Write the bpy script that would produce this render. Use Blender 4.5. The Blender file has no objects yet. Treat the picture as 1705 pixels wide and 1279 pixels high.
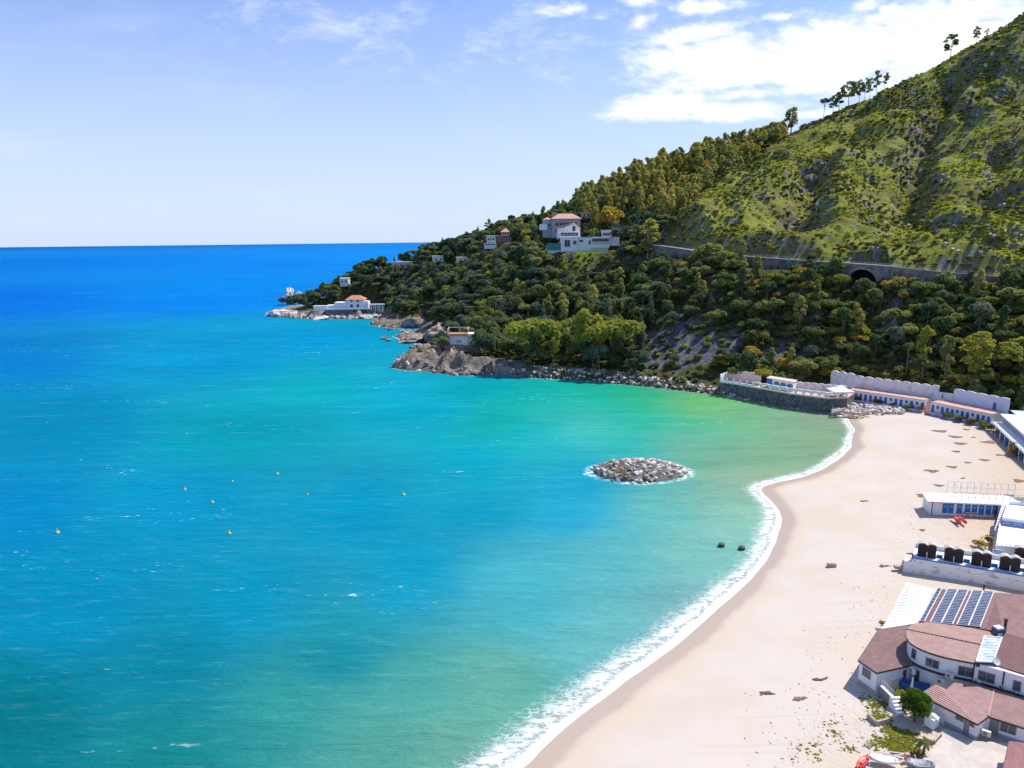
import bpy, bmesh, math, random
import numpy as np
from mathutils import Matrix, Vector
random.seed(7); RNG = np.random.RandomState(11)
S = bpy.context.scene; COL = S.collection
# ------------------------------------------------------------------ camera, world, sun, exposure
CAM_H = 60.0; FPX = 1180.0; PITCH = math.radians(11.5); ROLL = 0.0116
_R0 = np.array([1, 0, 0.]); _U0 = np.array([0, math.sin(PITCH), math.cos(PITCH)]); FW = np.array([0, math.cos(PITCH), -math.sin(PITCH)])
RT = math.cos(ROLL)*_R0 - math.sin(ROLL)*_U0; UP = math.sin(ROLL)*_R0 + math.cos(ROLL)*_U0
cd = bpy.data.cameras.new('camera'); cam = bpy.data.objects.new('camera', cd); COL.objects.link(cam)
cd.sensor_width = 36; cd.lens = 36*FPX/1705; cd.clip_start = 0.5; cd.clip_end = 60000
cam.matrix_world = Matrix(((RT[0], UP[0], -FW[0], 0), (RT[1], UP[1], -FW[1], 0), (RT[2], UP[2], -FW[2], CAM_H), (0, 0, 0, 1)))
S.camera = cam
S.view_settings.view_transform = 'Standard'; S.view_settings.look = 'None'; S.view_settings.gamma = 1; S.view_settings.exposure = 0.19
SUN_EL = 55.0; SUN_AZ = 64.0        # azimuth clockwise from +Y (the view), so the sun stands to the right
W = bpy.data.worlds.new('World'); S.world = W; W.use_nodes = True

def G(px, py, z=0.0):
    d = FW + RT*(px-852.5)/FPX - UP*(py-639.5)/FPX; t = (z-CAM_H)/d[2]
    return np.array([d[0]*t, d[1]*t, z])
def D(px, py, y):
    d = FW + RT*(px-852.5)/FPX - UP*(py-639.5)/FPX; t = y/d[1]
    return np.array([d[0]*t, y, CAM_H + d[2]*t])
def PX(x, y, z):
    v = np.stack([np.asarray(x, float), np.asarray(y, float), np.asarray(z, float)-CAM_H], -1); w = v@FW
    return 852.5 + FPX*(v@RT)/w, 639.5 - FPX*(v@UP)/w
def HT(g, py):
    lo, hi = -30., 200.
    for _ in range(50):
        m = (lo+hi)/2
        if PX(g[0], g[1], m)[1] > py: lo = m
        else: hi = m
    return m
c1 = lambda x, y: (1380+x/3.772, 940+y/3.773)
c2 = lambda x, y: (1480+x/5.329, 760+y/5.329)
c3 = lambda x, y: (1380+x/5.246, 600+y/5.245)
c5 = lambda x, y: (1600+x/7.99, 640+y/7.99)
c6 = lambda x, y: (1500+x/6.429, 1080+y/6.427)
c8 = lambda x, y: (1500+x/7.995, 960+y/7.994)
cT = lambda x, y: (1180+x/6.82, 600+y/6.82)
cV = lambda x, y: (780+x/5.328, 330+y/5.325)
cH = lambda x, y: (420+x/4.2625, 440+y/4.26)

class NT:
    def __init__(s, tree): s.t = tree; s.n = tree.nodes; s.l = tree.links
    def add(s, typ, **kw):
        n = s.n.new(typ)
        for k, v in kw.items():
            if k == 'i':
                for kk, vv in v.items():
                    if isinstance(vv, bpy.types.NodeSocket): s.l.new(vv, n.inputs[kk])
                    else: n.inputs[kk].default_value = vv
            else: setattr(n, k, v)
        return n
    def m(s, op, a, b=None, c=None, clamp=False):
        n = s.n.new('ShaderNodeMath'); n.operation = op; n.use_clamp = clamp
        for i, v in enumerate((a, b, c)):
            if v is None: continue
            if isinstance(v, bpy.types.NodeSocket): s.l.new(v, n.inputs[i])
            else: n.inputs[i].default_value = v
        return n.outputs[0]
    def mix(s, f, a, b, blend='MIX'):
        n = s.n.new('ShaderNodeMix'); n.data_type = 'RGBA'; n.blend_type = blend
        for sock, v in ((n.inputs[0], f), (n.inputs[6], a), (n.inputs[7], b)):
            if isinstance(v, bpy.types.NodeSocket): s.l.new(v, sock)
            elif np.isscalar(v): sock.default_value = v
            else: sock.default_value = (v[0], v[1], v[2], 1)
        return n.outputs[2]
    def noise(s, vec, scale, detail=4, rough=0.55, dist=0.0, out=0):
        n = s.add('ShaderNodeTexNoise', i={'Scale': scale, 'Detail': detail, 'Roughness': rough, 'Distortion': dist})
        if vec is not None: s.l.new(vec, n.inputs['Vector'])
        return n.outputs[out]
    def rng(s, v, a, b, c=0.0, d=1.0, smooth=True):
        n = s.n.new('ShaderNodeMapRange'); n.interpolation_type = 'SMOOTHSTEP' if smooth else 'LINEAR'
        s.l.new(v, n.inputs[0])
        for k, x in zip((1, 2, 3, 4), (a, b, c, d)): n.inputs[k].default_value = x
        return n.outputs[0]
    def mapping(s, vec, loc=(0, 0, 0), rot=(0, 0, 0), scale=(1, 1, 1)):
        n = s.add('ShaderNodeMapping'); s.l.new(vec, n.inputs[0])
        n.inputs[1].default_value = loc; n.inputs[2].default_value = rot; n.inputs[3].default_value = scale
        return n.outputs[0]

def build_world():
    t = NT(W.node_tree); t.n.clear()
    out = t.add('ShaderNodeOutputWorld'); bg = t.add('ShaderNodeBackground', i={'Strength': 0.14})
    sky = t.add('ShaderNodeTexSky', sky_type='NISHITA'); sky.sun_disc = False
    sky.sun_elevation = math.radians(SUN_EL); sky.sun_rotation = math.radians(SUN_AZ)
    sky.air_density = 1.0; sky.dust_density = 0.6; sky.ozone_density = 2.0; sky.altitude = 60
    tc = t.add('ShaderNodeTexCoord'); sp = t.add('ShaderNodeSeparateXYZ'); t.l.new(tc.outputs['Generated'], sp.inputs[0])
    yy = t.m('MAXIMUM', sp.outputs[1], 0.02)
    u = t.m('DIVIDE', sp.outputs[0], yy); v = t.m('DIVIDE', sp.outputs[2], yy)
    cmb = t.add('ShaderNodeCombineXYZ'); t.l.new(u, cmb.inputs[0]); t.l.new(v, cmb.inputs[1])
    # cloud banks at their own bearing and elevation: (x, y, half width, half height, tilt, strength)
    banks = [(1240, 100, 175, 40, .02, 1), (1420, 88, 200, 58, .05, 1.15), (1560, 75, 190, 70, .10, 1.2), (1165, 90, 120, 20, .06, .9), (1150, 60, 70, 14, .12, .8), (1165, 135, 75, 24, .15, .9), (1110, 168, 85, 16, .1, .8),
             (1085, 187, 75, 15, .02, .95), (1245, 184, 95, 15, .02, 1), (1250, 156, 58, 8, .02, .8), (1350, 190, 60, 8, .0, .7), (1330, 150, 60, 8, 0, .6), (945, 18, 34, 9, .05, .5), (1003, 28, 30, 11, 0, .4),
             (1068, 37, 22, 9, .2, .6), (1076, 2, 38, 7, 0, .6), (1146, 12, 24, 10, 0, .6), (1185, 11, 34, 9, .1, .6), (1231, 5, 28, 9, 0, .6), (1440, 12, 22, 11, .1, .8), (1487, 15, 26, 8, 0, .7), (1295, 28, 22, 6, 0, .6)]
    wisps = [(570, 42, 140, 30, -.1, .34), (480, 48, 90, 14, 0, .2), (1000, 60, 140, 30, 0, .12)]
    nz = t.noise(t.mapping(cmb.outputs[0], scale=(1, 2.1, 1)), 13, 7, 0.62, 0.35)
    nz2 = t.noise(t.mapping(cmb.outputs[0], scale=(1, 2.6, 1)), 48, 5, 0.65)
    def field(lst):
        acc = None
        for (x, y, a, b, tl, st) in lst:
            d = FW + RT*(x-852.5)/FPX - UP*(y-639.5)/FPX; cu, cv = d[0]/d[1], d[2]/d[1]
            du = t.m('SUBTRACT', u, cu); dv = t.m('SUBTRACT', t.m('SUBTRACT', v, cv), t.m('MULTIPLY', du, tl))
            k = FPX*0.93
            e = t.m('ADD', t.m('POWER', t.m('ABSOLUTE', t.m('MULTIPLY', du, k/a)), 2), t.m('POWER', t.m('ABSOLUTE', t.m('MULTIPLY', dv, k/b)), 2))
            f = t.m('MULTIPLY', t.m('SUBTRACT', 1.0, t.m('SQRT', e)), st)
            f = t.m('MAXIMUM', f, -1.5)
            acc = f if acc is None else t.m('MAXIMUM', acc, f)
        return acc
    nn = t.m('ADD', t.m('MULTIPLY', t.m('SUBTRACT', nz, .5), 2.1), t.m('MULTIPLY', t.m('SUBTRACT', nz2, .5), .9))
    f = t.m('ADD', field(banks), nn)
    c = t.rng(f, -0.30, 0.80, 0, 0.96)
    wf = t.m('MULTIPLY', t.rng(t.m('ADD', field(wisps), nn), -0.2, 1.0), .5)
    hz = t.m('MULTIPLY', t.rng(t.noise(t.mapping(cmb.outputs[0], scale=(1, 4, 1)), 3.2, 5, .6), .5, .8), .12)
    c = t.m('MAXIMUM', t.m('MAXIMUM', c, wf), hz)
    c = t.m('MULTIPLY', c, t.rng(v, 0.0, 0.05))
    grade = t.mix(1.0, sky.outputs[0], (0.69, 0.82, 1.17), 'MULTIPLY')
    # a little more blue overhead, pale band of air near the sea horizon
    el = t.m('DIVIDE', sp.outputs[2], 1.0)
    grade = t.mix(t.rng(el, 0.0, 0.36, 0.82, 0.12), grade, (4.5, 5.2, 6.8))
    cloud = t.mix(t.rng(nz, .3, .6), (6.6, 6.8, 7.2), (8.0, 8.0, 8.1))
    skyc = t.mix(c, grade, cloud)
    t.l.new(skyc, bg.inputs[0]); t.l.new(bg.outputs[0], out.inputs[0])
build_world()
sd = bpy.data.lights.new('sun', 'SUN'); sun = bpy.data.objects.new('sun', sd); COL.objects.link(sun)
sd.energy = 5.0; sd.angle = math.radians(0.5); sd.color = (1.0, 0.955, 0.88)
_e, _a = math.radians(SUN_EL), math.radians(SUN_AZ)
SUNV = Vector((math.sin(_a)*math.cos(_e), math.cos(_a)*math.cos(_e), math.sin(_e)))
sun.rotation_euler = SUNV.to_track_quat('Z', 'Y').to_euler(); sun.location = (200, 100, 300)

# ------------------------------------------------------------------ noise and materials
def vnoise(x, y, seed=0):
    xi = np.floor(x).astype(np.int64); yi = np.floor(y).astype(np.int64); fx = x-xi; fy = y-yi
    fx = fx*fx*(3-2*fx); fy = fy*fy*(3-2*fy)
    def h(a, b):
        n = (a*374761393 + b*668265263 + seed*1442695041) & 0x7fffffff
        n = ((n ^ (n >> 13))*1274126177) & 0x7fffffff
        return ((n ^ (n >> 16)) & 0xffff)/65535.0
    return (h(xi, yi)*(1-fx)+h(xi+1, yi)*fx)*(1-fy)+(h(xi, yi+1)*(1-fx)+h(xi+1, yi+1)*fx)*fy
def fbm(x, y, sc, oct=4, seed=0, ridge=False):
    s = 0; a = 1; tot = 0; x = np.asarray(x, float)/sc; y = np.asarray(y, float)/sc
    for o in range(oct):
        n = vnoise(x, y, seed+o*17)
        if ridge: n = 1-np.abs(2*n-1)
        s = s + a*n; tot += a; a *= .5; x = x*2.03+5.1; y = y*2.03+9.7
    return s/tot
def ss(a, b, x):
    t = np.clip((x-a)/(b-a), 0, 1); return t*t*(3-2*t)

MATS = {}
def pmat(name, col, rough=0.8, col2=None, scale=1.0, amt=1.0, bump=0.0, bscale=None, metal=0.0, coord='world', spec=0.5, rand=0.0, lo=.35, hi=.65, stretch=None, detail=5):
    if name in MATS: return MATS[name]
    m = bpy.data.materials.new(name); m.use_nodes = True; t = NT(m.node_tree); b = t.n['Principled BSDF']
    if coord == 'world': vec = t.add('ShaderNodeNewGeometry').outputs['Position']
    else: vec = t.add('ShaderNodeTexCoord').outputs['Object']
    if stretch: vec = t.mapping(vec, scale=stretch)
    c2_ = col2 if col2 else tuple(x*.8 for x in col)
    c = t.mix(t.m('MULTIPLY', t.rng(t.noise(vec, scale, detail, .6), lo, hi), amt), col, c2_)
    if rand:
        r = t.add('ShaderNodeObjectInfo').outputs['Random']
        hs = t.add('ShaderNodeHueSaturation'); t.l.new(c, hs.inputs['Color']); t.l.new(t.m('ADD', t.m('MULTIPLY', r, rand*2), 1-rand), hs.inputs['Value']); c = hs.outputs[0]
    t.l.new(c, b.inputs['Base Color'])
    b.inputs['Roughness'].default_value = rough; b.inputs['Metallic'].default_value = metal; b.inputs['Specular IOR Level'].default_value = spec
    if bump:
        bn = t.add('ShaderNodeBump', i={'Strength': 1.0, 'Distance': bump}); t.l.new(t.noise(vec, bscale or scale*3, 5, .6), bn.inputs['Height']); t.l.new(bn.outputs[0], b.inputs['Normal'])
    MATS[name] = m; return m
def roofmat(name, col, ang, pitch=0.35, col2=None, depth=.05, pale=(.5, .42, .4), pamt=.5):
    if name in MATS: return MATS[name]
    m = bpy.data.materials.new(name); m.use_nodes = True; t = NT(m.node_tree); b = t.n['Principled BSDF']
    pos = t.add('ShaderNodeNewGeometry').outputs['Position']
    v = t.mapping(pos, rot=(0, 0, -ang)); sp = t.add('ShaderNodeSeparateXYZ'); t.l.new(v, sp.inputs[0])
    w = t.m('SINE', t.m('MULTIPLY', sp.outputs[0], 2*math.pi/pitch)); w01 = t.m('ADD', t.m('MULTIPLY', w, .5), .5)
    rows = t.m('FRACT', t.m('MULTIPLY', sp.outputs[1], 1/.9)); 
    c = t.mix(t.rng(t.noise(pos, 1.1, 5, .6), .35, .65), col, col2 or tuple(x*.75 for x in col))
    c = t.mix(t.m('MULTIPLY', t.rng(t.noise(t.mapping(v, scale=(.5, 3, 1)), 1.3, 6, .7), .56, .75), pamt), c, pale)
    c = t.mix(t.m('MULTIPLY', t.rng(w01, 0.0, .45, 1, 0), .28), c, tuple(x*.45 for x in col))
    c = t.mix(t.m('MULTIPLY', t.rng(rows, 0.0, .12, 1, 0), .3), c, tuple(x*.5 for x in col))
    t.l.new(c, b.inputs['Base Color']); b.inputs['Roughness'].default_value = .75
    bn = t.add('ShaderNodeBump', i={'Strength': 1.0, 'Distance': depth}); t.l.new(w01, bn.inputs['Height']); t.l.new(bn.outputs[0], b.inputs['Normal'])
    MATS[name] = m; return m
def leafmat(name, a, b_, c_, trans=.5):
    a, b_, c_ = (tuple(min(.6, x*1.7) for x in q) for q in (a, b_, c_))
    m = bpy.data.materials.new(name); m.use_nodes = True; t = NT(m.node_tree); t.n.remove(t.n['Principled BSDF']); out = t.n['Material Output']
    oi = t.add('ShaderNodeObjectInfo').outputs['Random']; at = t.add('ShaderNodeAttribute', attribute_name='tint').outputs['Fac']
    cr = t.add('ShaderNodeValToRGB'); cr.color_ramp.elements[0].color = (*a, 1); cr.color_ramp.elements[1].color = (*c_, 1)
    e = cr.color_ramp.elements.new(.5); e.color = (*b_, 1)
    t.l.new(t.m('ADD', t.m('MULTIPLY', oi, .62), t.m('MULTIPLY', at, .38)), cr.inputs[0])
    d = t.add('ShaderNodeBsdfDiffuse'); tr = t.add('ShaderNodeBsdfTranslucent')
    t.l.new(cr.outputs[0], d.inputs[0]); hs = t.add('ShaderNodeHueSaturation', i={'Value': 1.15, 'Saturation': 1.1}); t.l.new(cr.outputs[0], hs.inputs['Color']); t.l.new(hs.outputs[0], tr.inputs[0])
    mx = t.add('ShaderNodeMixShader', i={0: trans}); t.l.new(d.outputs[0], mx.inputs[1]); t.l.new(tr.outputs[0], mx.inputs[2]); t.l.new(mx.outputs[0], out.inputs[0])
    MATS[name] = m; return m

white = pmat('white_plaster', (.80, .79, .78), .7, (.62, .61, .60), .9, .7, lo=.5, hi=.8)
whitec = pmat('clean_white', (.82, .82, .82), .6, (.74, .74, .74), 1.5, .6)
oldwhite = pmat('weathered_plaster', (.70, .69, .70), .8, (.42, .41, .45), .55, .9, bump=.05, lo=.48, hi=.72)
stain = pmat('stained_white', (.74, .73, .72), .8, (.30, .30, .32), .7, .9, lo=.52, hi=.68, stretch=(1, 1, 2.0))
bluep = pmat('blue_paint', (.012, .13, .44), .5, (.02, .20, .52), 2, .6)
blued = pmat('blue_door_paint', (.012, .10, .36), .5, (.02, .17, .46), 3, .8)
navy = pmat('dark_blue', (.02, .05, .16), .6)
glass = pmat('window_glass', (.05, .06, .075), .12, (.09, .10, .12), 2, 1, spec=.6)
frame = pmat('grey_frame', (.33, .32, .31), .5)
brownd = pmat('dark_trim', (.05, .025, .025), .6)
stone = pmat('dark_stone', (.17, .165, .165), .9, (.07, .07, .08), .8, 1, bump=.25, bscale=1.6)
stonel = pmat('masonry', (.24, .225, .205), .9, (.11, .105, .105), .35, 1, bump=.2, bscale=1.2)
terra = pmat('terracotta', (.62, .27, .15), .8, (.46, .20, .12), .8, .8)
pinkf = pmat('salmon_paving', (.62, .36, .28), .85, (.46, .27, .22), .5, .9)
metal = pmat('galvanised', (.45, .45, .47), .45, metal=.3)
wood = pmat('weathered_wood', (.22, .16, .11), .85, (.12, .09, .07), 2, 1)
bark = pmat('bark', (.20, .155, .12), .9, (.10, .08, .065), 2, 1, coord='object')
barkpale = pmat('pale_bark', (.38, .32, .26), .9, (.2, .16, .13), 2, 1, coord='object')
rockm = pmat('boulder_rock', (.64, .57, .50), .9, (.36, .31, .27), 1.1, 1, bump=.15, bscale=2.2, coord='object', rand=.4)
rockb = pmat('brown_rock', (.44, .34, .26), .9, (.15, .11, .09), .35, 1, bump=.5, bscale=1.2, coord='world')
rockd = pmat('dark_rock', (.24, .21, .19), .9, (.09, .08, .08), .8, 1, bump=.2, bscale=2, coord='object', rand=.35)
rocky = pmat('yellow_rock', (.50, .33, .07), .9, (.28, .20, .10), 1.1, 1, bump=.12, bscale=2, coord='object', rand=.2)
leaf_oak = leafmat('leaf_oak', (.032, .052, .026), (.080, .108, .045), (.17, .19, .065))
leaf_pine = leafmat('leaf_pine', (.034, .056, .042), (.072, .10, .066), (.15, .175, .10))
leaf_euc = leafmat('leaf_eucalyptus', (.15, .155, .055), (.24, .23, .07), (.34, .29, .08))
leaf_lime = leafmat('leaf_lime', (.11, .125, .03), (.18, .19, .04), (.27, .25, .05))
leaf_gold = leafmat('leaf_gold', (.17, .14, .04), (.28, .21, .045), (.34, .20, .05))
leaf_scrub = leafmat('leaf_scrub', (.06, .075, .032), (.13, .145, .05), (.24, .23, .08))
leaf_grass = leafmat('leaf_grass', (.19, .205, .025), (.26, .27, .035), (.34, .31, .05))
leaf_dry = leafmat('leaf_dry', (.10, .075, .04), (.16, .11, .05), (.14, .13, .04))

# ------------------------------------------------------------------ object helpers
def tag(o, label=None, cat=None, group=None, kind=None):
    if label: o['label'] = label
    if cat: o['category'] = cat
    if group: o['group'] = group
    if kind: o['kind'] = kind
    return o
def empty(name, loc, label, cat, group=None, rz=0):
    o = bpy.data.objects.new(name, None); o.empty_display_size = .5; o.location = tuple(float(v) for v in loc); o.rotation_euler = (0, 0, rz); COL.objects.link(o)
    return tag(o, label, cat, group)
def wloc(o):
    p = np.zeros(3)
    while o is not None: p += np.array(o.location); o = o.parent
    return p
class MB:
    def __init__(s): s.v = []; s.f = []; s.mi = []
    def add(s, vs, fs, mi=0):
        b = len(s.v); s.v += [tuple(map(float, p)) for p in vs]; s.f += [tuple(b+i for i in f) for f in fs]; s.mi += [mi]*len(fs); return s
    def prism(s, poly, z0, z1, mi=0):
        n = len(poly); z0 = [z0]*n if np.isscalar(z0) else z0; z1 = [z1]*n if np.isscalar(z1) else z1
        a = sum(poly[i][0]*poly[(i+1) % n][1]-poly[(i+1) % n][0]*poly[i][1] for i in range(n))
        idx = list(range(n)) if a > 0 else list(range(n))[::-1]
        vs = [(poly[i][0], poly[i][1], z0[i]) for i in idx]+[(poly[i][0], poly[i][1], z1[i]) for i in idx]
        fs = [tuple(range(n))[::-1], tuple(range(n, 2*n))]+[(i, (i+1) % n, n+(i+1) % n, n+i) for i in range(n)]
        return s.add(vs, fs, mi)
    def box(s, c, sz, rz=0, mi=0):
        x, y, z = c; a, b, h = sz[0]/2, sz[1]/2, sz[2]; co, si = math.cos(rz), math.sin(rz)
        return s.prism([(x+u*co-v*si, y+u*si+v*co) for u, v in ((-a, -b), (a, -b), (a, b), (-a, b))], z, z+h, mi)
    def bar(s, p, q, w, h=None, mi=0):     # a rectangular bar between two points
        p = Vector(p); q = Vector(q); d = (q-p).normalized(); h = h or w
        u = d.cross(Vector((0, 0, 1))); u = Vector((1, 0, 0)) if u.length < 1e-3 else u.normalized(); v = u.cross(d)
        vs = [tuple(b+u*(i*w/2)+v*(j*h/2)) for b in (p, q) for i, j in ((-1, -1), (1, -1), (1, 1), (-1, 1))]
        return s.add(vs, [(0, 1, 2, 3), (7, 6, 5, 4), (0, 4, 5, 1), (1, 5, 6, 2), (2, 6, 7, 3), (3, 7, 4, 0)], mi)
    def tube(s, pts, rs, n=8, mi=0, cap=True):
        pts = [Vector(tuple(map(float, p))) for p in pts]; vs = []
        for i, p in enumerate(pts):
            d = (pts[min(i+1, len(pts)-1)]-pts[max(i-1, 0)]).normalized()
            u = d.cross(Vector((0, 1, 0.03))); u = Vector((1, 0, 0)) if u.length < 1e-3 else u.normalized(); v = u.cross(d)
            for k in range(n):
                a = 2*math.pi*k/n; vs.append(tuple(p+(u*math.cos(a)+v*math.sin(a))*rs[i]))
        fs = [(i*n+k, i*n+(k+1) % n, (i+1)*n+(k+1) % n, (i+1)*n+k) for i in range(len(pts)-1) for k in range(n)]
        if cap: fs += [tuple(range(n))[::-1], tuple(range((len(pts)-1)*n, len(pts)*n))]
        return s.add(vs, fs, mi)
    def profile(s, p, q, th, us, zb, zt, mi=0):   # wall whose bottom and top follow curves; us are 0..1 along p->q
        p = np.array(p[:2], float); q = np.array(q[:2], float); d = (q-p)/np.linalg.norm(q-p); nn = np.array([-d[1], d[0]])*th/2
        vs = []
        for u, b, t_ in zip(us, zb, zt):
            c = p+(q-p)*u
            vs += [(*(c-nn), b), (*(c-nn), t_), (*(c+nn), t_), (*(c+nn), b)]
        fs = []; n = len(us)
        for i in range(n-1):
            a = 4*i; b = a+4; fs += [(a, b, b+1, a+1), (a+1, b+1, b+2, a+2), (a+2, b+2, b+3, a+3), (a+3, b+3, b, a)]
        fs += [(0, 1, 2, 3), (4*n-1, 4*n-2, 4*n-3, 4*n-4)]
        return s.add(vs, fs, mi)
    def build(s, name, mats, parent=None, origin=None, smooth=False, fixn=True):
        me = bpy.data.meshes.new(name); v = np.array(s.v, float)
        if parent is not None: org = wloc(parent)
        elif origin is not None: org = np.array(origin, float)
        else: org = np.array([v[:, 0].mean(), v[:, 1].mean(), v[:, 2].min()])
        me.from_pydata((v-org).tolist(), [], s.f)
        for m in (mats if isinstance(mats, (list, tuple)) else [mats]): me.materials.append(m)
        me.polygons.foreach_set('material_index', s.mi)
        if fixn:
            bm = bmesh.new(); bm.from_mesh(me); bmesh.ops.recalc_face_normals(bm, faces=bm.faces); bm.to_mesh(me); bm.free()
        if smooth: me.polygons.foreach_set('use_smooth', [True]*len(me.polygons))
        o = bpy.data.objects.new(name, me); COL.objects.link(o)
        if parent is not None: o.parent = parent
        else: o.location = tuple(org)
        return o
def npmesh(name, V, Fq, mats, mi=None, smooth=False, attrs=None, parent=None):
    me = bpy.data.meshes.new(name); V = np.asarray(V, np.float32); Fq = np.asarray(Fq, np.int32); n = len(Fq); k = Fq.shape[1]
    me.vertices.add(len(V)); me.vertices.foreach_set('co', V.ravel()); me.loops.add(n*k); me.loops.foreach_set('vertex_index', Fq.ravel())
    me.polygons.add(n); me.polygons.foreach_set('loop_start', np.arange(0, n*k, k, dtype=np.int32)); me.polygons.foreach_set('loop_total', np.full(n, k, np.int32))
    for m in mats: me.materials.append(m)
    if mi is not None: me.polygons.foreach_set('material_index', np.asarray(mi, np.int32))
    me.polygons.foreach_set('use_smooth', np.full(n, smooth))
    me.update(calc_edges=True); me.validate()
    for an, (ty, arr) in (attrs or {}).items():
        a = me.attributes.new(an, ty, 'POINT')
        if ty == 'FLOAT': a.data.foreach_set('value', np.asarray(arr, np.float32).ravel())
        else: a.data.foreach_set('color', np.asarray(arr, np.float32).ravel())
    o = bpy.data.objects.new(name, me); COL.objects.link(o)
    if parent is not None: o.parent = parent
    return o
def copy_thing(root, loc, rz=0, sc=1.0, label=None, group=None, rand=None):
    r = root.copy(); COL.objects.link(r); r.location = tuple(float(v) for v in loc); r.rotation_euler = (0, 0, rz); r.scale = (sc,)*3 if np.isscalar(sc) else sc
    if label: r['label'] = label
    if group: r['group'] = group
    for ch in root.children:
        c = ch.copy(); COL.objects.link(c); c.parent = r
        for g2 in ch.children:
            d = g2.copy(); COL.objects.link(d); d.parent = c
    return r
def window(root, p, q, s0, s1, z0, z1, name='window', fm=None, pm=None, split=2, out=1, label=None):
    # set in the wall p->q (its outside on the left of p->q when out=1); s0, s1 in metres along the wall
    p = np.array(p[:2], float); q = np.array(q[:2], float); d = (q-p)/np.linalg.norm(q-p); n = np.array([d[1], -d[0]])*out
    def bx(a, b, za, zb, o0, o1, mb):
        pts = [p+d*a+n*o0, p+d*b+n*o0, p+d*b+n*o1, p+d*a+n*o1]; mb.prism(pts, za, zb)
    f = MB(); w = min(.09, (s1-s0)*.12)
    bx(s0, s0+w, z0, z1, -.05, .07, f); bx(s1-w, s1, z0, z1, -.05, .07, f); bx(s0+w, s1-w, z0, z0+w, -.05, .068, f); bx(s0+w, s1-w, z1-w, z1, -.05, .068, f)
    for k in range(1, split):
        c = s0+(s1-s0)*k/split; bx(c-w*.4, c+w*.4, z0+w, z1-w, -.05, .06, f)
    fo = f.build(name, fm or frame, root)
    g = MB(); bx(s0+w*.5, s1-w*.5, z0+w*.5, z1-w*.5, -.04, .025, g); g.build('pane', pm or glass, fo)
    if label: fo['label'] = label
    return fo
def door(root, p, q, s0, s1, z0, z1, m=None, out=1, label=None, handle=False):
    p = np.array(p[:2], float); q = np.array(q[:2], float); d = (q-p)/np.linalg.norm(q-p); n = np.array([d[1], -d[0]])*out
    f = MB(); f.prism([p+d*s0-n*.05, p+d*s1-n*.05, p+d*s1+n*.05, p+d*s0+n*.05], z0, z1)
    o = f.build('door', m or blued, root)
    if handle:
        h = MB(); h.box((*(p+d*(s1-.12)+n*.09), z0+1.0), (.06, .08, .14)); h.build('handle', metal, o)
    if label: o['label'] = label
    return o
def ordinal(n):
    w = ['first', 'second', 'third', 'fourth', 'fifth', 'sixth', 'seventh', 'eighth', 'ninth', 'tenth', 'eleventh', 'twelfth']
    if n <= 12: return w[n-1]
    return '%d%s' % (n, 'th' if 10 <= n % 100 <= 20 else {1: 'st', 2: 'nd', 3: 'rd'}.get(n % 10, 'th'))
# ------------------------------------------------------------------ coast, relief, sea
coast_px = [(894, 1273), (940, 1215), (976, 1183), (1024, 1144), (1075, 1104), (1134, 1065), (1169, 1041), (1212, 1006), (1251, 967), (1275, 935), (1291, 905), (1299, 870), (1293, 845), (1278, 823), (1259, 812),
            (1300, 804), (1340, 795), (1380, 776), (1408, 752), (1420, 730), (1422, 712), (1412, 696), (1395, 688), (1370, 686), (1330, 680), (1290, 673), (1240, 664), (1190, 657), (1130, 650), (1060, 642), (1000, 637),
            (940, 632), (880, 629), (860, 625), (830, 621), (805, 626), (760, 625), (735, 622), (700, 618), (675, 617), (652, 612), (668, 602), (683, 596), (675, 588), (690, 580), (712, 580), (735, 579),
            (745, 572), (730, 568), (700, 569), (672, 567), (655, 561), (672, 556), (700, 556), (725, 549), (718, 543), (690, 546), (655, 547), (634, 545), (615, 540), (640, 534), (668, 531), (640, 529),
            (600, 531), (560, 531), (515, 531), (480, 529), (443, 526), (447, 519), (475, 513), (500, 508)]
CO = np.array([G(a, b)[:2] for a, b in coast_px])
def _rag(P, n0):
    out = []
    for i in range(len(P)-1):
        L = np.linalg.norm(P[i+1]-P[i]); k = max(1, int(L/2.5)) if i < n0 else 1
        for j in range(k): out.append(P[i]+(P[i+1]-P[i])*j/k)
    return np.array(out+[P[-1]])
_c = CO[:23]
def _smooth(P, it=3):
    for _ in range(it):
        q = P.copy(); q[1:-1] = P[1:-1]*.5+(P[:-2]+P[2:])*.25; P = q
    return P
_bl = _smooth(_rag(_c, 99), 2); _nn = np.stack([np.gradient(_bl[:, 1]), -np.gradient(_bl[:, 0])], 1); _nn /= np.linalg.norm(_nn, axis=1)[:, None]+1e-9
_s = np.arange(len(_bl))*2.5; _bl = _bl+_nn*((fbm(_s, _s*0, 13, 3, 201)-.5)*2.6)[:, None]
CO_SHORE = CO.copy(); CO = np.vstack([_bl, CO[23:]]); NB = len(_bl)
LAND = np.vstack([[[-60, 10]], [[-34, 34]], [[-12, 57]], CO, [[-195, 668], [-150, 700], [-80, 730], [0, 800], [120, 860], [560, 880], [560, 10]]])
BEACHLINE = np.vstack([[[-60, 10]], [[-34, 34]], [[-12, 57]], _bl])
def segdist(X, Y, P, closed=True):
    d = np.full(X.shape, 1e9)
    n = len(P)
    for i in range(n if closed else n-1):
        a = P[i]; b = P[(i+1) % n]; ab = b-a; L = ab@ab+1e-9
        t = np.clip(((X-a[0])*ab[0]+(Y-a[1])*ab[1])/L, 0, 1)
        d = np.minimum(d, np.hypot(X-a[0]-t*ab[0], Y-a[1]-t*ab[1]))
    return d
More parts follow.
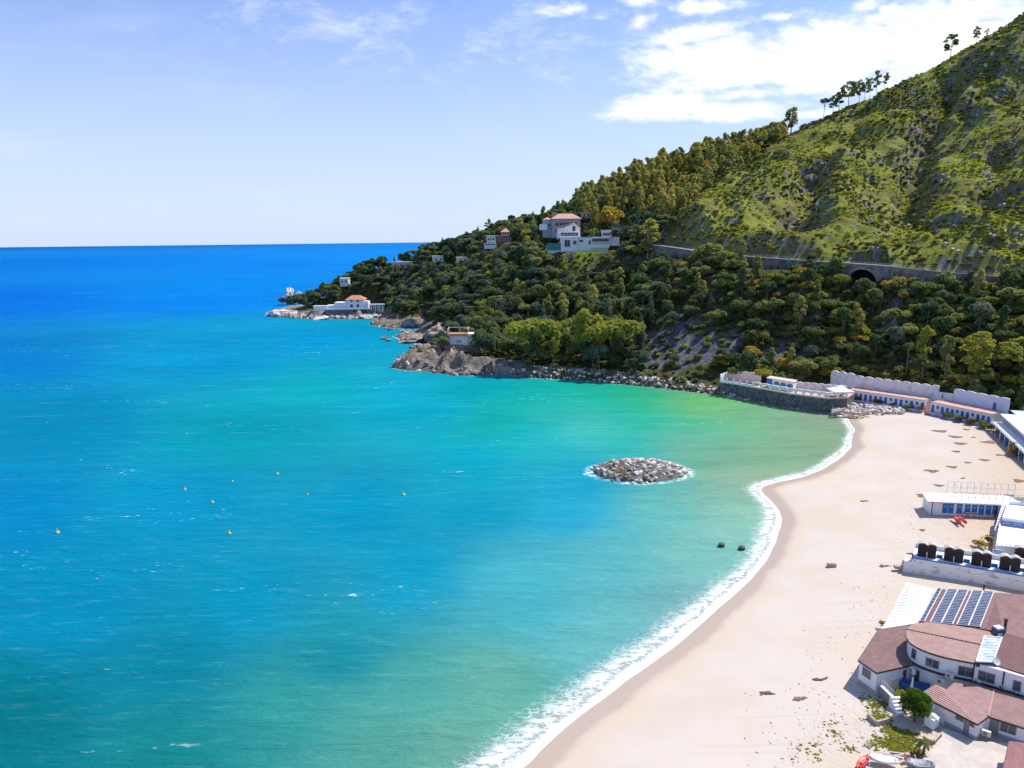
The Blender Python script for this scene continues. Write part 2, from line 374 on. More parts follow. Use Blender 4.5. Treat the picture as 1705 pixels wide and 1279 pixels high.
def inside(X, Y, P):
    c = np.zeros(X.shape, bool); n = len(P)
    for i in range(n):
        x0, y0 = P[i]; x1, y1 = P[(i+1) % n]
        if y0 == y1: continue
        k = ((y0 > Y) != (y1 > Y)) & (X < (x1-x0)*(Y-y0)/(y1-y0)+x0); c ^= k
    return c
def sdist(X, Y, P): return segdist(X, Y, P)*np.where(inside(X, Y, P), 1, -1)

RAIL_px = [(1085, 409, 395), (1130, 415, 380), (1180, 423, 365), (1250, 429, 347), (1330, 435, 331), (1420, 441, 314), (1490, 446, 301), (1560, 454, 294), (1630, 460, 288), (1705, 466, 282), (1790, 474, 274), (1900, 485, 264)]
RAIL = np.array([D(*p) for p in RAIL_px])
SPUR = np.array([D(*p) for p in [(1085, 409, 395), (1112, 375, 400), (1160, 330, 428), (1210, 297, 460), (1260, 262, 500), (1300, 238, 533), (1350, 213, 548), (1400, 193, 560)]])
ctrl = []
def C(px, py, d): ctrl.append(D(px, py, d))
def CW(x, y, z): ctrl.append(np.array([x, y, z], float))
for p in [(1400, 196, 562), (1350, 216, 550), (1440, 178, 552), (1480, 152, 545), (1530, 133, 540), (1570, 112, 530), (1610, 90, 525), (1650, 74, 520), (1690, 46, 512), (1705, 36, 510), (1760, 10, 500), (1900, -80, 480),
          (1300, 240, 533), (1250, 269, 495), (1200, 303, 458), (1160, 333, 430), (1120, 372, 402),
          (1250, 350, 405), (1320, 300, 440), (1400, 260, 460), (1480, 230, 470), (1560, 190, 470), (1640, 140, 460), (1700, 110, 450), (1350, 380, 365), (1450, 350, 370), (1450, 400, 335), (1550, 300, 395), (1550, 390, 335), (1650, 250, 395), (1650, 380, 325), (1700, 330, 345), (1800, 300, 345), (1900, 150, 400), (1900, 380, 305)]: C(*p)
for p in RAIL_px: C(*p)
for p in [(1300, 246, 600), (1200, 268, 590), (1100, 302, 575), (1000, 350, 560), (900, 385, 570), (820, 405, 590), (750, 424, 620), (680, 438, 640), (620, 455, 635), (590, 468, 630), (560, 492, 615), (530, 505, 608),
          (1170, 330, 485), (1120, 370, 445), (1060, 385, 470), (1000, 395, 480), (930, 398, 500), (1030, 418, 440), (930, 421, 440), (880, 440, 455), (860, 470, 440), (800, 480, 480), (740, 480, 540), (680, 500, 560), (640, 515, 570),
          (830, 420, 530), (950, 480, 400), (1080, 440, 395), (1060, 500, 365), (950, 560, 345), (850, 540, 390), (850, 590, 350), (800, 520, 430), (760, 530, 440), (1150, 480, 345), (1250, 480, 325), (1350, 480, 312), (1430, 490, 300), (1550, 490, 282), (1650, 500, 275), (1750, 510, 266),
          (1180, 580, 298), (1100, 590, 310), (1250, 590, 292), (1350, 580, 285), (1450, 580, 275), (1550, 590, 262), (1650, 600, 250), (1760, 600, 240)]: C(*p)
for p in [(1190, 640, 2.5), (1100, 632, 3), (1000, 622, 3), (900, 612, 4), (1280, 640, 5), (1400, 632, 5), (1500, 640, 6), (1620, 655, 7), (1700, 668, 6), (1800, 690, 5), (760, 566, 8), (740, 565, 3), (700, 553, 3), (660, 541, 2), (640, 538, 2), (610, 520, 6), (580, 512, 9), (520, 518, 4), (470, 520, 2), (800, 600, 9)]:
    ctrl.append(G(*p))
for p in [(-90, 690, 0), (0, 740, 18), (100, 760, 60), (220, 700, 120), (330, 620, 165), (460, 560, 200), (470, 700, 180), (300, 800, 110), (170, 160, 2), (180, 100, 2), (220, 60, 3), (250, 170, 18), (330, 180, 60), (420, 250, 130), (150, 60, 2), (100, 860, 10), (-190, 640, 0)]: CW(*p)
ctrl = np.array(ctrl)
CP = ctrl[:, :2]/100.0
def _U(r2): return np.where(r2 > 1e-12, r2*np.log(r2+1e-12), 0)
_n = len(CP); _d2 = ((CP[:, None]-CP[None])**2).sum(-1); _K = _U(_d2)+np.eye(_n)*0.01
_A = np.zeros((_n+3, _n+3)); _A[:_n, :_n] = _K; _P = np.hstack([np.ones((_n, 1)), CP]); _A[:_n, _n:] = _P; _A[_n:, :_n] = _P.T
_w = np.linalg.solve(_A, np.concatenate([ctrl[:, 2], [0, 0, 0]]))
def tps(X, Y):
    sh = X.shape; q = np.stack([X.ravel(), Y.ravel()], 1)/100.0; out = np.empty(len(q))
    for i in range(0, len(q), 20000):
        b = q[i:i+20000]; d2 = ((b[:, None]-CP[None])**2).sum(-1)
        out[i:i+20000] = _U(d2)@_w[:_n]+_w[_n]+b@_w[_n+1:]
    return out.reshape(sh)
def railinfo(X, Y):
    best = np.full(X.shape, 1e9); side = np.zeros(X.shape); zz = np.zeros(X.shape)
    for i in range(len(RAIL)-1):
        a, b = RAIL[i], RAIL[i+1]; ab = b[:2]-a[:2]; L = ab@ab
        t = np.clip(((X-a[0])*ab[0]+(Y-a[1])*ab[1])/L, 0, 1); dx = X-a[0]-t*ab[0]; dy = Y-a[1]-t*ab[1]; d = np.hypot(dx, dy)
        cr = ab[0]*dy-ab[1]*dx; k = d < best
        best = np.where(k, d, best); side = np.where(k, np.sign(cr), side); zz = np.where(k, a[2]+t*(b[2]-a[2]), zz)
    return best, side, zz      # side>0 : uphill (left of the run)
ARC0 = np.array([*D(1430, 470, 312.5)[:2], 47.5])
GULLIES = [([(1425, 470, 318), (1440, 500, 300), (1450, 540, 288), (1450, 590, 276)], 7, 7), ([(1600, 95, 490), (1575, 150, 470), (1545, 200, 455), (1528, 260, 430), (1515, 330, 395), (1505, 390, 350)], 20, 12), ([(1660, 100, 470), (1620, 170, 455), (1585, 220, 440), (1560, 270, 420)], 12, 8), ([(1360, 285, 445), (1345, 330, 410), (1330, 385, 365)], 13, 11), ([(1440, 185, 540), (1420, 240, 500), (1400, 290, 460)], 4, 6)]
GULLIES += [([(1640, 80, 485), (1612, 140, 468), (1580, 200, 452), (1562, 260, 427), (1548, 325, 393)], -11, 8), ([(1400, 270, 450), (1388, 325, 412), (1372, 375, 372)], -7, 7), ([(1690, 130, 465), (1655, 190, 450), (1620, 250, 435)], -7, 7), ([(1660, 290, 385), (1640, 350, 350)], 8, 7), ([(1470, 270, 450), (1455, 330, 400), (1440, 390, 350)], 6, 6)]
GULLIES = [(np.array([D(*p)[:2] for p in g]), dp, wd) for g, dp, wd in GULLIES]
CLIFFS = [(np.array([D(1180, 605, 300)[:2], D(1110, 600, 308)[:2]]), 15), (np.array([D(1130, 560, 316)[:2], D(1110, 590, 312)[:2]]), 13), (np.array([D(1285, 625, 286)[:2], D(1300, 600, 290)[:2]]), 6), (np.array([D(1340, 625, 284)[:2], D(1350, 610, 284)[:2]]), 4), (np.array([D(1480, 530, 290)[:2], D(1490, 555, 282)[:2]]), 5)]
FLATP = np.array([(0, 0), (70, 258), (118, 263), (134, 262), (150, 240), (157, 215), (163, 190), (175, 100), (185, 0)], float)
def rockshore(X, Y):   # 1 on the rocky points of the coast
    return np.clip((1-segdist(X, Y, CO_SHORE[35:], False)/24.0)*1.3, 0, 1)
# level building plots cut into the slope: (left px, right px, base py, depth, how far back)
PADS = [(512, 640, 520, 570, 22), (925, 1040, 418, 440, 20), (902, 970, 396, 470, 24), (745, 795, 572, 349, 16), (800, 862, 402, 540, 18), (556, 590, 474, 612, 14), (645, 690, 441, 622, 14), (715, 740, 436, 600, 12)]
PADW = []
for xl, xr, pb, dep, bk in PADS:
    a, b = D(xl, pb, dep), D(xr, pb, dep); PADW.append((a[0], b[0], dep-1.5, dep+bk, (a[2]+b[2])/2))
def height(X, Y):
    h = tps(X, Y)
    n1 = fbm(X, Y, 60, 4, 3)-.5; n2 = fbm(X, Y, 14, 4, 9)-.5; n3 = fbm(X, Y, 5, 3, 21, True)-.5
    sl = ss(8, 40, h)
    rr = fbm(X*.8+Y*.3, Y*.55, 26, 4, 33, True)-.6
    h = h+(n1*7+n2*5.5+(rr+.05)*14)*sl+n3*2.0*ss(4, 15, h)
    for g, dp, wd in GULLIES:
        d = segdist(X, Y, g, False); h = h-dp*np.exp(-(d/wd)**2)*(.75+.5*fbm(X, Y, 9, 3, 141))
    rd, side, rz = railinfo(X, Y)
    up = side > 0
    w = 9.0
    shelf = np.where(up, np.where(rd < w, rz-.05, np.maximum(h, rz-.05+(rd-w)*.05)*1.0), h)
    shelf = np.where(up & (rd >= w) & (rd < w+25), np.minimum(np.maximum(shelf, rz), rz+(rd-w)*1.35+n2*3), shelf)
    shelf = np.where((~up) & (rd < 60), np.minimum(shelf, rz-5.2+rd*.10-n2*2), shelf)
    m = (RAIL[0, 0]-6 < X) & (rd < 90)
    h = np.where(m, shelf, h)
    ca = RAIL[5, :2]; cb = RAIL[6, :2]; tu = (cb-ca)/np.linalg.norm(cb-ca); al = (X-ARC0[0])*tu[0]+(Y-ARC0[1])*tu[1]; pe = -(X-ARC0[0])*tu[1]+(Y-ARC0[1])*tu[0]
    rav = ss(8.2, 6.2, np.abs(al+np.minimum(0, pe)*.12))*(pe > -40)*(pe < 11)
    h = h+(np.minimum(h, ARC0[2]-12.5+np.minimum(pe, 0)*.45)-h)*rav
    for x0, x1, y0, y1, z in PADW:
        dd_ = np.maximum(np.maximum(x0-X, X-x1), np.maximum(y0-Y, Y-y1)); lim = z-.1+np.maximum(0, dd_)*1.1
        front = (Y < y0) & (X > x0-3) & (X < x1+3); lim = np.where(front, z-.1-(y0-Y)*.12, lim)
        h = np.where(dd_ < 25, np.minimum(h, lim), h)
        h = np.where((dd_ < 2), np.maximum(h, z-4+0*X), h)
    sdl = sdist(X, Y, LAND)
    rk = rockshore(X, Y); rn = fbm(X, Y, 7, 5, 51, True)
    hr = .7+np.clip(sdl, -4, 30)*.17+(rn-.56)*15*ss(0, 4, sdl)
    h = np.minimum(h+rk*(rn-.4)*5, np.where(rk > 0, hr+(1-rk)*30, h))
    h = np.where((rk > 0) & (sdl > 0), np.maximum(h, np.minimum(sdl*.5, 1.6)), h)
    fo_ = inside(X, Y, FLATP); fd_ = segdist(X, Y, FLATP); h = np.where(X > 60, np.minimum(h, np.where(fo_, .8, .8+fd_*1.25)), h)
    h = np.minimum(h, .3+np.maximum(sdl, 0)*1.3)
    h = np.where(sdl < 0, np.minimum(h, sdl*.5-.15), h)
    return h, sdl, rk
GX = np.arange(-230, 520.1, 1.35); GY = np.arange(200, 870, 1.35)
XX, YY = np.meshgrid(GX, GY); HH, SDL, RK = height(XX, YY)
def hz(x, y):
    i = (np.asarray(x)-GX[0])/1.35; j = (np.asarray(y)-GY[0])/1.35
    i0 = np.clip(np.floor(i).astype(int), 0, len(GX)-2); j0 = np.clip(np.floor(j).astype(int), 0, len(GY)-2); a = np.clip(i-i0, 0, 1); b = np.clip(j-j0, 0, 1)
    return (HH[j0, i0]*(1-a)+HH[j0, i0+1]*a)*(1-b)+(HH[j0+1, i0]*(1-a)+HH[j0+1, i0+1]*a)*b
def gridmesh(name, X, Y, Z, mats, keep=None, smooth=True, attrs=None):
    ny, nx = X.shape; idx = np.arange(nx*ny).reshape(ny, nx)
    F_ = np.stack([idx[:-1, :-1], idx[:-1, 1:], idx[1:, 1:], idx[1:, :-1]], -1).reshape(-1, 4)
    if keep is not None: F_ = F_[(keep[:-1, :-1] | keep[1:, 1:] | keep[:-1, 1:] | keep[1:, :-1]).ravel()]
    V = np.stack([X, Y, Z], -1).reshape(-1, 3)
    used = np.zeros(len(V), bool); used[F_.ravel()] = True; re = np.cumsum(used)-1
    at = {k: (t_, a.reshape(len(used), -1)[used]) for k, (t_, a) in (attrs or {}).items()}
    return npmesh(name, V[used], re[F_], mats, smooth=smooth, attrs=at)
# which ground is open hill (above the railway, right of the spur)
HILLP = np.vstack([SPUR[:, :2], [[330, 640], [520, 640], [520, 180]], RAIL[::-1, :2]])
HILLM = ss(-4, 6, sdist(XX, YY, HILLP))
CLIFFM = np.zeros(XX.shape)
for g, wd in CLIFFS: CLIFFM = np.maximum(CLIFFM, 1-ss(wd*.55, wd, segdist(XX, YY, g, False)+(fbm(XX, YY, 6, 4, 77)-.5)*wd*1.9))
def ground_mat():
    m = bpy.data.materials.new('hill_ground'); m.use_nodes = True; t = NT(m.node_tree); b = t.n['Principled BSDF']
    geo = t.add('ShaderNodeNewGeometry'); pos = geo.outputs['Position']
    at = lambda n: t.add('ShaderNodeAttribute', attribute_name=n).outputs['Fac']
    sp = t.add('ShaderNodeSeparateXYZ'); t.l.new(geo.outputs['True Normal'], sp.inputs[0]); nz = sp.outputs[2]
    n1 = t.noise(pos, .035, 6, .62); n2 = t.noise(pos, .22, 6, .65); n3 = t.noise(pos, 1.4, 4, .6)
    grass = t.mix(t.rng(n2, .38, .62), (.19, .215, .026), (.29, .285, .04))
    grass = t.mix(t.rng(n3, .52, .72), grass, (.12, .14, .02))
    grass = t.mix(t.m('MULTIPLY', t.rng(n1, .47, .62), .75), grass, (.15, .13, .045))
    floor_ = t.mix(t.rng(n2, .4, .6), (.045, .055, .02), (.085, .085, .03))
    lush = t.mix(t.rng(n3, .4, .6), (.09, .15, .012), (.14, .19, .016))
    floor_ = t.mix(t.rng(n1, .56, .64), floor_, lush)
    rk = t.mix(t.rng(t.noise(t.mapping(pos, scale=(1, 1, .5)), .55, 6, .7), .36, .64), (.085, .085, .09), (.30, .28, .265))
    rk = t.mix(t.m('MULTIPLY', t.rng(n2, .6, .75), .6), rk, (.25, .17, .10))
    c = t.mix(at('hill'), floor_, grass)
    rk = t.mix(t.m('MULTIPLY', at('shore'), .75), rk, t.mix(t.rng(n2, .35, .65), (.13, .10, .08), (.40, .32, .25)))
    rk = t.mix(at('cliff'), rk, t.mix(1, rk, (.60, .66, .76), 'MULTIPLY'))
    steep = t.m('MULTIPLY', t.rng(nz, .70, .55), t.rng(n2, .42, .58))
    c = t.mix(t.m('MAXIMUM', steep, t.m('MAXIMUM', at('cliff'), at('shore')), clamp=True), c, rk)
    low = t.rng(t.m('SUBTRACT', at('hgt'), t.m('MULTIPLY', n3, .8)), .1, .9, 1, 0)
    c = t.mix(t.m('MULTIPLY', low, .6), c, (.09, .075, .05))
    t.l.new(c, b.inputs['Base Color']); b.inputs['Roughness'].default_value = .92; b.inputs['Specular IOR Level'].default_value = .2
    hgt = t.m('ADD', t.m('MULTIPLY', t.noise(pos, .5, 7, .68), 1.6), t.m('MULTIPLY', t.noise(pos, 2.2, 4, .6), .4))
    bn = t.add('ShaderNodeBump', i={'Strength': 1, 'Distance': 1.0}); t.l.new(hgt, bn.inputs['Height']); t.l.new(bn.outputs[0], b.inputs['Normal'])
    return m
SHORE = np.clip(RK*1.3, 0, 1)*ss(9, 5.5, HH+(fbm(XX, YY, 5, 3, 151)-.5)*5)
_b = (XX > 95) & (YY < 258) & (HH < 3.2) & False
hill = gridmesh('hillside', XX, YY, HH, [ground_mat()], keep=(SDL > -3), attrs={'hill': ('FLOAT', HILLM), 'cliff': ('FLOAT', CLIFFM), 'shore': ('FLOAT', SHORE), 'hgt': ('FLOAT', HH)})
tag(hill, 'steep green and rocky hillside rising from the bay', None, None, 'structure')

# beach
bx_ = np.concatenate([np.arange(-40, 110, .8), np.arange(110, 300, 2.5)]); by_ = np.concatenate([np.arange(15, 250, .8), np.arange(250, 262, 3)])
BX, BY = np.meshgrid(bx_, by_); BSD = sdist(BX, BY, LAND)
def sandz(X, Y, s):
    z = np.where(s > 0, 1.95*(1-np.exp(-np.maximum(s, 0)/16.0)), s*.09)
    fl = .12+.88*ss(16, 26, np.hypot((X-60)/1.3, Y-80)); 
    z = z+fl*((fbm(X, Y, 9, 3, 5)-.5)*.25*ss(6, 14, s)+(fbm(X, Y, 1.6, 3, 15)-.5)*.12*ss(10, 22, s)+(fbm(X, Y, 30, 3, 6)-.5)*.4*ss(10, 24, s))
    return z
BZ = sandz(BX, BY, BSD)
LINE = BSD+(fbm(BX, BY, 14, 3, 41)-.5)*2.4
def sand_mat():
    m = bpy.data.materials.new('sand'); m.use_nodes = True; t = NT(m.node_tree); b = t.n['Principled BSDF']
    pos = t.add('ShaderNodeNewGeometry').outputs['Position']; s = t.add('ShaderNodeAttribute', attribute_name='sd').outputs['Fac']
    n1 = t.noise(pos, .06, 5, .6); n2 = t.noise(pos, .5, 5, .6); n3 = t.noise(pos, 1.6, 6, .75)
    c = t.mix(t.rng(n1, .38, .62), (.525, .445, .35), (.54, .475, .41))
    c = t.mix(t.m('MULTIPLY', t.rng(s, 24, 42), .85), c, (.50, .375, .265))
    c = t.mix(t.m('MULTIPLY', t.rng(n2, .55, .75), .25), c, (.56, .45, .37))
    dirt = t.m('MULTIPLY', t.m('MULTIPLY', t.rng(n3, .53, .64), t.rng(n1, .40, .56)), t.rng(s, 20, 32))
    c = t.mix(t.m('MULTIPLY', dirt, .9), c, (.36, .28, .20))
    c = t.mix(t.m('MULTIPLY', t.rng(t.noise(t.mapping(pos, rot=(0, 0, .9), scale=(.25, 1, 1)), .35, 6, .7), .5, .68), .35), c, (.50, .42, .37))
    c = t.mix(t.m('MULTIPLY', t.rng(t.noise(pos, 5, 4, .8), .6, .72), .25), c, (.38, .31, .26))
    # tyre and rake tracks
    tr = t.m('MULTIPLY', t.rng(t.noise(t.mapping(pos, rot=(0, 0, math.radians(-52)), scale=(.03, 1.6, 1)), 1.0, 3, .5), .56, .66), t.m('MULTIPLY', t.rng(s, 12, 18), t.rng(s, 34, 26)))
    c = t.mix(t.m('MULTIPLY', tr, .38), c, (.46, .38, .36))
    sw = t.m('ADD', s, t.m('MULTIPLY', t.m('SUBTRACT', n1, .5), 5.0))
    c = t.mix(t.rng(sw, 3.8, 6.5, .6, 0), c, (.55, .44, .32))
    c = t.mix(t.rng(sw, 1.9, 3.3, .9, 0), c, (.42, .33, .26))
    t.l.new(c, b.inputs['Base Color']); b.inputs['Specular IOR Level'].default_value = .3
    t.l.new(t.rng(sw, 3.0, 4.6, .35, .9), b.inputs['Roughness'])
    hgt = t.m('ADD', t.m('MULTIPLY', t.noise(pos, 2.2, 5, .65), .1), t.m('MULTIPLY', t.m('MULTIPLY', t.noise(pos, 1.1, 3, .5), t.rng(s, 18, 30)), .45))
    bn = t.add('ShaderNodeBump', i={'Strength': .7, 'Distance': .6}); t.l.new(hgt, bn.inputs['Height']); t.l.new(bn.outputs[0], b.inputs['Normal'])
    return m
beach = gridmesh('beach', BX, BY, BZ, [sand_mat()], keep=(BSD > -8), attrs={'sd': ('FLOAT', BSD)})
tag(beach, 'pale sandy beach curving round the bay', None, None, 'structure')
def gz(x, y):
    s = sdist(np.array([[float(x)]]), np.array([[float(y)]]), LAND); return float(sandz(np.array([[float(x)]]), np.array([[float(y)]]), s)[0, 0])

# sea: one sheet to the horizon, finer in the bay
def grow(start, step, end, k=1.12):
    o = []; x = start; s = step
    while abs(x) < abs(end): x += s; s *= k; o.append(x)
    return o
sx = np.array(grow(-240, -1.6, -26000)[::-1]+list(np.arange(-240, 150, 1.25))+grow(150, 3, 26000)); sy = np.array([-2500, -500, -80, -20, 0, 12, 22]+list(np.arange(30, 640, 1.25))+grow(640, 1.6, 26000, 1.1))
SX, SY = np.meshgrid(sx, sy)
SEA = [(-300, 413, 8, 70, 150), (0, 413, 8, 76, 158), (400, 409, 14, 88, 172), (720, 406, 24, 104, 190), (0, 440, 2, 88, 180), (350, 440, 4, 100, 192), (700, 430, 16, 108, 205), (0, 500, 0, 92, 198), (350, 500, 0, 106, 206), (420, 480, 0, 112, 206), (0, 600, 0, 106, 202), (350, 600, 0, 128, 205),
       (550, 560, 0, 140, 195), (650, 552, 10, 142, 178), (600, 540, 10, 140, 176), (560, 650, 8, 148, 196), (640, 650, 20, 155, 190), (100, 700, 0, 120, 196), (400, 720, 0, 138, 190), (700, 680, 0, 152, 182), (800, 640, 0, 142, 160), (780, 760, 0, 152, 180), (0, 850, 0, 124, 178), (300, 850, 0, 135, 178), (600, 850, 0, 136, 176), (800, 850, 0, 140, 174),
       (100, 1000, 0, 122, 164), (400, 1000, 0, 128, 166), (700, 950, 0, 134, 172), (300, 1100, 0, 122, 150), (0, 1200, 0, 112, 128), (300, 1250, 24, 126, 130), (600, 1080, 8, 130, 150), (500, 1180, 40, 138, 142), (700, 1150, 70, 150, 148), (620, 1250, 84, 150, 142), (750, 1260, 108, 152, 140), (850, 1150, 96, 156, 146),
       (900, 1000, 55, 150, 156), (1000, 1050, 100, 158, 148), (1050, 940, 75, 155, 152), (1150, 930, 118, 164, 146), (1120, 1010, 118, 146, 138), (1200, 900, 132, 166, 144), (950, 850, 8, 145, 170), (1100, 850, 88, 160, 146), (1230, 850, 140, 168, 136),
       (900, 660, 0, 152, 128), (1000, 665, 0, 160, 122), (1080, 665, 20, 158, 100), (1060, 700, 24, 166, 124), (900, 720, 50, 164, 150), (980, 710, 70, 172, 152), (850, 700, 6, 156, 152), (1150, 665, 110, 168, 74), (1200, 680, 112, 166, 84), (1150, 710, 70, 166, 112), (1250, 700, 104, 162, 104), (1320, 700, 118, 156, 104), (1390, 720, 132, 148, 104), (1350, 740, 126, 156, 104),
       (1060, 750, 14, 160, 142), (960, 790, 0, 148, 168), (1180, 770, 118, 162, 112), (1260, 760, 124, 162, 106), (1310, 780, 140, 160, 112), (1220, 800, 148, 158, 116), (1150, 750, 90, 164, 122), (1400, 690, 138, 146, 106)]
def _adj(s):
    x, y, r, g, b = s
    if y <= 445: g += 20; b += 18
    elif y <= 510: g += 12; b += 4
    elif y <= 620 and x < 500: g += 8; b -= 20
    elif 620 < y <= 780 and x < 600: b -= 28; g += 4
    elif 640 <= y <= 800 and x >= 880: b += 24; r = 0 if r < 60 else r+22; g += 2
    elif 840 <= y <= 1060 and x >= 900: r += 20; g += 12; b += 26
    elif y > 1100 and x >= 500: r += 16; g += 3
    elif y > 900: k = 8 if y < 1080 else -1; g += k; b += k
    return (x, y, r, min(g, 255), min(b, 255))
SEA = [_adj(s) for s in SEA]
def lin(c): c = np.asarray(c, float)/255.; return np.where(c < .04045, c/12.92, ((c+.055)/1.055)**2.4)
SP = np.array([G(a, max(b, 404)+.0)[:2] for a, b, *_ in SEA]); SC = lin([s[2:] for s in SEA])
def warp(x, y):
    r = np.maximum(y, 8.0); return np.stack([np.clip(x/(r+40), -1.6, 1.6)*2.2, np.log(r+40)*1.5], -1)
Q = warp(SX.ravel(), SY.ravel()); PQ = warp(SP[:, 0], SP[:, 1]); num = np.zeros((len(Q), 3)); den = np.zeros(len(Q))
jit = (fbm(SX, SY, 30, 4, 61).ravel()-.5)*.16; jit2 = (fbm(SX, SY, 26, 4, 67).ravel()-.5)*.16; Q = Q+np.stack([jit, jit2], 1)
for p, c in zip(PQ, SC):
    d2 = ((Q-p)**2).sum(1)+.014; w = 1/d2**2.0; num += w[:, None]*c; den += w
SCOL = num/den[:, None]
big = fbm(SX*.6, SY, 34, 4, 71).ravel(); SCOL *= (1+(big-.5)*.22)[:, None]*np.array([.54, .80, .705])
SSD = -sdist(SX, SY, LAND); SBD = segdist(SX, SY, BEACHLINE, False)*np.sign(SSD)
ISL = np.array([33.0, 177.5]); ia = np.hypot((SX-ISL[0])/13.2, (SY-ISL[1])/9.2); ISD = (ia-1)*10
SRK = np.minimum(np.where((SBD < SSD+1.5) | (SSD < -1.0), 99, np.abs(SSD)), np.abs(ISD)+.0)
def sea_mat():
    m = bpy.data.materials.new('sea_water'); m.use_nodes = True; t = NT(m.node_tree); b = t.n['Principled BSDF']
    geo = t.add('ShaderNodeNewGeometry'); pos = geo.outputs['Position']
    col = t.add('ShaderNodeAttribute', attribute_name='wcol').outputs['Color']
    s = t.add('ShaderNodeAttribute', attribute_name='sb').outputs['Fac']; rk = t.add('ShaderNodeAttribute', attribute_name='sr').outputs['Fac']
    rot = math.radians(14)
    def mp(a, b_, r=rot): return t.mapping(pos, rot=(0, 0, -r), scale=(a, b_, 1))
    w1 = t.noise(mp(.022, .11), 1, 4, .55, .4); w2 = t.noise(mp(.10, .42, math.radians(20)), 1, 5, .6, .6); w3 = t.noise(mp(.45, 1.3), 1, 4, .6); w4 = t.noise(mp(2.0, 3.6), 1, 3, .6)
    farb = t.noise(mp(.002, .012), 1, 5, .6)
    hgt = t.m('ADD', t.m('ADD', t.m('MULTIPLY', w1, 1.5), t.m('MULTIPLY', w2, .9)), t.m('ADD', t.m('MULTIPLY', w3, .38), t.m('MULTIPLY', w4, .10)))
    c = t.mix(t.rng(w2, .32, .68, .45, 0), col, t.mix(1, col, (.55, .78, .86), 'MULTIPLY'))
    c = t.mix(t.rng(w1, .35, .65, 0, .38), c, t.mix(1, col, (1.35, 1.2, 1.15), 'MULTIPLY'))
    c = t.mix(t.rng(farb, .4, .6, 0, .3), c, t.mix(1, col, (.8, .85, .9), 'MULTIPLY'))
    spy = t.add('ShaderNodeSeparateXYZ'); t.l.new(pos, spy.inputs[0]); geo_y = spy.outputs[1]; stk = t.noise(mp(.028, .62), 1, 5, .65); c = t.mix(t.m('MULTIPLY', t.rng(stk, .60, .70), t.rng(geo_y, 110, 320, .05, .3)), c, t.mix(.35, t.mix(1, col, (1.7, 1.45, 1.3), 'MULTIPLY'), (.5, .6, .65)))
    stn = t.noise(mp(.16, .75, math.radians(22)), 1, 5, .7); c = t.mix(t.m('MULTIPLY', t.rng(stn, .54, .70), t.rng(geo_y, 60, 240, .20, .08)), c, t.mix(.25, t.mix(1, col, (1.7, 1.35, 1.25), 'MULTIPLY'), (.5, .62, .68)))
    c = t.mix(t.m('MULTIPLY', t.rng(stn, .48, .34), t.rng(geo_y, 60, 240, .34, .14)), c, t.mix(1, col, (.5, .75, .85), 'MULTIPLY'))
    # broken surface froth, whitecaps, and sun sparkle painted in the same white
    patch = t.noise(mp(.02, .05), 1, 3, .5)
    cap = t.m('MULTIPLY', t.rng(t.m('ADD', w3, t.m('MULTIPLY', w2, .6)), .96, 1.04), t.rng(patch, .54, .66))
    far = t.m('MULTIPLY', t.rng(t.noise(mp(.05, .22), 1, 5, .7), .70, .74), .6)
    # surf
    dn = t.m('SUBTRACT', t.noise(pos, .12, 4, .6), .5); dn2 = t.m('SUBTRACT', t.noise(pos, .035, 3, .5), .5)
    sw = t.m('ADD', s, t.m('ADD', t.m('MULTIPLY', dn, 2.4), t.m('MULTIPLY', dn2, 3.0)))
    sp = t.add('ShaderNodeSeparateXYZ'); t.l.new(pos, sp.inputs[0])
    wide = t.rng(sp.outputs[1], 60, 200, .92, .40, smooth=False)
    sw = t.m('DIVIDE', sw, wide)
    vo = t.add('ShaderNodeTexVoronoi', feature='DISTANCE_TO_EDGE', i={'Scale': 1.5}); v2 = t.mapping(pos, rot=(0, 0, math.radians(-40)), scale=(.55, 1.15, 1))
    vn = t.add('ShaderNodeVectorMath', operation='ADD'); t.l.new(v2, vn.inputs[0]); nv = t.add('ShaderNodeTexNoise', i={'Scale': 1.1, 'Detail': 4}); t.l.new(pos, nv.inputs['Vector']); t.l.new(nv.outputs['Color'], vn.inputs[1]); t.l.new(vn.outputs[0], vo.inputs['Vector'])
    lace = t.m('SUBTRACT', 1.0, t.rng(vo.outputs['Distance'], .02, .16))
    lace = t.m('MULTIPLY', lace, t.rng(t.noise(pos, .8, 5, .65), .36, .6))
    solid = t.rng(t.m('ADD', sw, t.m('MULTIPLY', t.m('SUBTRACT', w4, .5), 2.0)), .9, 2.4, 1, 0)
    brk = t.m('MULTIPLY', t.m('MULTIPLY', t.rng(sw, 2.0, 3.4), t.rng(sw, 3.8, 6.6, 1, 0)), t.rng(t.noise(t.mapping(pos, rot=(0, 0, math.radians(-42)), scale=(.25, 1, 1)), .9, 6, .75), .44, .56))
    lc = t.m('MULTIPLY', lace, t.rng(sw, 2.0, 9.5, .95, 0))
    foam = t.m('MAXIMUM', t.m('MAXIMUM', solid, t.m('MULTIPLY', brk, .85)), lc)
    rfo = t.m('MULTIPLY', t.rng(t.m('ADD', rk, t.m('MULTIPLY', dn, 4.0)), .0, 1.5, 1, 0), t.rng(t.noise(pos, .9, 5, .7), .44, .58))
    foam = t.m('MAXIMUM', foam, t.m('MULTIPLY', rfo, .8), clamp=True)
    shal = t.rng(sw, 2.0, 8.0, .75, 0)
    c = t.mix(shal, c, (.33, .33, .29))
    allf = t.m('MAXIMUM', foam, t.m('MAXIMUM', t.m('MULTIPLY', cap, .55), far), clamp=True)
    c = t.mix(allf, c, (.86, .87, .88))
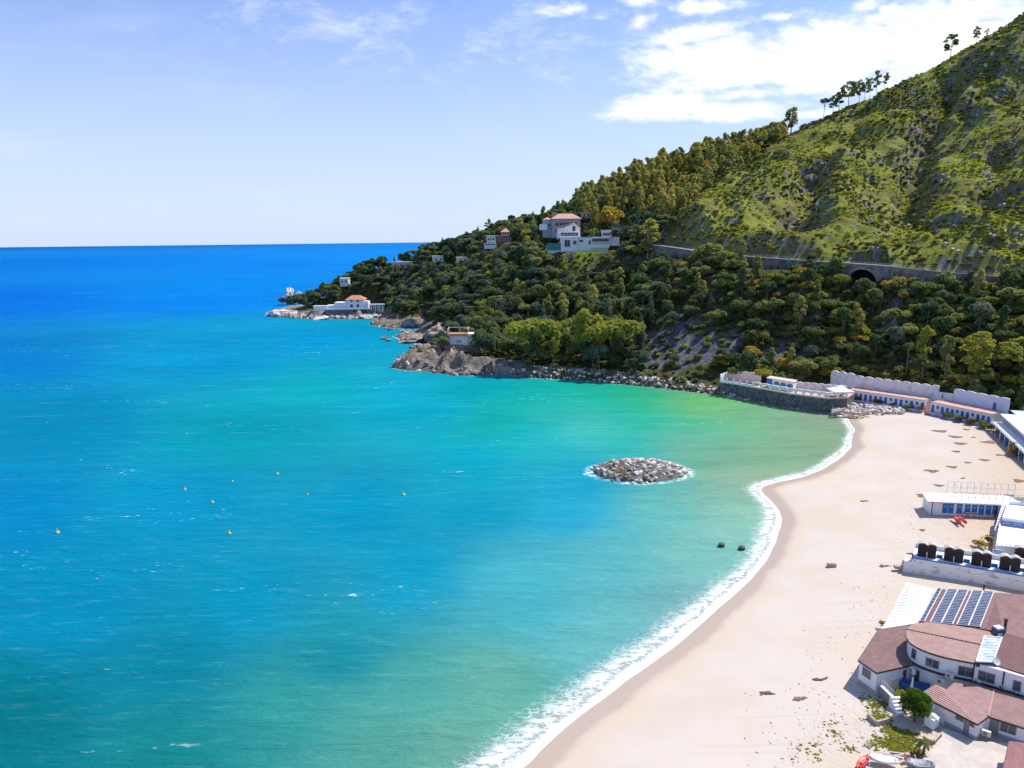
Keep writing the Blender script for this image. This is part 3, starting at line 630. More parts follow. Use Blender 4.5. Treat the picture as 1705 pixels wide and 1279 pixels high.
    t.l.new(c, b.inputs['Base Color']); b.inputs['IOR'].default_value = 1.33; b.inputs['Specular IOR Level'].default_value = 0
    t.l.new(t.m('ADD', .16, t.m('MULTIPLY', allf, .6)), b.inputs['Roughness'])
    bn = t.add('ShaderNodeBump', i={'Strength': .9, 'Distance': .8}); t.l.new(hgt, bn.inputs['Height']); t.l.new(bn.outputs[0], b.inputs['Normal'])
    gl = t.add('ShaderNodeBsdfGlossy', i={'Roughness': .22}); t.l.new(bn.outputs[0], gl.inputs['Normal']); mx = t.add('ShaderNodeMixShader', i={0: .014}); t.l.new(b.outputs[0], mx.inputs[1]); t.l.new(gl.outputs[0], mx.inputs[2]); t.l.new(mx.outputs[0], t.n['Material Output'].inputs[0])
    return m
SZ = np.zeros(SX.shape)
sea = gridmesh('sea', SX, SY, SZ, [sea_mat()], keep=((SSD > -14)), attrs={'wcol': ('FLOAT_COLOR', np.concatenate([SCOL, np.ones((len(SCOL), 1))], 1)), 'sb': ('FLOAT', SBD), 'sr': ('FLOAT', SRK)})
tag(sea, 'turquoise bay turning deep blue towards the horizon', None, None, 'structure')
# ------------------------------------------------------------------ railway, retaining walls, viaduct arch
def polyline_pts(P, step):
    out = []; 
    for i in range(len(P)-1):
        n = max(1, int(np.linalg.norm(P[i+1]-P[i])/step))
        for k in range(n): out.append(P[i]+(P[i+1]-P[i])*k/n)
    out.append(P[-1]); return np.array(out)
def offs(P, o):
    d = np.gradient(P[:, :2], axis=0); d /= np.linalg.norm(d, axis=1)[:, None]; return P[:, :2]+np.stack([-d[:, 1], d[:, 0]], 1)*o
RP = polyline_pts(RAIL, 4.0)
bed = MB(); L_, R_ = offs(RP, .6), offs(RP, 7.5); n = len(RP)
bed.add([(*L_[i], RP[i, 2]+.25) for i in range(n)]+[(*R_[i], RP[i, 2]+.25) for i in range(n)]+[(*L_[i], RP[i, 2]-1) for i in range(n)]+[(*R_[i], RP[i, 2]-1) for i in range(n)],
        [(i, i+1, n+i+1, n+i) for i in range(n-1)]+[(2*n+i, 2*n+i+1, i+1, i) for i in range(n-1)]+[(n+i, n+i+1, 3*n+i+1, 3*n+i) for i in range(n-1)])
o = bed.build('coast_road', pmat('road_bed', (.17, .16, .15), .9, (.11, .105, .10), .6, 1)); tag(o, 'narrow grey coast line shelf cut across the hillside', None, None, 'structure')
ARCH = D(1430, 470, 312.5)
ia_ = int(np.argmin(np.hypot(RP[:, 0]-ARCH[0], RP[:, 1]-ARCH[1]))); i0, i1 = ia_-3, ia_+3
def wallrun(a, b, name, label, depth=7.5):
    root = empty(name, (RP[a, 0], RP[a, 1], RP[a, 2]-depth), label, 'wall', 'walls carrying the coast line')
    w = MB(); cap = MB()
    for i in range(a, b):
        for mb, th, z0, z1, oo in ((w, .9, -depth, .3, .2), (cap, 1.15, .3, .55, .2)):
            P = offs(RP[i:i+2], oo); mb.profile(P[0], P[1], th, [0, 1], [RP[i, 2]+z0, RP[i+1, 2]+z0], [RP[i, 2]+z1, RP[i+1, 2]+z1])
    w.build('masonry_face', stonel, root); cap.build('coping', pmat('coping', (.42, .40, .37), .9, (.3, .28, .26), .5, 1), root)
    return root
wallrun(0, 11, 'retaining_wall', 'grey masonry wall under the coast line beside the tall olive trees, left of the arch')
wallrun(11, i0, 'retaining_wall', 'long bare grey masonry wall just left of the railway arch')
wallrun(i1, len(RP)-1, 'retaining_wall', 'low grey masonry wall running right from the railway arch')
root = empty('viaduct_arch', (*RP[ia_, :2], RP[ia_, 2]-14), 'stone bridge arch with dark opening under the coast line', 'bridge')
P = offs(RP[i0:i1+1], .15); pa, pb = P[0], P[-1]; Ln = np.linalg.norm(pb-pa); us = np.linspace(0, 1, 61); za = RP[i0, 2]; zb_ = RP[i1, 2]
ztop = [za+(zb_-za)*u+.35 for u in us]; zbot = []; AR = 6.6; ctr = .5
for u, zt in zip(us, ztop):
    x = (u-ctr)*Ln; zbot.append(zt-1.9-AR+math.sqrt(max(0, AR*AR-x*x)) if abs(x) < AR else zt-17)
w = MB(); w.profile(pa, pb, 2.6, us, zbot, ztop); w.build('arch_wall', stonel, root)
w = MB(); dirv = (pb-pa)/Ln; nrm = np.array([dirv[1], -dirv[0]])
for k in range(24):
    a0, a1 = math.pi*k/24, math.pi*(k+1)/24; q = []
    for r_, a_ in ((AR, a0), (AR+.9, a0), (AR+.9, a1), (AR, a1)):
        u = ctr*Ln+r_*math.cos(a_); zz = (za+zb_)/2-1.55-AR+r_*math.sin(a_); c = pa+dirv*u; q.append((c, zz))
    vs = [(*(c+nrm*1.32), z) for c, z in q]+[(*(c+nrm*1.5), z) for c, z in q]; w.add(vs, [(0, 1, 2, 3), (7, 6, 5, 4), (0, 4, 5, 1), (1, 5, 6, 2), (2, 6, 7, 3), (3, 7, 4, 0)])
w.build('arch_ring', pmat('arch_ring', (.34, .32, .29), .9, (.2, .19, .18), .8, 1), root)
w = MB(); w.profile(pa, pb, 2.9, [0, 1], [za+.35, zb_+.35], [za+.75, zb_+.75]); w.build('coping', MATS['coping'], root)
w = MB(); c0 = (pa+pb)/2-nrm*10.5; w.profile(c0-dirv*9, c0+dirv*9, .6, [0, 1], [za-16]*2, [za-.5]*2); w.build('rear_wall', pmat('painted_shade_stone', (.04, .04, .04), .95), root)  # near-black colour paints the shade of the arch opening onto the rear wall
w = MB(); c0 = (pa+pb)/2-nrm*5.2; c9 = [c0-dirv*8-nrm*4.9, c0+dirv*8-nrm*4.9, c0+dirv*8+nrm*3.8, c0-dirv*8+nrm*3.8]; w.prism(c9, (za+zb_)/2-.9, (za+zb_)/2-.15); w.build('vault_deck', stone, root)
w = MB(); [w.profile(c0+dirv*s_*7.4-nrm*5, c0+dirv*s_*7.4+nrm*4, .7, [0, 1], [za-16]*2, [za-.9]*2) for s_ in (-1, 1)]; w.build('side_wall', rockd, root)
# trackside fence on the shelf
def fence(a, b, label, off, hh=1.5, step=1):
    P = offs(RP, off); root = empty('trackside_fence', (*P[a], RP[a, 2]+.25), label, 'fence', 'fences along the coast line'); rl = MB()
    for i in range(a, b, step):
        p = MB(); p.box((P[i, 0], P[i, 1], RP[i, 2]+.2), (.12, .12, hh)); p.build('post', metal, root)
    for i in range(a, b-1):
        for h_ in (.5, 1.0, hh-.08): rl.bar((*P[i], RP[i, 2]+.2+h_), (*P[i+1], RP[i+1, 2]+.2+h_), .07)
    rl.build('rail', metal, root)
fence(8, i0-1, 'thin grey trackside fence left of the railway arch', 1.2)
fence(i0, i1+8, 'thin grey trackside fence crossing over the railway arch', 1.4, 1.3)
fence(i1+10, len(RP)-6, 'thin grey trackside fence near the right edge of the hill', 1.2, 1.4)

# ------------------------------------------------------------------ beach cabins below the cliff
def scallops(L, base, amp, per, N=None):
    N = N or max(8, int(L/per*8)); us = np.linspace(0, 1, N+1); return us, [base+amp*math.sqrt(max(0, 1-((u*L/per % 1)*2-1)**2)) for u in us]
def cabin_row(A, B, ztop, n, label, group, depth=6.5, short=(), ladder=None):
    A = np.array(A[:2]); B = np.array(B[:2]); L = np.linalg.norm(B-A); d = (B-A)/L; nb = np.array([-d[1], d[0]])   # nb points inland
    if nb[1] < 0: nb = -nb
    root = empty('cabin_row', (*((A+B)/2), 2.3), label, 'cabins', group)
    w = MB(); w.prism([A, B, B+nb*depth, A+nb*depth], 1.5, ztop); w.build('wall', white, root)
    r = MB(); r.prism([A-nb*.25, B-nb*.25, B+nb*(depth+.2), A+nb*(depth+.2)], ztop, ztop+.12); r.build('roof_terrace', pinkf, root)
    e = MB(); e.prism([A-nb*.32, B-nb*.32, B-nb*.22, A-nb*.22], ztop-.12, ztop+.22); e.build('parapet', pmat('salmon_edge', (.66, .42, .35), .8, (.7, .6, .55), .7, .8), root)
    st = L/n
    for i in range(n):
        s = st*(i+.5); hh = ztop-.85
        if i in short: window(root, A, B, s-.42, s+.42, 3.7, hh, 'window', blued, blued, 1, 1)
        else: door(root, A, B, s-.48, s+.48, 2.45, hh, blued if i % 4 else bluep)
    return root, A, B, nb, d
g1 = 'white cabin rows with blue doors below the cliff'
rA = cabin_row(G(*c3(172, 330), 2.5), G(*c3(838, 428), 2.5), 5.55, 15, 'long white cabin row with blue doors nearest the arched terrace', g1, short=(1, 5, 6, 8, 11, 13))
rB = cabin_row(G(*c3(885, 442), 2.5), G(*c3(1415, 556), 2.5), 5.55, 12, 'white cabin row with blue doors running to the stilted pavilion', g1, short=(1, 5, 8))
# paved strip and kerb before the cabins
for (r_, A, B, nb, d), lab in ((rA, 'left'), (rB, 'right')):
    k = MB(); k.prism([A-nb*2.6, B-nb*2.6, B+nb*.5, A+nb*.5], 1.0, 2.42); o = k.build('promenade', pinkf); tag(o, 'salmon paved strip before the cabin doors', None, None, 'structure')
    k = MB(); k.prism([A-nb*2.9, B-nb*2.9, B-nb*2.6, A-nb*2.6], .8, 2.62); o = k.build('kerb_wall', pmat('violet_blue', (.13, .14, .33), .8, (.3, .3, .4), .6, .8)); tag(o, 'low violet blue kerb wall before the %s' % ('longer cabin row by the arches' if lab == 'left' else 'cabin row next to the stilted pavilion'), 'wall', 'kerb walls before the cabins')
# ladders / red ramps at the ends of the rows
def ramp(px, lab):
    g = G(*c3(*px), 2.3); r = MB(); r.add([(g[0]-2.2, g[1]-.5, 2.1), (g[0]+.3, g[1]-1.2, 2.1), (g[0]+.9, g[1]+1.2, 5.4), (g[0]+.1, g[1]+1.4, 5.4), (g[0]-2.2, g[1]-.5, 1.9), (g[0]+.3, g[1]-1.2, 1.9), (g[0]+.9, g[1]+1.2, 5.2), (g[0]+.1, g[1]+1.4, 5.2)],
        [(0, 1, 2, 3), (7, 6, 5, 4), (0, 4, 5, 1), (1, 5, 6, 2), (2, 6, 7, 3), (3, 7, 4, 0)])
    tag(r.build('access_ramp', terra), lab, 'ramp', 'red ramps by the cabins')
ramp((868, 432), 'short red ramp in the gap between the two cabin rows'); ramp((1402, 553), 'short red ramp at the cabin row end beside the stilted pavilion')
# scalloped wall behind
def scwall(p, q, z0, z1, per, label, amp=.7, m=oldwhite, th=.5):
    L = np.linalg.norm(np.array(q[:2])-np.array(p[:2])); us, zt = scallops(L, z1, amp, per); w = MB(); w.profile(p, q, th, us, [z0]*len(us), zt)
    o = w.build('scalloped_wall', m); tag(o, label, 'wall', 'white walls behind the cabins'); return o
nb, dA = rA[3], rA[4]
w0 = rA[1]+nb*6.3-dA*0.5; w1 = rA[2]+nb*6.3+dA*2
scwall(w0, w1, 4.6, 9.3, 3.1, 'long scalloped white wall stained lilac above the longer cabin row')
scwall(w0-dA*10+nb*3, w0-dA*.4+nb*1.2, 4.6, 9.6, 3.1, 'short scalloped white wall with rust marks behind the white tent')
nb2, dB = rB[3], rB[4]; v0 = rB[1]+nb2*7.0-dB*2; v1 = rB[2]+nb2*6.6+dB*1.0
scwall(v0+dB*5, v1, 4.8, 9.6, 3.6, 'blue tinted scalloped white wall above the shorter cabin row', .45, m=pmat('blue_white', (.62, .66, .78), .8, (.5, .55, .7), .4, .8))
L = np.linalg.norm(v0+dB*5-w1)
w = MB(); w.profile(w1, v0+dB*4.8, .4, [0, 1], [4.6, 4.6], [7.8, 8.2]); tag(w.build('link_wall', oldwhite), 'low plain white wall joining the two scalloped walls', 'wall', 'white walls behind the cabins')
r = empty('wall_door', (*(v1-dB*4), 5.7), 'blue door at the right end of the upper white wall', 'door'); door(r, v0, v1, np.linalg.norm(v1-v0)-4.6, np.linalg.norm(v1-v0)-3.6, 5.7, 7.9, blued)
for ch in r.children: ch.location.x += -nb2[0]*.3; ch.location.y += -nb2[1]*.3
def parasol(p, h, label, col=None, z=None, wdt=.32):
    root = empty('closed_parasol', p, label, 'parasol'); m = MB(); m.tube([(p[0], p[1], p[2]), (p[0], p[1], p[2]+h*.35)], [.05, .05], 6); m.build('pole', metal, root)
    m = MB(); m.tube([(p[0], p[1], p[2]+h*.3), (p[0], p[1], p[2]+h*.45), (p[0], p[1], p[2]+h*.8), (p[0], p[1], p[2]+h)], [wdt*.8, wdt, wdt*.5, .04], 10); m.build('canopy', col or whitec, root, smooth=True); return root
gg = G(*c3(988, 352), 5.6); parasol((gg[0], gg[1], 5.6), 2.6, 'dark closed parasol before the plain wall above the cabins', pmat('grey_cloth', (.16, .17, .2), .8))
# hidden rubble ground between walls and slope is covered by scrub later

# ------------------------------------------------------------------ arched terrace on its stone bastion
ED = [G(*cT(*a), 5.0)[:2] for a in [(128, 252), (300, 272), (500, 310), (700, 345), (900, 382), (1050, 402), (1200, 422), (1350, 438), (1480, 436), (1572, 428)]]
dd = ED[-1]-ED[0]; inl = np.array([-dd[1], dd[0]]); inl = inl/np.linalg.norm(inl); inl = -inl if inl[1] < 0 else inl
BK = [ED[-1]+inl*9, ED[-4]+inl*11+np.array([2, 0]), ED[4]+inl*11, ED[0]+inl*8]
root = empty('stone_terrace', (ED[4][0], ED[4][1], 0), 'dark stone bastion with white arcade standing over the shore rocks', 'terrace')
w = MB(); w.prism(list(ED)+BK, -1.5, 4.9); w.build('bastion', stone, root)
w = MB(); w.prism(list(ED)+BK, 4.9, 5.02); w.build('deck', pinkf, root)
ac = MB(); tot = 0
edp = [np.array(e) for e in ED]
def arcade(p, q, n, zt=7.4):
    L = np.linalg.norm(q-p); per = L/n; N = n*16; us = np.linspace(0, 1, N+1); zb = []
    for u in us:
        x = (u*L % per)-per/2; r = per*.42; zb.append(5.02 if abs(x) > r or u in (0, 1) else 5.02+.55+math.sqrt(max(0, r*r-x*x))*.78)
    # the parapet below each opening
    m = MB(); m.profile(p, q, .45, us, zb, [min(zt, z) if z > 5.1 else zt-.25 for z in zb] if False else [zt-.35+.3*math.sqrt(max(0, 1-(((u*L % per)/per)*2-1)**2)) for u in us]); m.build('arcade', white, root)
    m = MB(); m.profile(p, q, .3, [0, 1], [5.02]*2, [5.5]*2); m.build('parapet', pmat('pink_plaster', (.72, .52, .45), .8, (.75, .66, .62), .6, .9), root)
arcade(edp[2], edp[4], 4); arcade(edp[4], edp[7], 5); arcade(edp[7], edp[9], 2)
m = MB(); m.profile(edp[0], edp[1], .35, [0, 1], [5.02]*2, [5.95]*2); m.profile(edp[1], edp[2], .35, [0, 1], [5.02]*2, [5.95]*2); m.build('parapet', white, root)
for t_ in (.02, .22, .42, .62, .82, 1.0):
    c = edp[0]+(edp[2]-edp[0])*t_; m = MB(); m.box((c[0], c[1], 5.02), (.5, .5, 2.1)); m.build('pillar', white, root)
scwall(edp[0]+inl*.3, edp[0]+inl*7.5, 4.9, 7.9, 2.5, 'white end wall of the arched terrace facing the open sea', .3, white, .4)
scwall(edp[0]+inl*7.2, edp[2]+inl*8, 4.9, 8.7, 2.9, 'pinkish scalloped back wall at the left end of the arched terrace', .5, pmat('pinkish_white', (.74, .63, .58), .8, (.66, .5, .44), .6, .9), .45)
scwall(edp[4]+inl*8.8, edp[-2]+inl*8.4, 4.9, 7.7, 2.4, 'long pale lilac wall with scalloped top behind the arcade', .45, oldwhite, .45)
# blue and white bar house on the terrace
pa, pb = edp[2]+inl*4.2+(edp[4]-edp[2])*.28, edp[4]+inl*4.4+(edp[4]-edp[2])*.02; dv = (pb-pa)/np.linalg.norm(pb-pa); Lb = np.linalg.norm(pb-pa)
root = empty('beach_bar', (*((pa+pb)/2), 5.02), 'white house with three blue arched windows behind the arcade', 'bar')
m = MB(); m.prism([pa, pb, pb+inl*4, pa+inl*4], 4.9, 8.5); m.build('wall', white, root)
m = MB(); m.prism([pa-inl*.3-dv*.2, pb-inl*.3+dv*.2, pb+inl*4.2+dv*.2, pa+inl*4.2-dv*.2], 8.5, 8.75); m.build('roof', pmat('pink_roof', (.62, .42, .36), .8, (.6, .55, .52), .7, .8), root)
m = MB(); m.prism([pa-inl*.06, pa+dv*2.3-inl*.06, pa+dv*2.3+inl*.5, pa+inl*.5], 5.1, 8.4); m.build('door', bluep, root)
for k in range(3):
    c = pa+dv*(Lb*(.38+.25*k)); m = MB(); pts = []
    for a in np.linspace(0, math.pi, 11): pts.append((c+dv*1.15*math.cos(a), 7.0+.85*math.sin(a)))
    pts = [(c+dv*1.15, 6.0)]+pts+[(c-dv*1.15, 6.0)]; nn = len(pts)
    m.add([(*(p_-inl*.1), z) for p_, z in pts]+[(*(p_+inl*.1), z) for p_, z in pts], [tuple(range(nn)), tuple(range(nn, 2*nn))[::-1]]+[(i, (i+1) % nn, nn+(i+1) % nn, nn+i) for i in range(nn)]); m.build('window', pmat('teal_window', (.02, .17, .36), .3), root)
# white tent
c = edp[7]+inl*3.6+(edp[8]-edp[7])*.8; root = empty('white_tent', (c[0], c[1], 5.02), 'white pointed tent at the right end of the arcade', 'tent')
m = MB(); hw = 3.4; ps = [(c[0]+u*hw, c[1]+v*hw) for u, v in ((-1, -1), (1, -1), (1, 1), (-1, 1))]
V = [(x, y, 7.5) for x, y in ps]+[((x+c[0])/2, (y+c[1])/2, 8.15) for x, y in ps]+[(c[0], c[1], 9.3)]+[(x, y, 7.2) for x, y in ps]
m.add(V, [(i, (i+1) % 4, 4+(i+1) % 4, 4+i) for i in range(4)]+[(4+i, 4+(i+1) % 4, 8) for i in range(4)]+[(9+i, 9+(i+1) % 4, (i+1) % 4, i) for i in range(4)]); m.build('canopy', whitec, root, fixn=False)
for x, y in ps: m = MB(); m.tube([(x*.98+c[0]*.02, y*.98+c[1]*.02, 5.02), (x*.98+c[0]*.02, y*.98+c[1]*.02, 7.4)], [.07, .07], 6); m.build('pole', metal, root)

# ------------------------------------------------------------------ stilted blue pavilion at the right edge
q0 = G(*c5(405, 610), 2); q1 = G(*c5(700, 905), 2); q1[:2] = q0[:2]+(q1[:2]-q0[:2])*1.0; dv = (q1-q0)[:2]; Lq = np.linalg.norm(dv); dv /= Lq; q2 = q0[:2]+dv*(Lq*1.62); back = np.array([-dv[1], dv[0]]); back = back if back[0] > 0 else -back
eav = HT(q0, c5(410, 505)[1]); top = HT(q0, c5(410, 395)[1])
root = empty('stilted_pavilion', (*q0[:2], 2), 'blue pavilion on posts with long white flat roof at the right edge', 'pavilion')
m = MB(); m.prism([q0[:2]+back*1.2, q2+back*1.2, q2+back*9, q0[:2]+back*9], 1.6, eav-.1); m.build('wall', pmat('pale_blue_wall', (.05, .22, .46), .7, (.12, .33, .55), .4, .8), root)
m = MB(); m.prism([q0[:2]-back*.3, q2-back*.3, q2+back*9.2, q0[:2]+back*9.2], eav-.1, eav+.25); m.build('deck', whitec, root)
m = MB(); m.prism([q0[:2]+back*2.6, q2+back*2.6, q2+back*8, q0[:2]+back*8], eav+.25, top-.3); m.build('upper_storey', pmat('grey_slats', (.22, .24, .30), .7, (.45, .46, .5), 1.5, 1), root)
m = MB(); m.prism([q0[:2]+back*1.9-dv*.6, q2+back*1.9, q2+back*8.6, q0[:2]+back*8.6-dv*.6], top-.3, top+.1); m.build('roof', whitec, root)
for k in range(17):
    c = q0[:2]+dv*(Lq*1.6*k/16); m = MB(); m.bar((*c, 1.6), (*c, eav), .22); m.build('post', bluep if k % 2 else whitec, root)
m = MB()
for h_ in (.35, .7, 1.05): m.bar((*(q0[:2]-back*.15), eav+h_), (*(q2-back*.15), eav+h_), .07)
for k in range(26):
    c = q0[:2]-back*.15+dv*(Lq*1.6*k/25); m.bar((*c, eav+.2), (*c, eav+1.1), .06)
m.build('railing', metal, root)
for k in range(12):
    s = Lq*1.6*(k+.5)/12; door(root, q0[:2]+back*1.17, q2+back*1.17, s-.6, s+.6, 1.9, eav-.7, bluep if k % 3 else whitec, out=1 if np.dot(np.array([dv[1], -dv[0]]), back) < 0 else -1)
# long flat house behind the pavilion
h0 = G(*c5(690, 345), 6.5); root = empty('flat_roofed_house', (h0[0]+8, h0[1]-2, 2), 'low dark house with flat pale roof behind the stilted pavilion', 'house')
pts = [h0[:2], h0[:2]+dv*20, h0[:2]+dv*20+back*9, h0[:2]+back*9]
m = MB(); m.prism(pts, 1.5, 6.1); m.build('wall', pmat('dark_wall', (.06, .07, .10), .8, (.1, .1, .12), 1, 1), root)
m = MB(); m.prism([pts[0]-dv*.5-back*.5, pts[1]-back*.5, pts[2]+back*.5, pts[3]-dv*.5+back*.5], 6.1, 6.4); m.build('roof', pmat('pale_roof', (.55, .6, .66), .6), root)
y0 = G(*c5(705, 80), 7); root = empty('yellow_hut', (y0[0]+3, y0[1]+2, 6), 'small ochre gabled hut among shrubs above the upper wall', 'hut')
m = MB(); m.box((y0[0]+3.5, y0[1]+2, 5), (7, 5, 4)); m.build('wall', pmat('ochre', (.45, .28, .08), .8), root)
m = MB(); xa, ya = y0[0]+3.5, y0[1]+2; m.add([(xa-3.9, ya-2.9, 9), (xa+3.9, ya-2.9, 9), (xa+3.9, ya+2.9, 9), (xa-3.9, ya+2.9, 9), (xa-3.9, ya, 10.6), (xa+3.9, ya, 10.6)], [(0, 1, 5, 4), (2, 3, 4, 5), (0, 4, 3), (1, 2, 5), (3, 2, 1, 0)]); m.build('roof', pmat('brown_roof', (.22, .11, .06), .8), root)

# ------------------------------------------------------------------ long cabin block with blue doors on the sand
A = G(*c2(372, 500), 2)[:2]; B = A+(G(*c2(1080, 535), 2)[:2]-A)*1.12; L = np.linalg.norm(B-A); d = (B-A)/L; nb = np.array([-d[1], d[0]])
root = empty('beach_cabin_block', (*((A+B)/2), 2), 'long low white block with a row of bright blue doors on the sand', 'cabins')
ze = 4.6
m = MB(); m.prism([A, B, B+nb*4.6, A+nb*4.6], 1.4, ze); m.build('wall', white, root)
m = MB(); m.prism([A-nb*.7-d*1.1, A+d*4.3-nb*.7, A+d*4.3+nb*5.0, A-d*.2+nb*5.0], ze, ze+.16); m.prism([A+d*4.32-nb*.55, B-nb*.55, B+nb*5.2, A+d*4.32+nb*5.2], ze-.05, ze+.13); m.build('roof', whitec, root)
m = MB(); m.prism([A-nb*.78-d*1.1, A+d*4.3-nb*.78, A+d*4.3-nb*.71, A-d*1.1-nb*.71], ze-.1, ze+.12); m.build('fascia', pmat('pink_fascia', (.55, .35, .33), .8), root)
for i, (cx, ht) in enumerate([(492, 0), (541, 0), (611, 0), (679, 1), (736, 1), (794, 0), (850, 0), (906, 0), (963, 0), (1016, 0), (1072, 0)]):
    s = np.dot(G(*c2(cx, 505), 2)[:2]-A, d); s = min(s, L-.8)
    o = door(root, A, B, s-.52, s+.52, 2.55 if ht else 2.1, ze-.35, bluep); 
    pn = MB(); p_ = A+d*s-nb*.07; pn.prism([p_-d*.27-nb*.02, p_+d*.27-nb*.02, p_+d*.27+nb*.03, p_-d*.27+nb*.03], ze-1.15, ze-.7); pn.build('panel', pmat('light_blue', (.10, .40, .75), .5), o)
m = MB()
for s in (.05, L*.72): c = A+d*s-nb*.1; m.bar((*c, 1.6), (*c, ze), .14)
m.build('downpipe', brownd, root)
for (a, b), lab in (((645, 780), 'left'), ((835, 975), 'right')):
    p, q = G(*c2(a, 512), 2)[:2], G(*c2(b, 522), 2)[:2]; rt = empty('bench', (*((p+q)/2-nb*.5), 2), 'long low brick red bench %s' % ('before the middle blue doors' if lab == 'left' else 'before the blue doors next to the white terrace'), 'bench', 'benches before the blue doors')
    m = MB(); m.prism([p-nb*.9, q-nb*.9, q-nb*.35, p-nb*.35], 2.4, 2.5); m.build('seat', pmat('brick_red', (.5, .22, .18), .8), rt)
    for e in (.05, .5, .95): c = p+(q-p)*e-nb*.62; m = MB(); m.box((*c, 1.8), (.2, .45, .6)); m.build('leg', oldwhite, rt)
# tubular frame over the roof
root = empty('tubular_frame', (*(A+d*8+nb*2), ze), 'thin white tubular awning frame standing over the cabin roof', 'frame'); m = MB()
for k in range(11):
    s = 4.5+k*(L-4)/10; 
    for o_, h_ in ((.4, 2.1), (4.4, 3.1)): c = A+d*s+nb*o_; m.bar((*c, ze), (*c, ze+h_), .07)
    if k < 10 and k % 2 == 0: m.bar((*(A+d*s+nb*.4), ze+2.0), (*(A+d*(s+1.5)+nb*.4), ze+.2), .05)
    m.bar((*(A+d*s+nb*.4), ze+2.1), (*(A+d*s+nb*4.4), ze+3.1), .05)
for o_, h_ in ((.4, 2.1), (.4, 1.1), (4.4, 3.1), (4.4, 1.7), (2.4, 2.6)): m.bar((*(A+d*4.5+nb*o_), ze+h_), (*(A+d*(L+.5)+nb*o_), ze+h_), .06)
m.build('frame_tubes', pmat('white_tube', (.6, .6, .6), .5), root)
m = MB(); c = A-d*.2-nb*.5; m.bar((*c, 1.9), (*c, ze+2.0), .06); tag(m.build('flag_pole', pmat('white_tube', (.6, .6, .6))), 'thin pole at the left corner of the blue door block', 'pole')
# red rescue boat
def hull(mb, c, L, Wd, H, rz, mi=0, N=9, rim=.06):
    rows = []
    for i in range(N):
        t_ = i/(N-1); w = Wd/2*math.sin(math.pi*min(.97, max(.06, t_*.92+.06)))**.6; x = (t_-.5)*L; zt = H*(1+.35*abs(2*t_-1)**2)
        rows.append([(x, -w, zt), (x, -w*.7, zt*.25), (x, 0, 0 if 0 < i < N-1 else zt*.4), (x, w*.7, zt*.25), (x, w, zt), (x, w*.82, zt-.02), (x, 0, zt*.45), (x, -w*.82, zt-.02)])
    co, si = math.cos(rz), math.sin(rz); vs = [(c[0]+x*co-y*si, c[1]+x*si+y*co, c[2]+z) for r in rows for x, y, z in r]; k = 8
    fs = [(i*k+j, i*k+(j+1) % k, (i+1)*k+(j+1) % k, (i+1)*k+j) for i in range(N-1) for j in range(k)]+[tuple(range(k))[::-1], tuple(range((N-1)*k, N*k))]
    mb.add(vs, fs, mi)
red = pmat('red_hull', (.62, .04, .035), .4, (.5, .05, .05), 2, .6)
c = G(*c2(625, 575), 2.1); root = empty('rescue_catamaran', c, 'red twin hulled rowing boat on the sand before the blue doors', 'boat')
for s in (-.55, .55): m = MB(); hull(m, (c[0]+s*.98, c[1]-s*.17, 2.1), 3.9, .55, .55, math.radians(80)); m.build('hull', red, root, smooth=True)
m = MB(); m.box((c[0], c[1]+.2, 2.5), (1.2, 1.5, .14), math.radians(-10)); m.build('deck', pmat('red_deck', (.66, .10, .08), .6), root); m = MB(); m.box((c[0]+.05, c[1]-.2, 2.64), (.9, .3, .25), math.radians(-10)); m.build('seat', pmat('red_deck', (.6, .1, .1)), root)

# ------------------------------------------------------------------ white terraced bathing house right of the cabin block
root = empty('white_terrace_house', (99, 125, 2), 'large bright white flat roofed bathing house at the right edge', 'building')
U0, U1, U2, U3 = G(*c2(1060, 425), 6)[:2], G(*c2(1300, 440), 6)[:2], G(*c2(1300, 610), 6)[:2], G(*c2(1010, 570), 6)[:2]
m = MB(); m.prism([U3, U2, U1, U0], 1.5, 6.0); m.build('upper_block', white, root)
m = MB()
for a, b in ((U0, U1), (U0, U3), (U3, U2)): m.profile(a, b, .25, [0, 1], [5.9]*2, [6.7]*2)
m.build('parapet', whitec, root)
D0, D1, D2, D3 = G(*c2(985, 605), 5.2)[:2], G(*c2(1300, 650), 5.2)[:2], G(*c2(1300, 850), 5.2)[:2], G(*c2(950, 820), 5.2)[:2]
m = MB(); m.prism([D3, D2, D1, D0], 1.5, 5.2); m.build('lower_block', whitec, root)
m = MB(); m.profile(D3, D2, .2, [0, 1], [5.2]*2, [5.9]*2); m.profile(D3, D0, .2, [0, 1], [5.2]*2, [5.6]*2); m.build('parapet', whitec, root)
m = MB(); m.profile(D0+(U3-D0)*.45, D1+(U2-D1)*.45, .5, [0, 1], [5.2]*2, [6.0]*2); m.build('blue_railing', pmat('blue_rail', (.10, .16, .42), .6, (.35, .42, .6), 3, 1), root)
E0, E1 = G(*c2(1000, 520), 2)[:2], G(*c2(925, 850), 2)[:2]
m = MB(); m.profile(E0, E1, .3, [0, 1], [1.5]*2, [4.2]*2); m.build('side_wall', pmat('pink_stripe', (.72, .62, .62), .8, (.5, .33, .34), 2.4, .8), root)
bl = D2-D3; bl = bl/np.linalg.norm(bl)
for k in range(9):
    m = MB(); c = D3+(D2-D3)*(k+.2)/9; m.bar((*c, 5.2), (*c, 6.4), .08); m.build('post', metal, root)
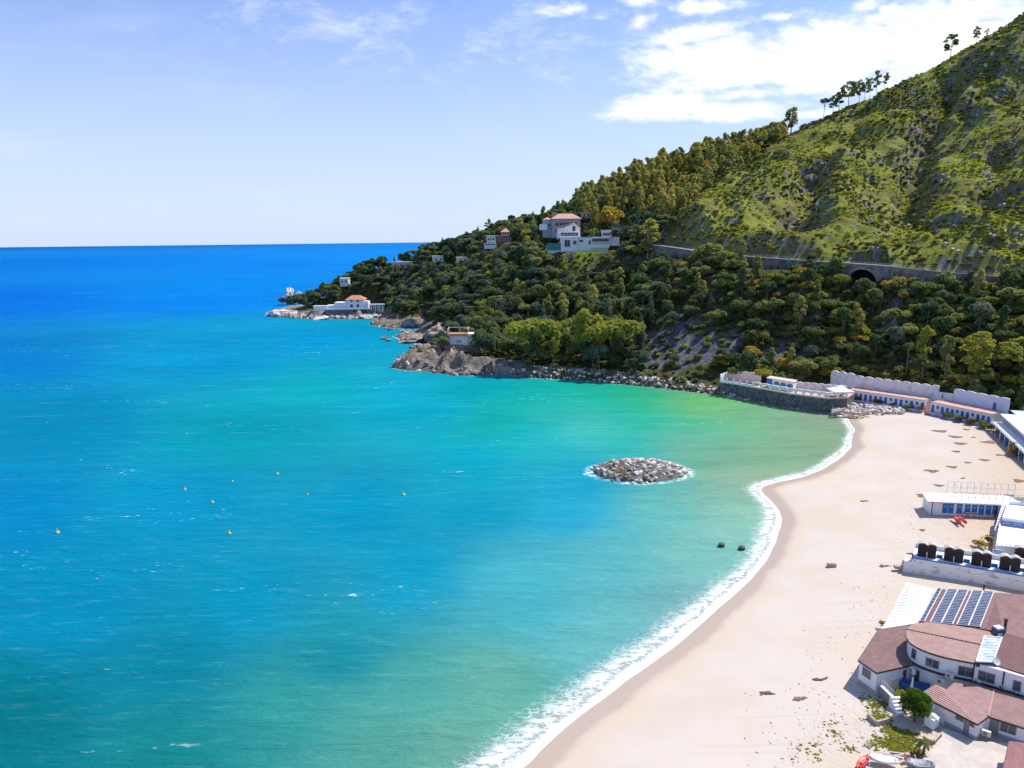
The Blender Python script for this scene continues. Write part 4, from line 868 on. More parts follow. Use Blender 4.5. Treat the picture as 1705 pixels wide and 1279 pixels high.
# steps on the side of the upper block
dsz = (E0-U0); m = MB()
for k in range(12):
    a = U0+(U3-U0)*k/12; b = U0+(U3-U0)*(k+1)/12; o_ = np.array([-1.3, .1]); m.prism([a+o_, b+o_, b, a], 1.5, 5.8-k*.16)
m.build('stairs', pmat('grey_white', (.62, .62, .63), .8, (.75, .75, .75), 2, 1), root)
# awnings of slats
m = MB(); c = G(*c2(1150, 395), 6.5)
for k in range(10): m.box((c[0]+k*.45, c[1], 6.6), (.18, 3.0, .12), -.12)
o = m.build('slatted_awning', pmat('teal_slats', (.10, .22, .26), .6)); tag(o, 'small dark green slatted awning on the white roof', 'awning')

# ------------------------------------------------------------------ brown huts on the blue edged platform
PA = G(*c2(213, 900), 4.4)[:2]; PB = G(*c2(1199, 1062), 4.4)[:2]; dp = (PB-PA)/np.linalg.norm(PB-PA); PB = PA+dp*26; nb = np.array([-dp[1], dp[0]])
root = empty('bathing_platform', (*((PA+PB)/2), 2), 'long white platform with stained wall and blue edge below the brown huts', 'platform')
m = MB(); m.prism([PA, PB, PB+nb*6.0, PA+nb*5.6+dp*.6], 1.2, 4.3); m.build('retaining_wall', stain, root)
m = MB(); m.prism([PA-nb*.08-dp*.05, PB-nb*.08, PB+nb*.16, PA+nb*.16-dp*.05], 4.3, 4.5); m.build('blue_edge', bluep, root)
m = MB(); m.prism([PA+nb*.16, PB+nb*.16, PB+nb*6.0, PA+nb*5.6+dp*.6], 4.3, 4.36); m.build('deck', whitec, root)
m = MB(); m.prism([PA-dp*1.3, PA, PA+nb*3.2, PA-dp*1.0+nb*3.0], 1.2, 3.6); m.build('lower_step', stain, root)
m = MB(); a, b = PA+nb*5.4+dp*.6, PB+nb*5.8
m.profile(a, b, .22, [0, 1], [4.3]*2, [5.2]*2); m.build('rear_parapet', whitec, root)
hutb = pmat('dark_brown_cloth', (.030, .020, .017), .9, (.055, .035, .028), 1.5, 1)
def make_hut(name, label, group, body, wd=2.75, dp_=1.15, h=2.45):
    r = empty(name, (0, 0, 0), label, 'hut', group)
    N = 24; xs = np.linspace(-wd/2, wd/2, N+1); zt = [h-.32+.32*abs(math.sin(math.pi*(x+wd/2)/(wd/2))) for x in xs]
    m = MB(); m.profile((-wd/2, 0), (wd/2, 0), dp_, [(x+wd/2)/wd for x in xs], [0]*(N+1), zt); o = m.build('body', body, r, smooth=False)
    m = MB(); us = [(x+wd/2)/wd for x in xs]; m.profile((-wd/2-.1, .12), (wd/2+.1, .12), dp_+.05, us, [z+.01 for z in zt], [z+.16 for z in zt]); m.build('roof', pmat('hut_roof', (.56, .53, .47), .8, (.4, .37, .33), 1.5, 1), r)
    m = MB(); m.box((0, -dp_/2-.05, 0), (.13, .08, 1.05)); m.build('post', whitec, r)
    for s in (-1, 1): m = MB(); m.box((s*wd*.25, -dp_/2-.012, .02), (wd*.42, .03, h-.5)); m.build('curtain', pmat('curtain_brown', (.042, .026, .022), .9, (.02, .014, .012), 3, 1), r)
    return r
ang = math.atan2(dp[1], dp[0]); hut = make_hut('beach_hut', '', 'brown huts on the bathing platform', hutb)
pos = [PA+dp*(2.15+4.05*k)+nb*1.75 for k in range(6)]
where = ['first of front row, seaward end', 'second of front row', 'third of front row', 'fourth of front row, before the louvre', 'fifth of front row', 'sixth of front row']
for k, p in enumerate(pos):
    lab = 'dark brown twin arched hut with wavy roof, '+where[k]
    if k == 0: hut.location = (p[0], p[1], 4.36); hut.rotation_euler = (0, 0, ang); hut['label'] = lab
    else: copy_thing(hut, (p[0], p[1], 4.36), ang+random.uniform(-.03, .03), 1, lab)
rust = make_hut('beach_hut', '', 'brown huts on the bathing platform', pmat('rust_cloth', (.10, .035, .022), .9, (.05, .02, .015), 1.5, 1))
for k in range(3):
    p = PA+dp*(17.2+3.0*k)+nb*(7.3); lab = 'rust brown hut in the rear row, '+['beside the blue louvre', 'behind the fourth front hut', 'nearest the right edge'][k]
    if k == 0: rust.location = (p[0], p[1], 4.2); rust.rotation_euler = (0, 0, ang); rust['label'] = lab
    else: copy_thing(rust, (p[0], p[1], 4.2), ang, 1, lab)
m = MB(); m.prism([PA+dp*15+nb*5.95, PB+nb*5.95, PB+nb*9.5, PA+dp*15+nb*9.5], 1.5, 4.19); tag(m.build('rear_platform', whitec), 'white rear platform below the rust brown huts', 'platform')
lv = G(*c2(958, 885), 4.4); root = empty('louvre_screen', (lv[0], lv[1], 4.36), 'small white screen with blue louvres between the hut rows', 'screen')
m = MB(); m.box((lv[0], lv[1], 4.36), (1.4, .08, 1.3), ang); m.build('board', whitec, root)
for k in range(4): m = MB(); m.box((lv[0], lv[1]-.06, 4.55+k*.27), (1.2, .06, .12), ang); m.build('louvre', bluep, root)
# little deck furniture between the huts: blue chests
for k in range(5):
    p = PA+dp*(4.17+4.05*k)+nb*2.2; r = empty('deck_chest', (*p, 4.36), 'blue and white chest between the %s and %s front huts' % (ordinal(k+1), ordinal(k+2)), 'chest', 'blue chests between the huts')
    m = MB(); m.box((*p, 4.36), (.9, .5, .55), ang); m.build('body', bluep, r); m = MB(); m.box((*p, 4.91), (.95, .55, .08), ang); m.build('lid', whitec, r)
c = G(*c2(105, 985), 2.05); root = empty('sunken_slab', c, 'small stone slab on the sand beside the white platform', 'slab'); m = MB(); m.box((c[0], c[1], 1.9), (2.2, .8, .5), -.05); m.build('slab', pmat('sand_stone', (.42, .34, .27), .9), root)
# garden swing frame with plants
c = G(*c2(870, 800), 2.1); root = empty('swing_frame', c, 'yellow and red climbing frame between huts and white house', 'swing'); m = MB()
for s in (0, 2.0):
    m.bar((c[0]-1.6+s, c[1]+.8, 2), (c[0]-1.2+s, c[1], 4.1), .1); m.bar((c[0]-.9+s, c[1]-.8, 2), (c[0]-1.2+s, c[1], 4.1), .1)
m.bar((c[0]-1.2, c[1], 4.1), (c[0]+.8, c[1], 4.1), .1); m.build('frame', pmat('yellow_paint', (.6, .5, .15), .6), root); m = MB(); m.box((c[0]+1.4, c[1], 2), (.5, .4, 1.9)); m.build('slide_post', pmat('red_hull', (.6, .05, .04)), root)
# ------------------------------------------------------------------ restaurant in the near right corner
ROOFA = math.radians(-35)
r_l = roofmat('tile_roof_wing', (.235, .13, .12), math.radians(33), .34, (.185, .10, .095))
r_c = roofmat('tile_roof_curved', (.42, .26, .215), math.radians(8), .34, (.35, .21, .175), pale=(.6, .49, .44), pamt=.5)
r_b = roofmat('tile_roof_back', (.25, .135, .125), math.radians(100), .36, (.19, .10, .095), pamt=.8)
r_r = roofmat('tile_roof_right', (.19, .085, .075), math.radians(100), .34, (.15, .07, .065), pamt=.4)
r_a = roofmat('tile_roof_annex', (.42, .245, .215), math.radians(31), .30, (.35, .20, .175), depth=.06, pamt=.15)
r_a2 = roofmat('tile_roof_annex_right', (.36, .205, .18), math.radians(-66), .30, (.30, .165, .15), depth=.06, pamt=.15)
REST = empty('restaurant', (55, 82, 2), 'large white two storey restaurant with brown tiled roofs and curved front wall', 'building')
g2 = lambda c, z: np.array([*G(*c, z)[:2], z])
def inset(poly, o):
    c = np.mean([p[:2] for p in poly], 0); out = []
    for p in poly: v = c-p[:2]; out.append(p[:2]+v/np.linalg.norm(v)*o)
    return out
def slab(poly3, m, name, parent, th=.14, trim=True):
    n = len(poly3); w = MB(); w.prism([p[:2] for p in poly3], [p[2]-th for p in poly3] if MBccw(poly3) else [p[2]-th for p in poly3], [p[2] for p in poly3]); o = w.build(name, m, parent)
    if trim:
        t = MB()
        for i in range(n):
            a, b = poly3[i], poly3[(i+1) % n]; t.bar((a[0], a[1], a[2]-.12), (b[0], b[1], b[2]-.12), .10, .2)
        t.build('fascia', brownd, o)
    return o
def MBccw(p): return True
def prism3(mb, poly3, zlow, mi=0):
    # prism() may reverse clockwise input, so order points counter-clockwise first
    n = len(poly3); a = sum(poly3[i][0]*poly3[(i+1) % n][1]-poly3[(i+1) % n][0]*poly3[i][1] for i in range(n)); q = list(poly3) if a > 0 else list(poly3)[::-1]
    zl = [zlow]*n if np.isscalar(zlow) else None
    return mb.prism([p[:2] for p in q], zl if zl else [p[2]-.14 for p in q], [p[2] for p in q], mi)
def slab(poly3, m, name, parent, th=.14, trim=True):
    n = len(poly3); w = MB(); prism3(w, poly3, None); o = w.build(name, m, parent)
    if trim:
        t = MB()
        for i in range(n):
            a, b = poly3[i], poly3[(i+1) % n]; t.bar((a[0], a[1], a[2]-.13), (b[0], b[1], b[2]-.13), .12, .2)
        t.build('fascia', brownd, o)
    return o
# left wing
A, C_, IN = g2(c1(185, 600), 4.95), g2(c1(300, 678), 4.95), g2(c1(525, 628), 4.95)
N_, NE = g2(c1(310, 410), 5.25), g2(c1(495, 378), 5.4)
IN2 = np.array([IN[0]+2.5, IN[1]+3.5, 5.3])
wing = [A, C_, IN, IN2, NE, N_]; slab(wing, r_l, 'roof', REST)
wi = inset(wing, .28); m = MB(); m.prism(wi, 1.4, 4.83); m.build('wall', white, REST)
pA, pC, pI = wi[0], wi[1], wi[2]; LAC = np.linalg.norm(pC-pA)
def win_at(px, p, q, z0, z1, wd, **kw):
    g = G(*px, (z0+z1)/2)[:2]; p = np.array(p[:2]); q = np.array(q[:2]); L = np.linalg.norm(q-p); s = float(np.dot(g-p, (q-p)/L)); s = min(max(s, wd/2+.05), L-wd/2-.05)
    return window(REST, p, q, s-wd/2, s+wd/2, z0, z1, **kw)
win_at(c1(229, 685), pA, pC, 3.1, 4.35, 1.35, split=3)
m = MB(); dAC = (pC-pA)/LAC; nAC = np.array([dAC[1], -dAC[0]]); m.prism([pA+nAC*.05-dAC*.02, pC+nAC*.05, pC-nAC*.1, pA-nAC*.1], 1.5, 2.12); m.build('plinth', pmat('grey_plinth', (.38, .37, .40), .8), REST)
win_at(c1(487, 705), pC, pI, 2.6, 4.2, .62, split=1)
# curved two storey block
cur = [g2(c8(*a), 7.5) for a in [(95, 668), (72, 720), (68, 770), (78, 815), (125, 880), (200, 930), (285, 972), (380, 1008), (500, 1047), (620, 1078), (800, 1115), (1000, 1150)]]
back = [g2(c8(*a), 7.5) for a in [(1240, 745), (1060, 708), (800, 663), (600, 635), (430, 612), (260, 613), (160, 630)]]
RR0 = g2(c8(1070, 910), 8.15); RRI = g2(c8(1290, 800), 8.15)
front_poly = [g2(c8(75, 702), 7.5)]+cur[2:]+[RR0]; slab(front_poly, r_c, 'roof', REST)
back_poly = [g2(c8(75, 702), 7.5), RR0, RRI]+back; slab(back_poly, r_c, 'roof', REST, trim=False)
m = MB(); m.bar(tuple(front_poly[0]), tuple(RR0+np.array([0, 0, .03])), .16, .1); m.build('ridge', brownd, REST)
cw = [p[:2] for p in cur]; ctr_ = np.mean([p[:2] for p in cur+back], 0)
def pull(p, o=.3): v = ctr_-p[:2]; return p[:2]+v/np.linalg.norm(v)*o
cwi = [pull(p) for p in cur]; bwi = [pull(p, .5) for p in back]
m = MB(); m.prism(cwi+bwi, 1.4, 7.36); m.build('wall', whitec, REST)
F0 = g2(c8(1010, 1152), 7.5); F1 = g2(c6(1318, 300), 7.5); dF = F1-F0; F2 = F0+dF*2.6
RA, RB = g2(c8(1372, 748), 8.5), g2(c8(1639, 818), 8.5); RC = RA+(RB-RA)*3.2
K0, K1 = g2(c8(1250, 212), 5.6), g2(c8(1639, 242), 5.6); K2 = K0+(K1-K0)*3.0
Fs = g2(c8(1225, 1165), 7.5); slab([Fs, F2, RC, RA], r_r, 'roof', REST)
BRs = g2(c8(1062, 692), 7.1); slab([RA, RC, K2, K0, BRs], r_b, 'roof', REST)
dFn = dF[:2]/np.linalg.norm(dF[:2]); nF = np.array([dFn[1], -dFn[0]]); nF = nF if nF[1] < 0 else -nF
f0 = cwi[-1]; f1 = F2[:2]-nF*.3; m = MB(); m.prism([f0, f1, RC[:2], RA[:2], bwi[0]], 1.4, 7.36); m.build('wall', whitec, REST)
m = MB(); q = [BRs[:2]+np.array([.2, -.2]), RA[:2], RC[:2], K2[:2]-np.array([0, .4]), K0[:2]-np.array([0, .4])]; qq = [np.array([*p, z]) for p, z in zip(q, (6.3, 7.3, 7.3, 4.9, 4.9))]; prism3(m, qq, 1.4); m.build('wall', whitec, REST)
# windows of the upper storey
def seg_for(px, z):
    g = G(*px, z)[:2]; best = None
    pts = cwi+[f1]
    for a, b in zip(pts[:-1], pts[1:]):
        ab = b-a; t_ = min(1, max(0, np.dot(g-a, ab)/(ab@ab))); dist = np.linalg.norm(g-a-ab*t_)
        if best is None or dist < best[0]: best = (dist, a, b)
    return best[1], best[2]
for px, wd, z0, z1, sp in [((150, 65), .75, 5.4, 6.8, 1), ((330, 152), 1.55, 5.35, 6.55, 2), ((725, 248), 1.7, 5.25, 6.6, 2), ((918, 288), 1.8, 5.2, 6.6, 2), ((1243, 365), .85, 5.2, 6.6, 1)]:
    a, b = seg_for(c6(*px), (z0+z1)/2); L_ab = np.linalg.norm(b-a)
    if L_ab < wd+.1: mid = (a+b)/2; u_ = (b-a)/L_ab; a, b = mid-u_*(wd/2+.1), mid+u_*(wd/2+.1)
    win_at(c6(*px), a, b, z0, z1, wd, split=sp)
a, b = seg_for(c6(165, 320), 3.3); win_at(c6(165, 325), a, b, 2.4, 4.2, min(1.3, np.linalg.norm(b-a)-.1), split=1)
# ledge between the storeys
m = MB()
lp = [pull(p, .3) for p in cur[3:]]+[f1]
for i in range(len(lp)-1):
    a, b = lp[i], lp[i+1]; u_ = (b-a)/np.linalg.norm(b-a); n_ = np.array([u_[1], -u_[0]]); n_ = n_ if n_[1] < 0 or n_[0] < 0 else -n_
    m.prism([a, b, b+n_*.42, a+n_*.42], 4.86+i*.0015, 5.0+i*.0015)
m.build('ledge', brownd, REST)
m = MB(); 
for t_ in (0.02, .62): c = f0+(f1-f0)*t_*.4+nF*.08; m.bar((*c, 4.9), (*c, 7.4), .11)
m.build('downpipe', brownd, REST)
# glazed roof light
s0, s1, s2, s3 = g2(c8(1112, 797), 8.35), g2(c8(1345, 812), 8.35), g2(c8(1228, 1137), 7.85), g2(c8(1003, 1130), 7.85)
sk = empty('roof_light', s3, 'glazed sloping roof light beside the curved roof', 'skylight'); m = MB(); prism3(m, [s0, s1, s2, s3], None); m.build('glazing', pmat('sky_glass', (.34, .45, .56), .15, (.72, .76, .8), .9, 1, spec=.7), sk)
m = MB(); P0 = [s0, s1, s2, s3]
for i in range(4): m.bar(tuple(P0[i]+np.array([0, 0, .02])), tuple(P0[(i+1) % 4]+np.array([0, 0, .02])), .14, .14)
for k in range(1, 9): m.bar(tuple(s0+(s3-s0)*k/9+np.array([0, 0, .03])), tuple(s1+(s2-s1)*k/9+np.array([0, 0, .03])), .07)
m.build('frame', whitec, sk); m = MB(); q = [np.array([*p[:2], p[2]-.2]) for p in inset([s0, s1, s2, s3], .15) and [s0, s1, s2, s3]]; prism3(m, [np.array([*pp, zz-.16]) for pp, zz in zip(inset(P0, .2), (8.35, 8.35, 7.85, 7.85))], 7.0); m.build('upstand', pmat('navy_upstand', (.03, .035, .05), .7), sk)
# roof plant, chimneys, dish
c = g2(c8(1290, 765), 8.3); rt = empty('roof_extractor', c, 'dark blue kitchen extractor box with white cap on the roof', 'extractor'); m = MB(); m.box((c[0], c[1], 8.1), (1.15, 1.0, 1.05), .2); m.build('housing', pmat('extractor_blue', (.05, .07, .13), .5), rt); m = MB(); m.box((c[0], c[1], 9.15), (.95, .8, .2), .2); m.build('cap', whitec, rt); m = MB(); m.box((c[0]-.1, c[1]-.55, 8.45), (.6, .1, .22), .2); m.build('outlet', whitec, rt)
c = g2(c8(1378, 738), 8.3); rt = empty('flue_pipe', c, 'tall dark flue pipe beside the extractor box', 'chimney', 'roof flues'); m = MB(); m.tube([(c[0], c[1], 8.2), (c[0], c[1], 10.0)], [.17, .17], 10); m.build('pipe', brownd, rt); m = MB(); m.tube([(c[0], c[1], 9.9), (c[0], c[1], 10.2)], [.24, .24], 10); m.build('cowl', brownd, rt)
c = g2(c8(1100, 193), 5.3); rt = empty('flue_pipe', c, 'short rusty brown flue behind the solar panels', 'chimney', 'roof flues'); m = MB(); m.tube([(c[0], c[1], 4.9), (c[0], c[1], 6.1)], [.12, .12], 8); m.build('pipe', pmat('rust', (.2, .09, .04), .8), rt); m = MB(); m.tube([(c[0], c[1], 6.05), (c[0], c[1], 6.45)], [.2, .17], 8); m.build('cowl', MATS['rust'], rt)
def dish(px, z, r_, lab, yaw):
    c = G(*px, z); rt = empty('satellite_dish', c, lab, 'dish', 'satellite dishes on the restaurant'); m = MB(); ax = Vector((math.sin(yaw)*.8, -math.cos(yaw)*.8, .5)).normalized(); u = ax.cross(Vector((0, 0, 1))).normalized(); v = u.cross(ax); vs = []
    for i, (rr, dpt) in enumerate(((0.0, 0), (.5, .04), (1, .16))):
        for k in range(14): a = 2*math.pi*k/14; vs.append(tuple(Vector(c)+(u*math.cos(a)+v*math.sin(a))*rr*r_+ax*dpt*r_))
    vs2 = [tuple(Vector(p)-ax*.04) for p in vs]
    f = [(i*14+k, i*14+(k+1) % 14, (i+1)*14+(k+1) % 14, (i+1)*14+k) for i in range(2) for k in range(14)]; b_ = 42
    m.add(vs+vs2, f+[tuple(b_+x for x in q)[::-1] for q in f]+[(28+k, 28+(k+1) % 14, b_+28+(k+1) % 14, b_+28+k) for k in range(14)]); m.build('reflector', pmat('dish_white', (.62, .62, .60), .5), rt)
    m = MB(); m.bar(tuple(Vector(c)-ax*.02), tuple(Vector(c)-ax*.25-Vector((0, 0, .5))), .05); m.bar(tuple(Vector(c)), tuple(Vector(c)+ax*.45*r_*2), .03); m.build('bracket', metal, rt)
dish(c8(1272, 1128), 7.9, .52, 'round white satellite dish under the roof light', .3)
dish(c6(338, 605), 4.3, .32, 'small grey satellite dish behind the round green tree', -.4)
# solar collectors
sTL, sTR, sBL, sBR = g2(c8(485, 165), 4.95), g2(c8(1250, 212), 5.6), g2(c8(240, 612), 5.5), g2(c8(1062, 692), 7.1)
bil = lambda u, v, o=0: sTL*(1-u)*(1-v)+sTR*u*(1-v)+sBL*(1-u)*v+sBR*u*v+np.array([0, 0, o])
slab([sTL, sTR, BRs, sBL+(sBL-sTL)*.12], roofmat('tile_roof_solar', (.22, .10, .09), math.radians(100), .36, (.17, .08, .07)), 'roof', REST)
m = MB(); prism3(m, [np.array([*p, z]) for p, z in zip(inset([sTL, sTR, BRs, sBL], .25), (4.75, 5.3, 6.8, 5.2))], 1.4); m.build('wall', whitec, REST)
pv = pmat('solar_cells', (.045, .06, .12), .18, (.10, .12, .20), .8, 1, spec=.7)
def collector(cols, rows, lab):
    rt = empty('solar_array', bil(cols[0][0], .5), lab, 'solar panels', 'solar arrays on the brown roof')
    for ua, ub in cols:
        m = MB(); prism3(m, [bil(ua, .015, .16), bil(ub, .015, .16), bil(ub, .985, .16), bil(ua, .985, .16)], None); m.build('panel_strip', pv, rt)
    m = MB()
    for ua, ub in cols:
        for e in (ua, ub): m.bar(tuple(bil(e, .01, .2)), tuple(bil(e, .99, .2)), .13, .1)
        for k in range(rows+1): v = .015+.97*k/rows; m.bar(tuple(bil(ua, v, .19)), tuple(bil(ub, v, .19)), .075, .06)
    m.build('frame', pmat('alu_frame', (.66, .68, .74), .4), rt)
collector([(.0, .085)], 10, 'narrow single strip of solar panels next to the white pergola')
collector([(.185, .365), (.37, .55)], 22, 'double strip of solar panels in the middle of the brown roof')
collector([(.62, .80), (.805, .985)], 22, 'double strip of solar panels nearest the plain brown roof')
# white pergola
pTL, pTR, pBL, pBR = g2(c8(70, 85), 4.55), g2(c8(450, 175), 4.75), g2(c1(335, 400), 4.55), g2(c1(570, 362), 4.75)
pb2 = lambda u, v, o=0: pTL*(1-u)*(1-v)+pTR*u*(1-v)+pBL*(1-u)*v+pBR*u*v+np.array([0, 0, o])
rt = empty('slatted_pergola', (*pb2(.5, .5)[:2], 2), 'white slatted pergola between the beach and the solar panels', 'pergola'); m = MB()
for k in range(30): v = k/29; m.bar(tuple(pb2(0, v)), tuple(pb2(1, v)), .27, .05)
m.build('slats', whitec, rt); m = MB()
for u in (.06, .35, .65, .95): m.bar(tuple(pb2(u, -.01, -.12)), tuple(pb2(u, 1.01, -.12)), .12, .18)
m.build('beam', whitec, rt)
for u in (.06, .95):
    for v in (0.02, .2, .4, .6, .8, .98): p = pb2(u, v); m = MB(); m.bar((p[0], p[1], 1.6), (p[0], p[1], p[2]-.1), .14); m.build('post', whitec, rt)
m = MB(); prism3(m, [pb2(0, 0, -2.62), pb2(1, 0, -2.8), pb2(1, 1, -2.8), pb2(0, 1, -2.62)], 1.3); m.build('floor', pmat('pale_deck', (.36, .34, .33), .8), rt)
# annex
zE = 4.25; EL, FR, MD, RR_ = g2(c6(198, 487), zE), g2(c6(822, 805), zE), g2(c6(935, 722), zE), g2(c6(1318, 845), zE); RX = MD+(RR_-MD)*2.0
T1, T2, T3, T4 = g2(c6(372, 382), 4.95), g2(c6(488, 437), 4.8), g2(c6(585, 352), 5.1), g2(c6(1000, 440), 5.1); T5 = g2(c6(1318, 548), 5.1); T6 = T4+(T5-T4)*2.2
AN = REST
slab([EL, FR, MD, T4, T3, T2, T1], r_a, 'roof', AN); slab([MD, RX, T6, T4], r_a2, 'roof', AN)
m = MB(); m.bar(tuple(MD+np.array([0, 0, .05])), tuple(T4+np.array([0, 0, .05])), .22, .12); m.build('hip_ridge', pmat('ridge_tile', (.50, .30, .26), .8), AN)
aw = [p[:2] for p in (EL, FR, MD, RX, T6, T4, T3, T2, T1)]
nl = (FR-EL)[:2]; nl /= np.linalg.norm(nl); n1 = np.array([-nl[1], nl[0]]); n1 = n1 if n1[1] > 0 else -n1
nr = (RX-MD)[:2]; nr /= np.linalg.norm(nr); n2 = np.array([-nr[1], nr[0]]); n2 = n2 if n2[1] > 0 else -n2
wEL, wFR, wMD, wRX = EL[:2]+n1*.25+nl*.2, FR[:2]+n1*.3-nl*.1, MD[:2]+n2*.25, RX[:2]+n2*.25
m = MB(); m.prism([wEL, wFR, wMD, T4[:2], T3[:2], T2[:2], T1[:2]], 1.4, 4.1); m.build('wall', white, AN)
m = MB(); m.prism([wMD, wRX, T6[:2], T4[:2]], 1.4, 4.095); m.build('wall', white, AN)
m = MB()
for a, b in ((wEL+(wFR-wEL)*.45, wFR), (wFR, wMD), (wMD, wRX)):
    u_ = (b-a)/np.linalg.norm(b-a); n_ = np.array([u_[1], -u_[0]]); m.prism([a, b, b+n_*.04, a+n_*.04], 1.5, 2.35)
m.build('plinth', pmat('blue_grey_plinth', (.36, .38, .46), .8), AN)
win_at(c6(628, 748), wEL, wFR, 3.3, 3.95, .95, split=1); win_at(c6(748, 805), wEL, wFR, 3.3, 3.95, .85, split=1)
def door_at(px, p, q, zc, z0, z1, wd, mt, **kw):
    g = G(*px, zc)[:2]; L = np.linalg.norm(q-p); s = float(np.dot(g-p, (q-p)/L)); return door(REST, p, q, s-wd/2, s+wd/2, z0, z1, mt, **kw)
door_at(c6(683, 850), wEL, wFR, 3.0, 1.95, 3.9, .6, pmat('door_grey', (.24, .24, .23), .6), handle=True)
door_at(c6(990, 880), wMD, wRX, 2.9, 1.95, 3.95, .95, MATS['door_grey'], handle=True)
win_at(c6(1145, 880), wMD, wRX, 2.75, 3.95, 1.6, split=2)
# air conditioners
AC0 = None
def ac(px, z, face, lab):
    global AC0
    c = G(*px, z)
    if AC0 is None:
        AC0 = empty('air_conditioner', c, lab, 'air conditioner', 'air conditioners on the restaurant walls')
        m = MB(); m.box((c[0], c[1], z-.3), (.9, .34, .62)); m.build('casing', pmat('ac_white', (.68, .67, .64), .5), AC0)
        m = MB(); m.tube([(c[0]-.12, c[1]-.172, z), (c[0]-.12, c[1]-.19, z)], [.23, .23], 14); m.build('fan_grille', pmat('fan_grey', (.2, .2, .21), .6), AC0)
        m = MB(); [m.box((c[0]+s*.32, c[1]+.1, z-.38), (.06, .5, .07)) for s in (-1, 1)]; m.build('bracket', metal, AC0); AC0.rotation_euler = (0, 0, face)
    else: copy_thing(AC0, c, face, 1, lab)
fF = math.atan2(dFn[1], dFn[0])
ac(c6(522, 288), 5.3, fF-.1, 'white air conditioner on the ledge of the curved wall above the annex')
ac(c6(427, 348), 4.35, fF-.15, 'white air conditioner under the ledge of the curved wall')
ac(c6(812, 352), 5.0, fF, 'white air conditioner under the window right of the downpipe')
ac(c6(1090, 412), 5.2, fF, 'white air conditioner on the ledge of the right hand wall')
ac(c6(1268, 492), 4.9, fF, 'white air conditioner below the narrow right window')
ac(c6(125, 235), 4.6, fF-.9, 'white air conditioner in the corner above the blue boat cover')
ac(c6(915, 905), 2.7, math.atan2(nr[1], nr[0]), 'white air conditioner beside the annex door')
# courtyard
c = G(*c1(410, 770), 2.0); m = MB(); m.box((c[0], c[1]+.1, 1.9), (1.9, .8, 1.6), math.radians(22)); bd = empty('storage_locker', c, 'cream ribbed storage locker against the left wing', 'locker'); m.build('body', pmat('cream_ribbed', (.66, .65, .58), .7, (.5, .5, .45), 3, .6, stretch=(4, 4, .2)), bd); m = MB(); m.box((c[0], c[1]+.1, 3.5), (2.0, .9, .12), math.radians(22)); m.build('lid', whitec, bd)
c = G(*c6(110, 430), 2.2); rt = empty('covered_boat', c, 'boat under a blue tarpaulin in the small courtyard', 'boat'); m = MB(); hull(m, (c[0]+.3, c[1]-.1, 2.0), 3.4, 1.5, 1.0, math.radians(-24)); m.build('tarpaulin', pmat('blue_tarp', (.02, .08, .26), .6, (.03, .14, .38), 2, 1), rt, smooth=True)
g = G(*c1(515, 825), 2.0); parasol((g[0], g[1], 2.0), 2.6, 'white closed parasol standing behind the round green tree', wdt=.2)
W0, W1 = G(*c1(318, 800), 2)[:2], G(*c1(405, 885), 2)[:2]; rt = empty('courtyard_wall', (*((W0+W1)/2), 2), 'grey block wall closing the courtyard beside the left wing', 'wall'); m = MB(); m.profile(W0, W1, .3, [0, 1], [1.4]*2, [3.0, 2.95]); m.build('blocks', pmat('grey_block', (.27, .26, .27), .9, (.2, .2, .21), 2, 1), rt)
m = MB(); m.profile(W0, W1, .38, [0, 1], [3.0, 2.95], [3.1, 3.05]); m.build('coping', whitec, rt)
m = MB(); e = (W1-W0)/np.linalg.norm(W1-W0); 
for k in range(6): a = W0+(W1-W0)*k/5; m.bar((*a, 3.1), (*a, 3.9), .05)
m.bar((*W0, 3.88), (*W1, 3.86), .06); m.bar((*W0, 3.5), (*W1, 3.48), .05); m.build('railing', metal, rt)
rt = empty('courtyard_steps', (*W1, 2), 'white steps going down from the courtyard towards the green tree', 'steps'); 
for k in range(5):
    a = W1+e*(.1+k*.36)+np.array([.25, .3]); m = MB(); m.box((a[0], a[1], 1.5), (1.3, .36, 1.5-k*.26), math.atan2(e[1], e[0])+math.pi/2); m.build('step', whitec, rt)
c = G(*c1(657, 1022), 2.0); rt = empty('water_tank', c, 'white cube shaped tank beside the round green tree', 'tank'); m = MB(); m.box((c[0], c[1]+.4, 1.9), (1.25, 1.1, 1.25), .5); m.build('body', whitec, rt)
m = MB(); m.add([(c[0]+x, c[1]+.4+y, z) for x, y, z in ((-.75, -.25, 3.15), (.3, -.78, 3.15), (.75, .25, 3.15), (-.3, .78, 3.15), (-.2, -.25, 3.5), (.2, .25, 3.5))], [(0, 1, 4), (1, 2, 5, 4), (2, 3, 5), (3, 0, 4, 5), (3, 2, 1, 0)]); m.build('lid', oldwhite, rt)
# yard slab and beds
yard = [c6(*a) for a in [(430, 850), (640, 905), (800, 990), (1160, 1005), (1420, 1040), (1420, 1420), (120, 1400), (200, 1240), (280, 1120), (380, 1030), (440, 935)]]
m = MB(); m.prism([G(*a, 2.02)[:2] for a in yard], 1.3, 2.02); o = m.build('paved_yard', pmat('yard_concrete', (.56, .49, .42), .9, (.46, .40, .36), .7, 1, bump=.02)); tag(o, 'pale concrete yard before the annex', None, None, 'structure')
def curb(pts, lab):
    rt = empty('planter_edging', G(*c1(*pts[0]), 2), lab, 'planter', 'stone edged beds by the restaurant'); P_ = [G(*c1(*a), 2.1)[:2] for a in pts]; m = MB()
    for a, b in zip(P_[:-1], P_[1:]): m.profile(a, b, .2, [0, 1], [1.5]*2, [2.22]*2)
    m.build('stone_curb', pmat('curb_stone', (.52, .42, .35), .9, (.36, .3, .26), 2, 1), rt)
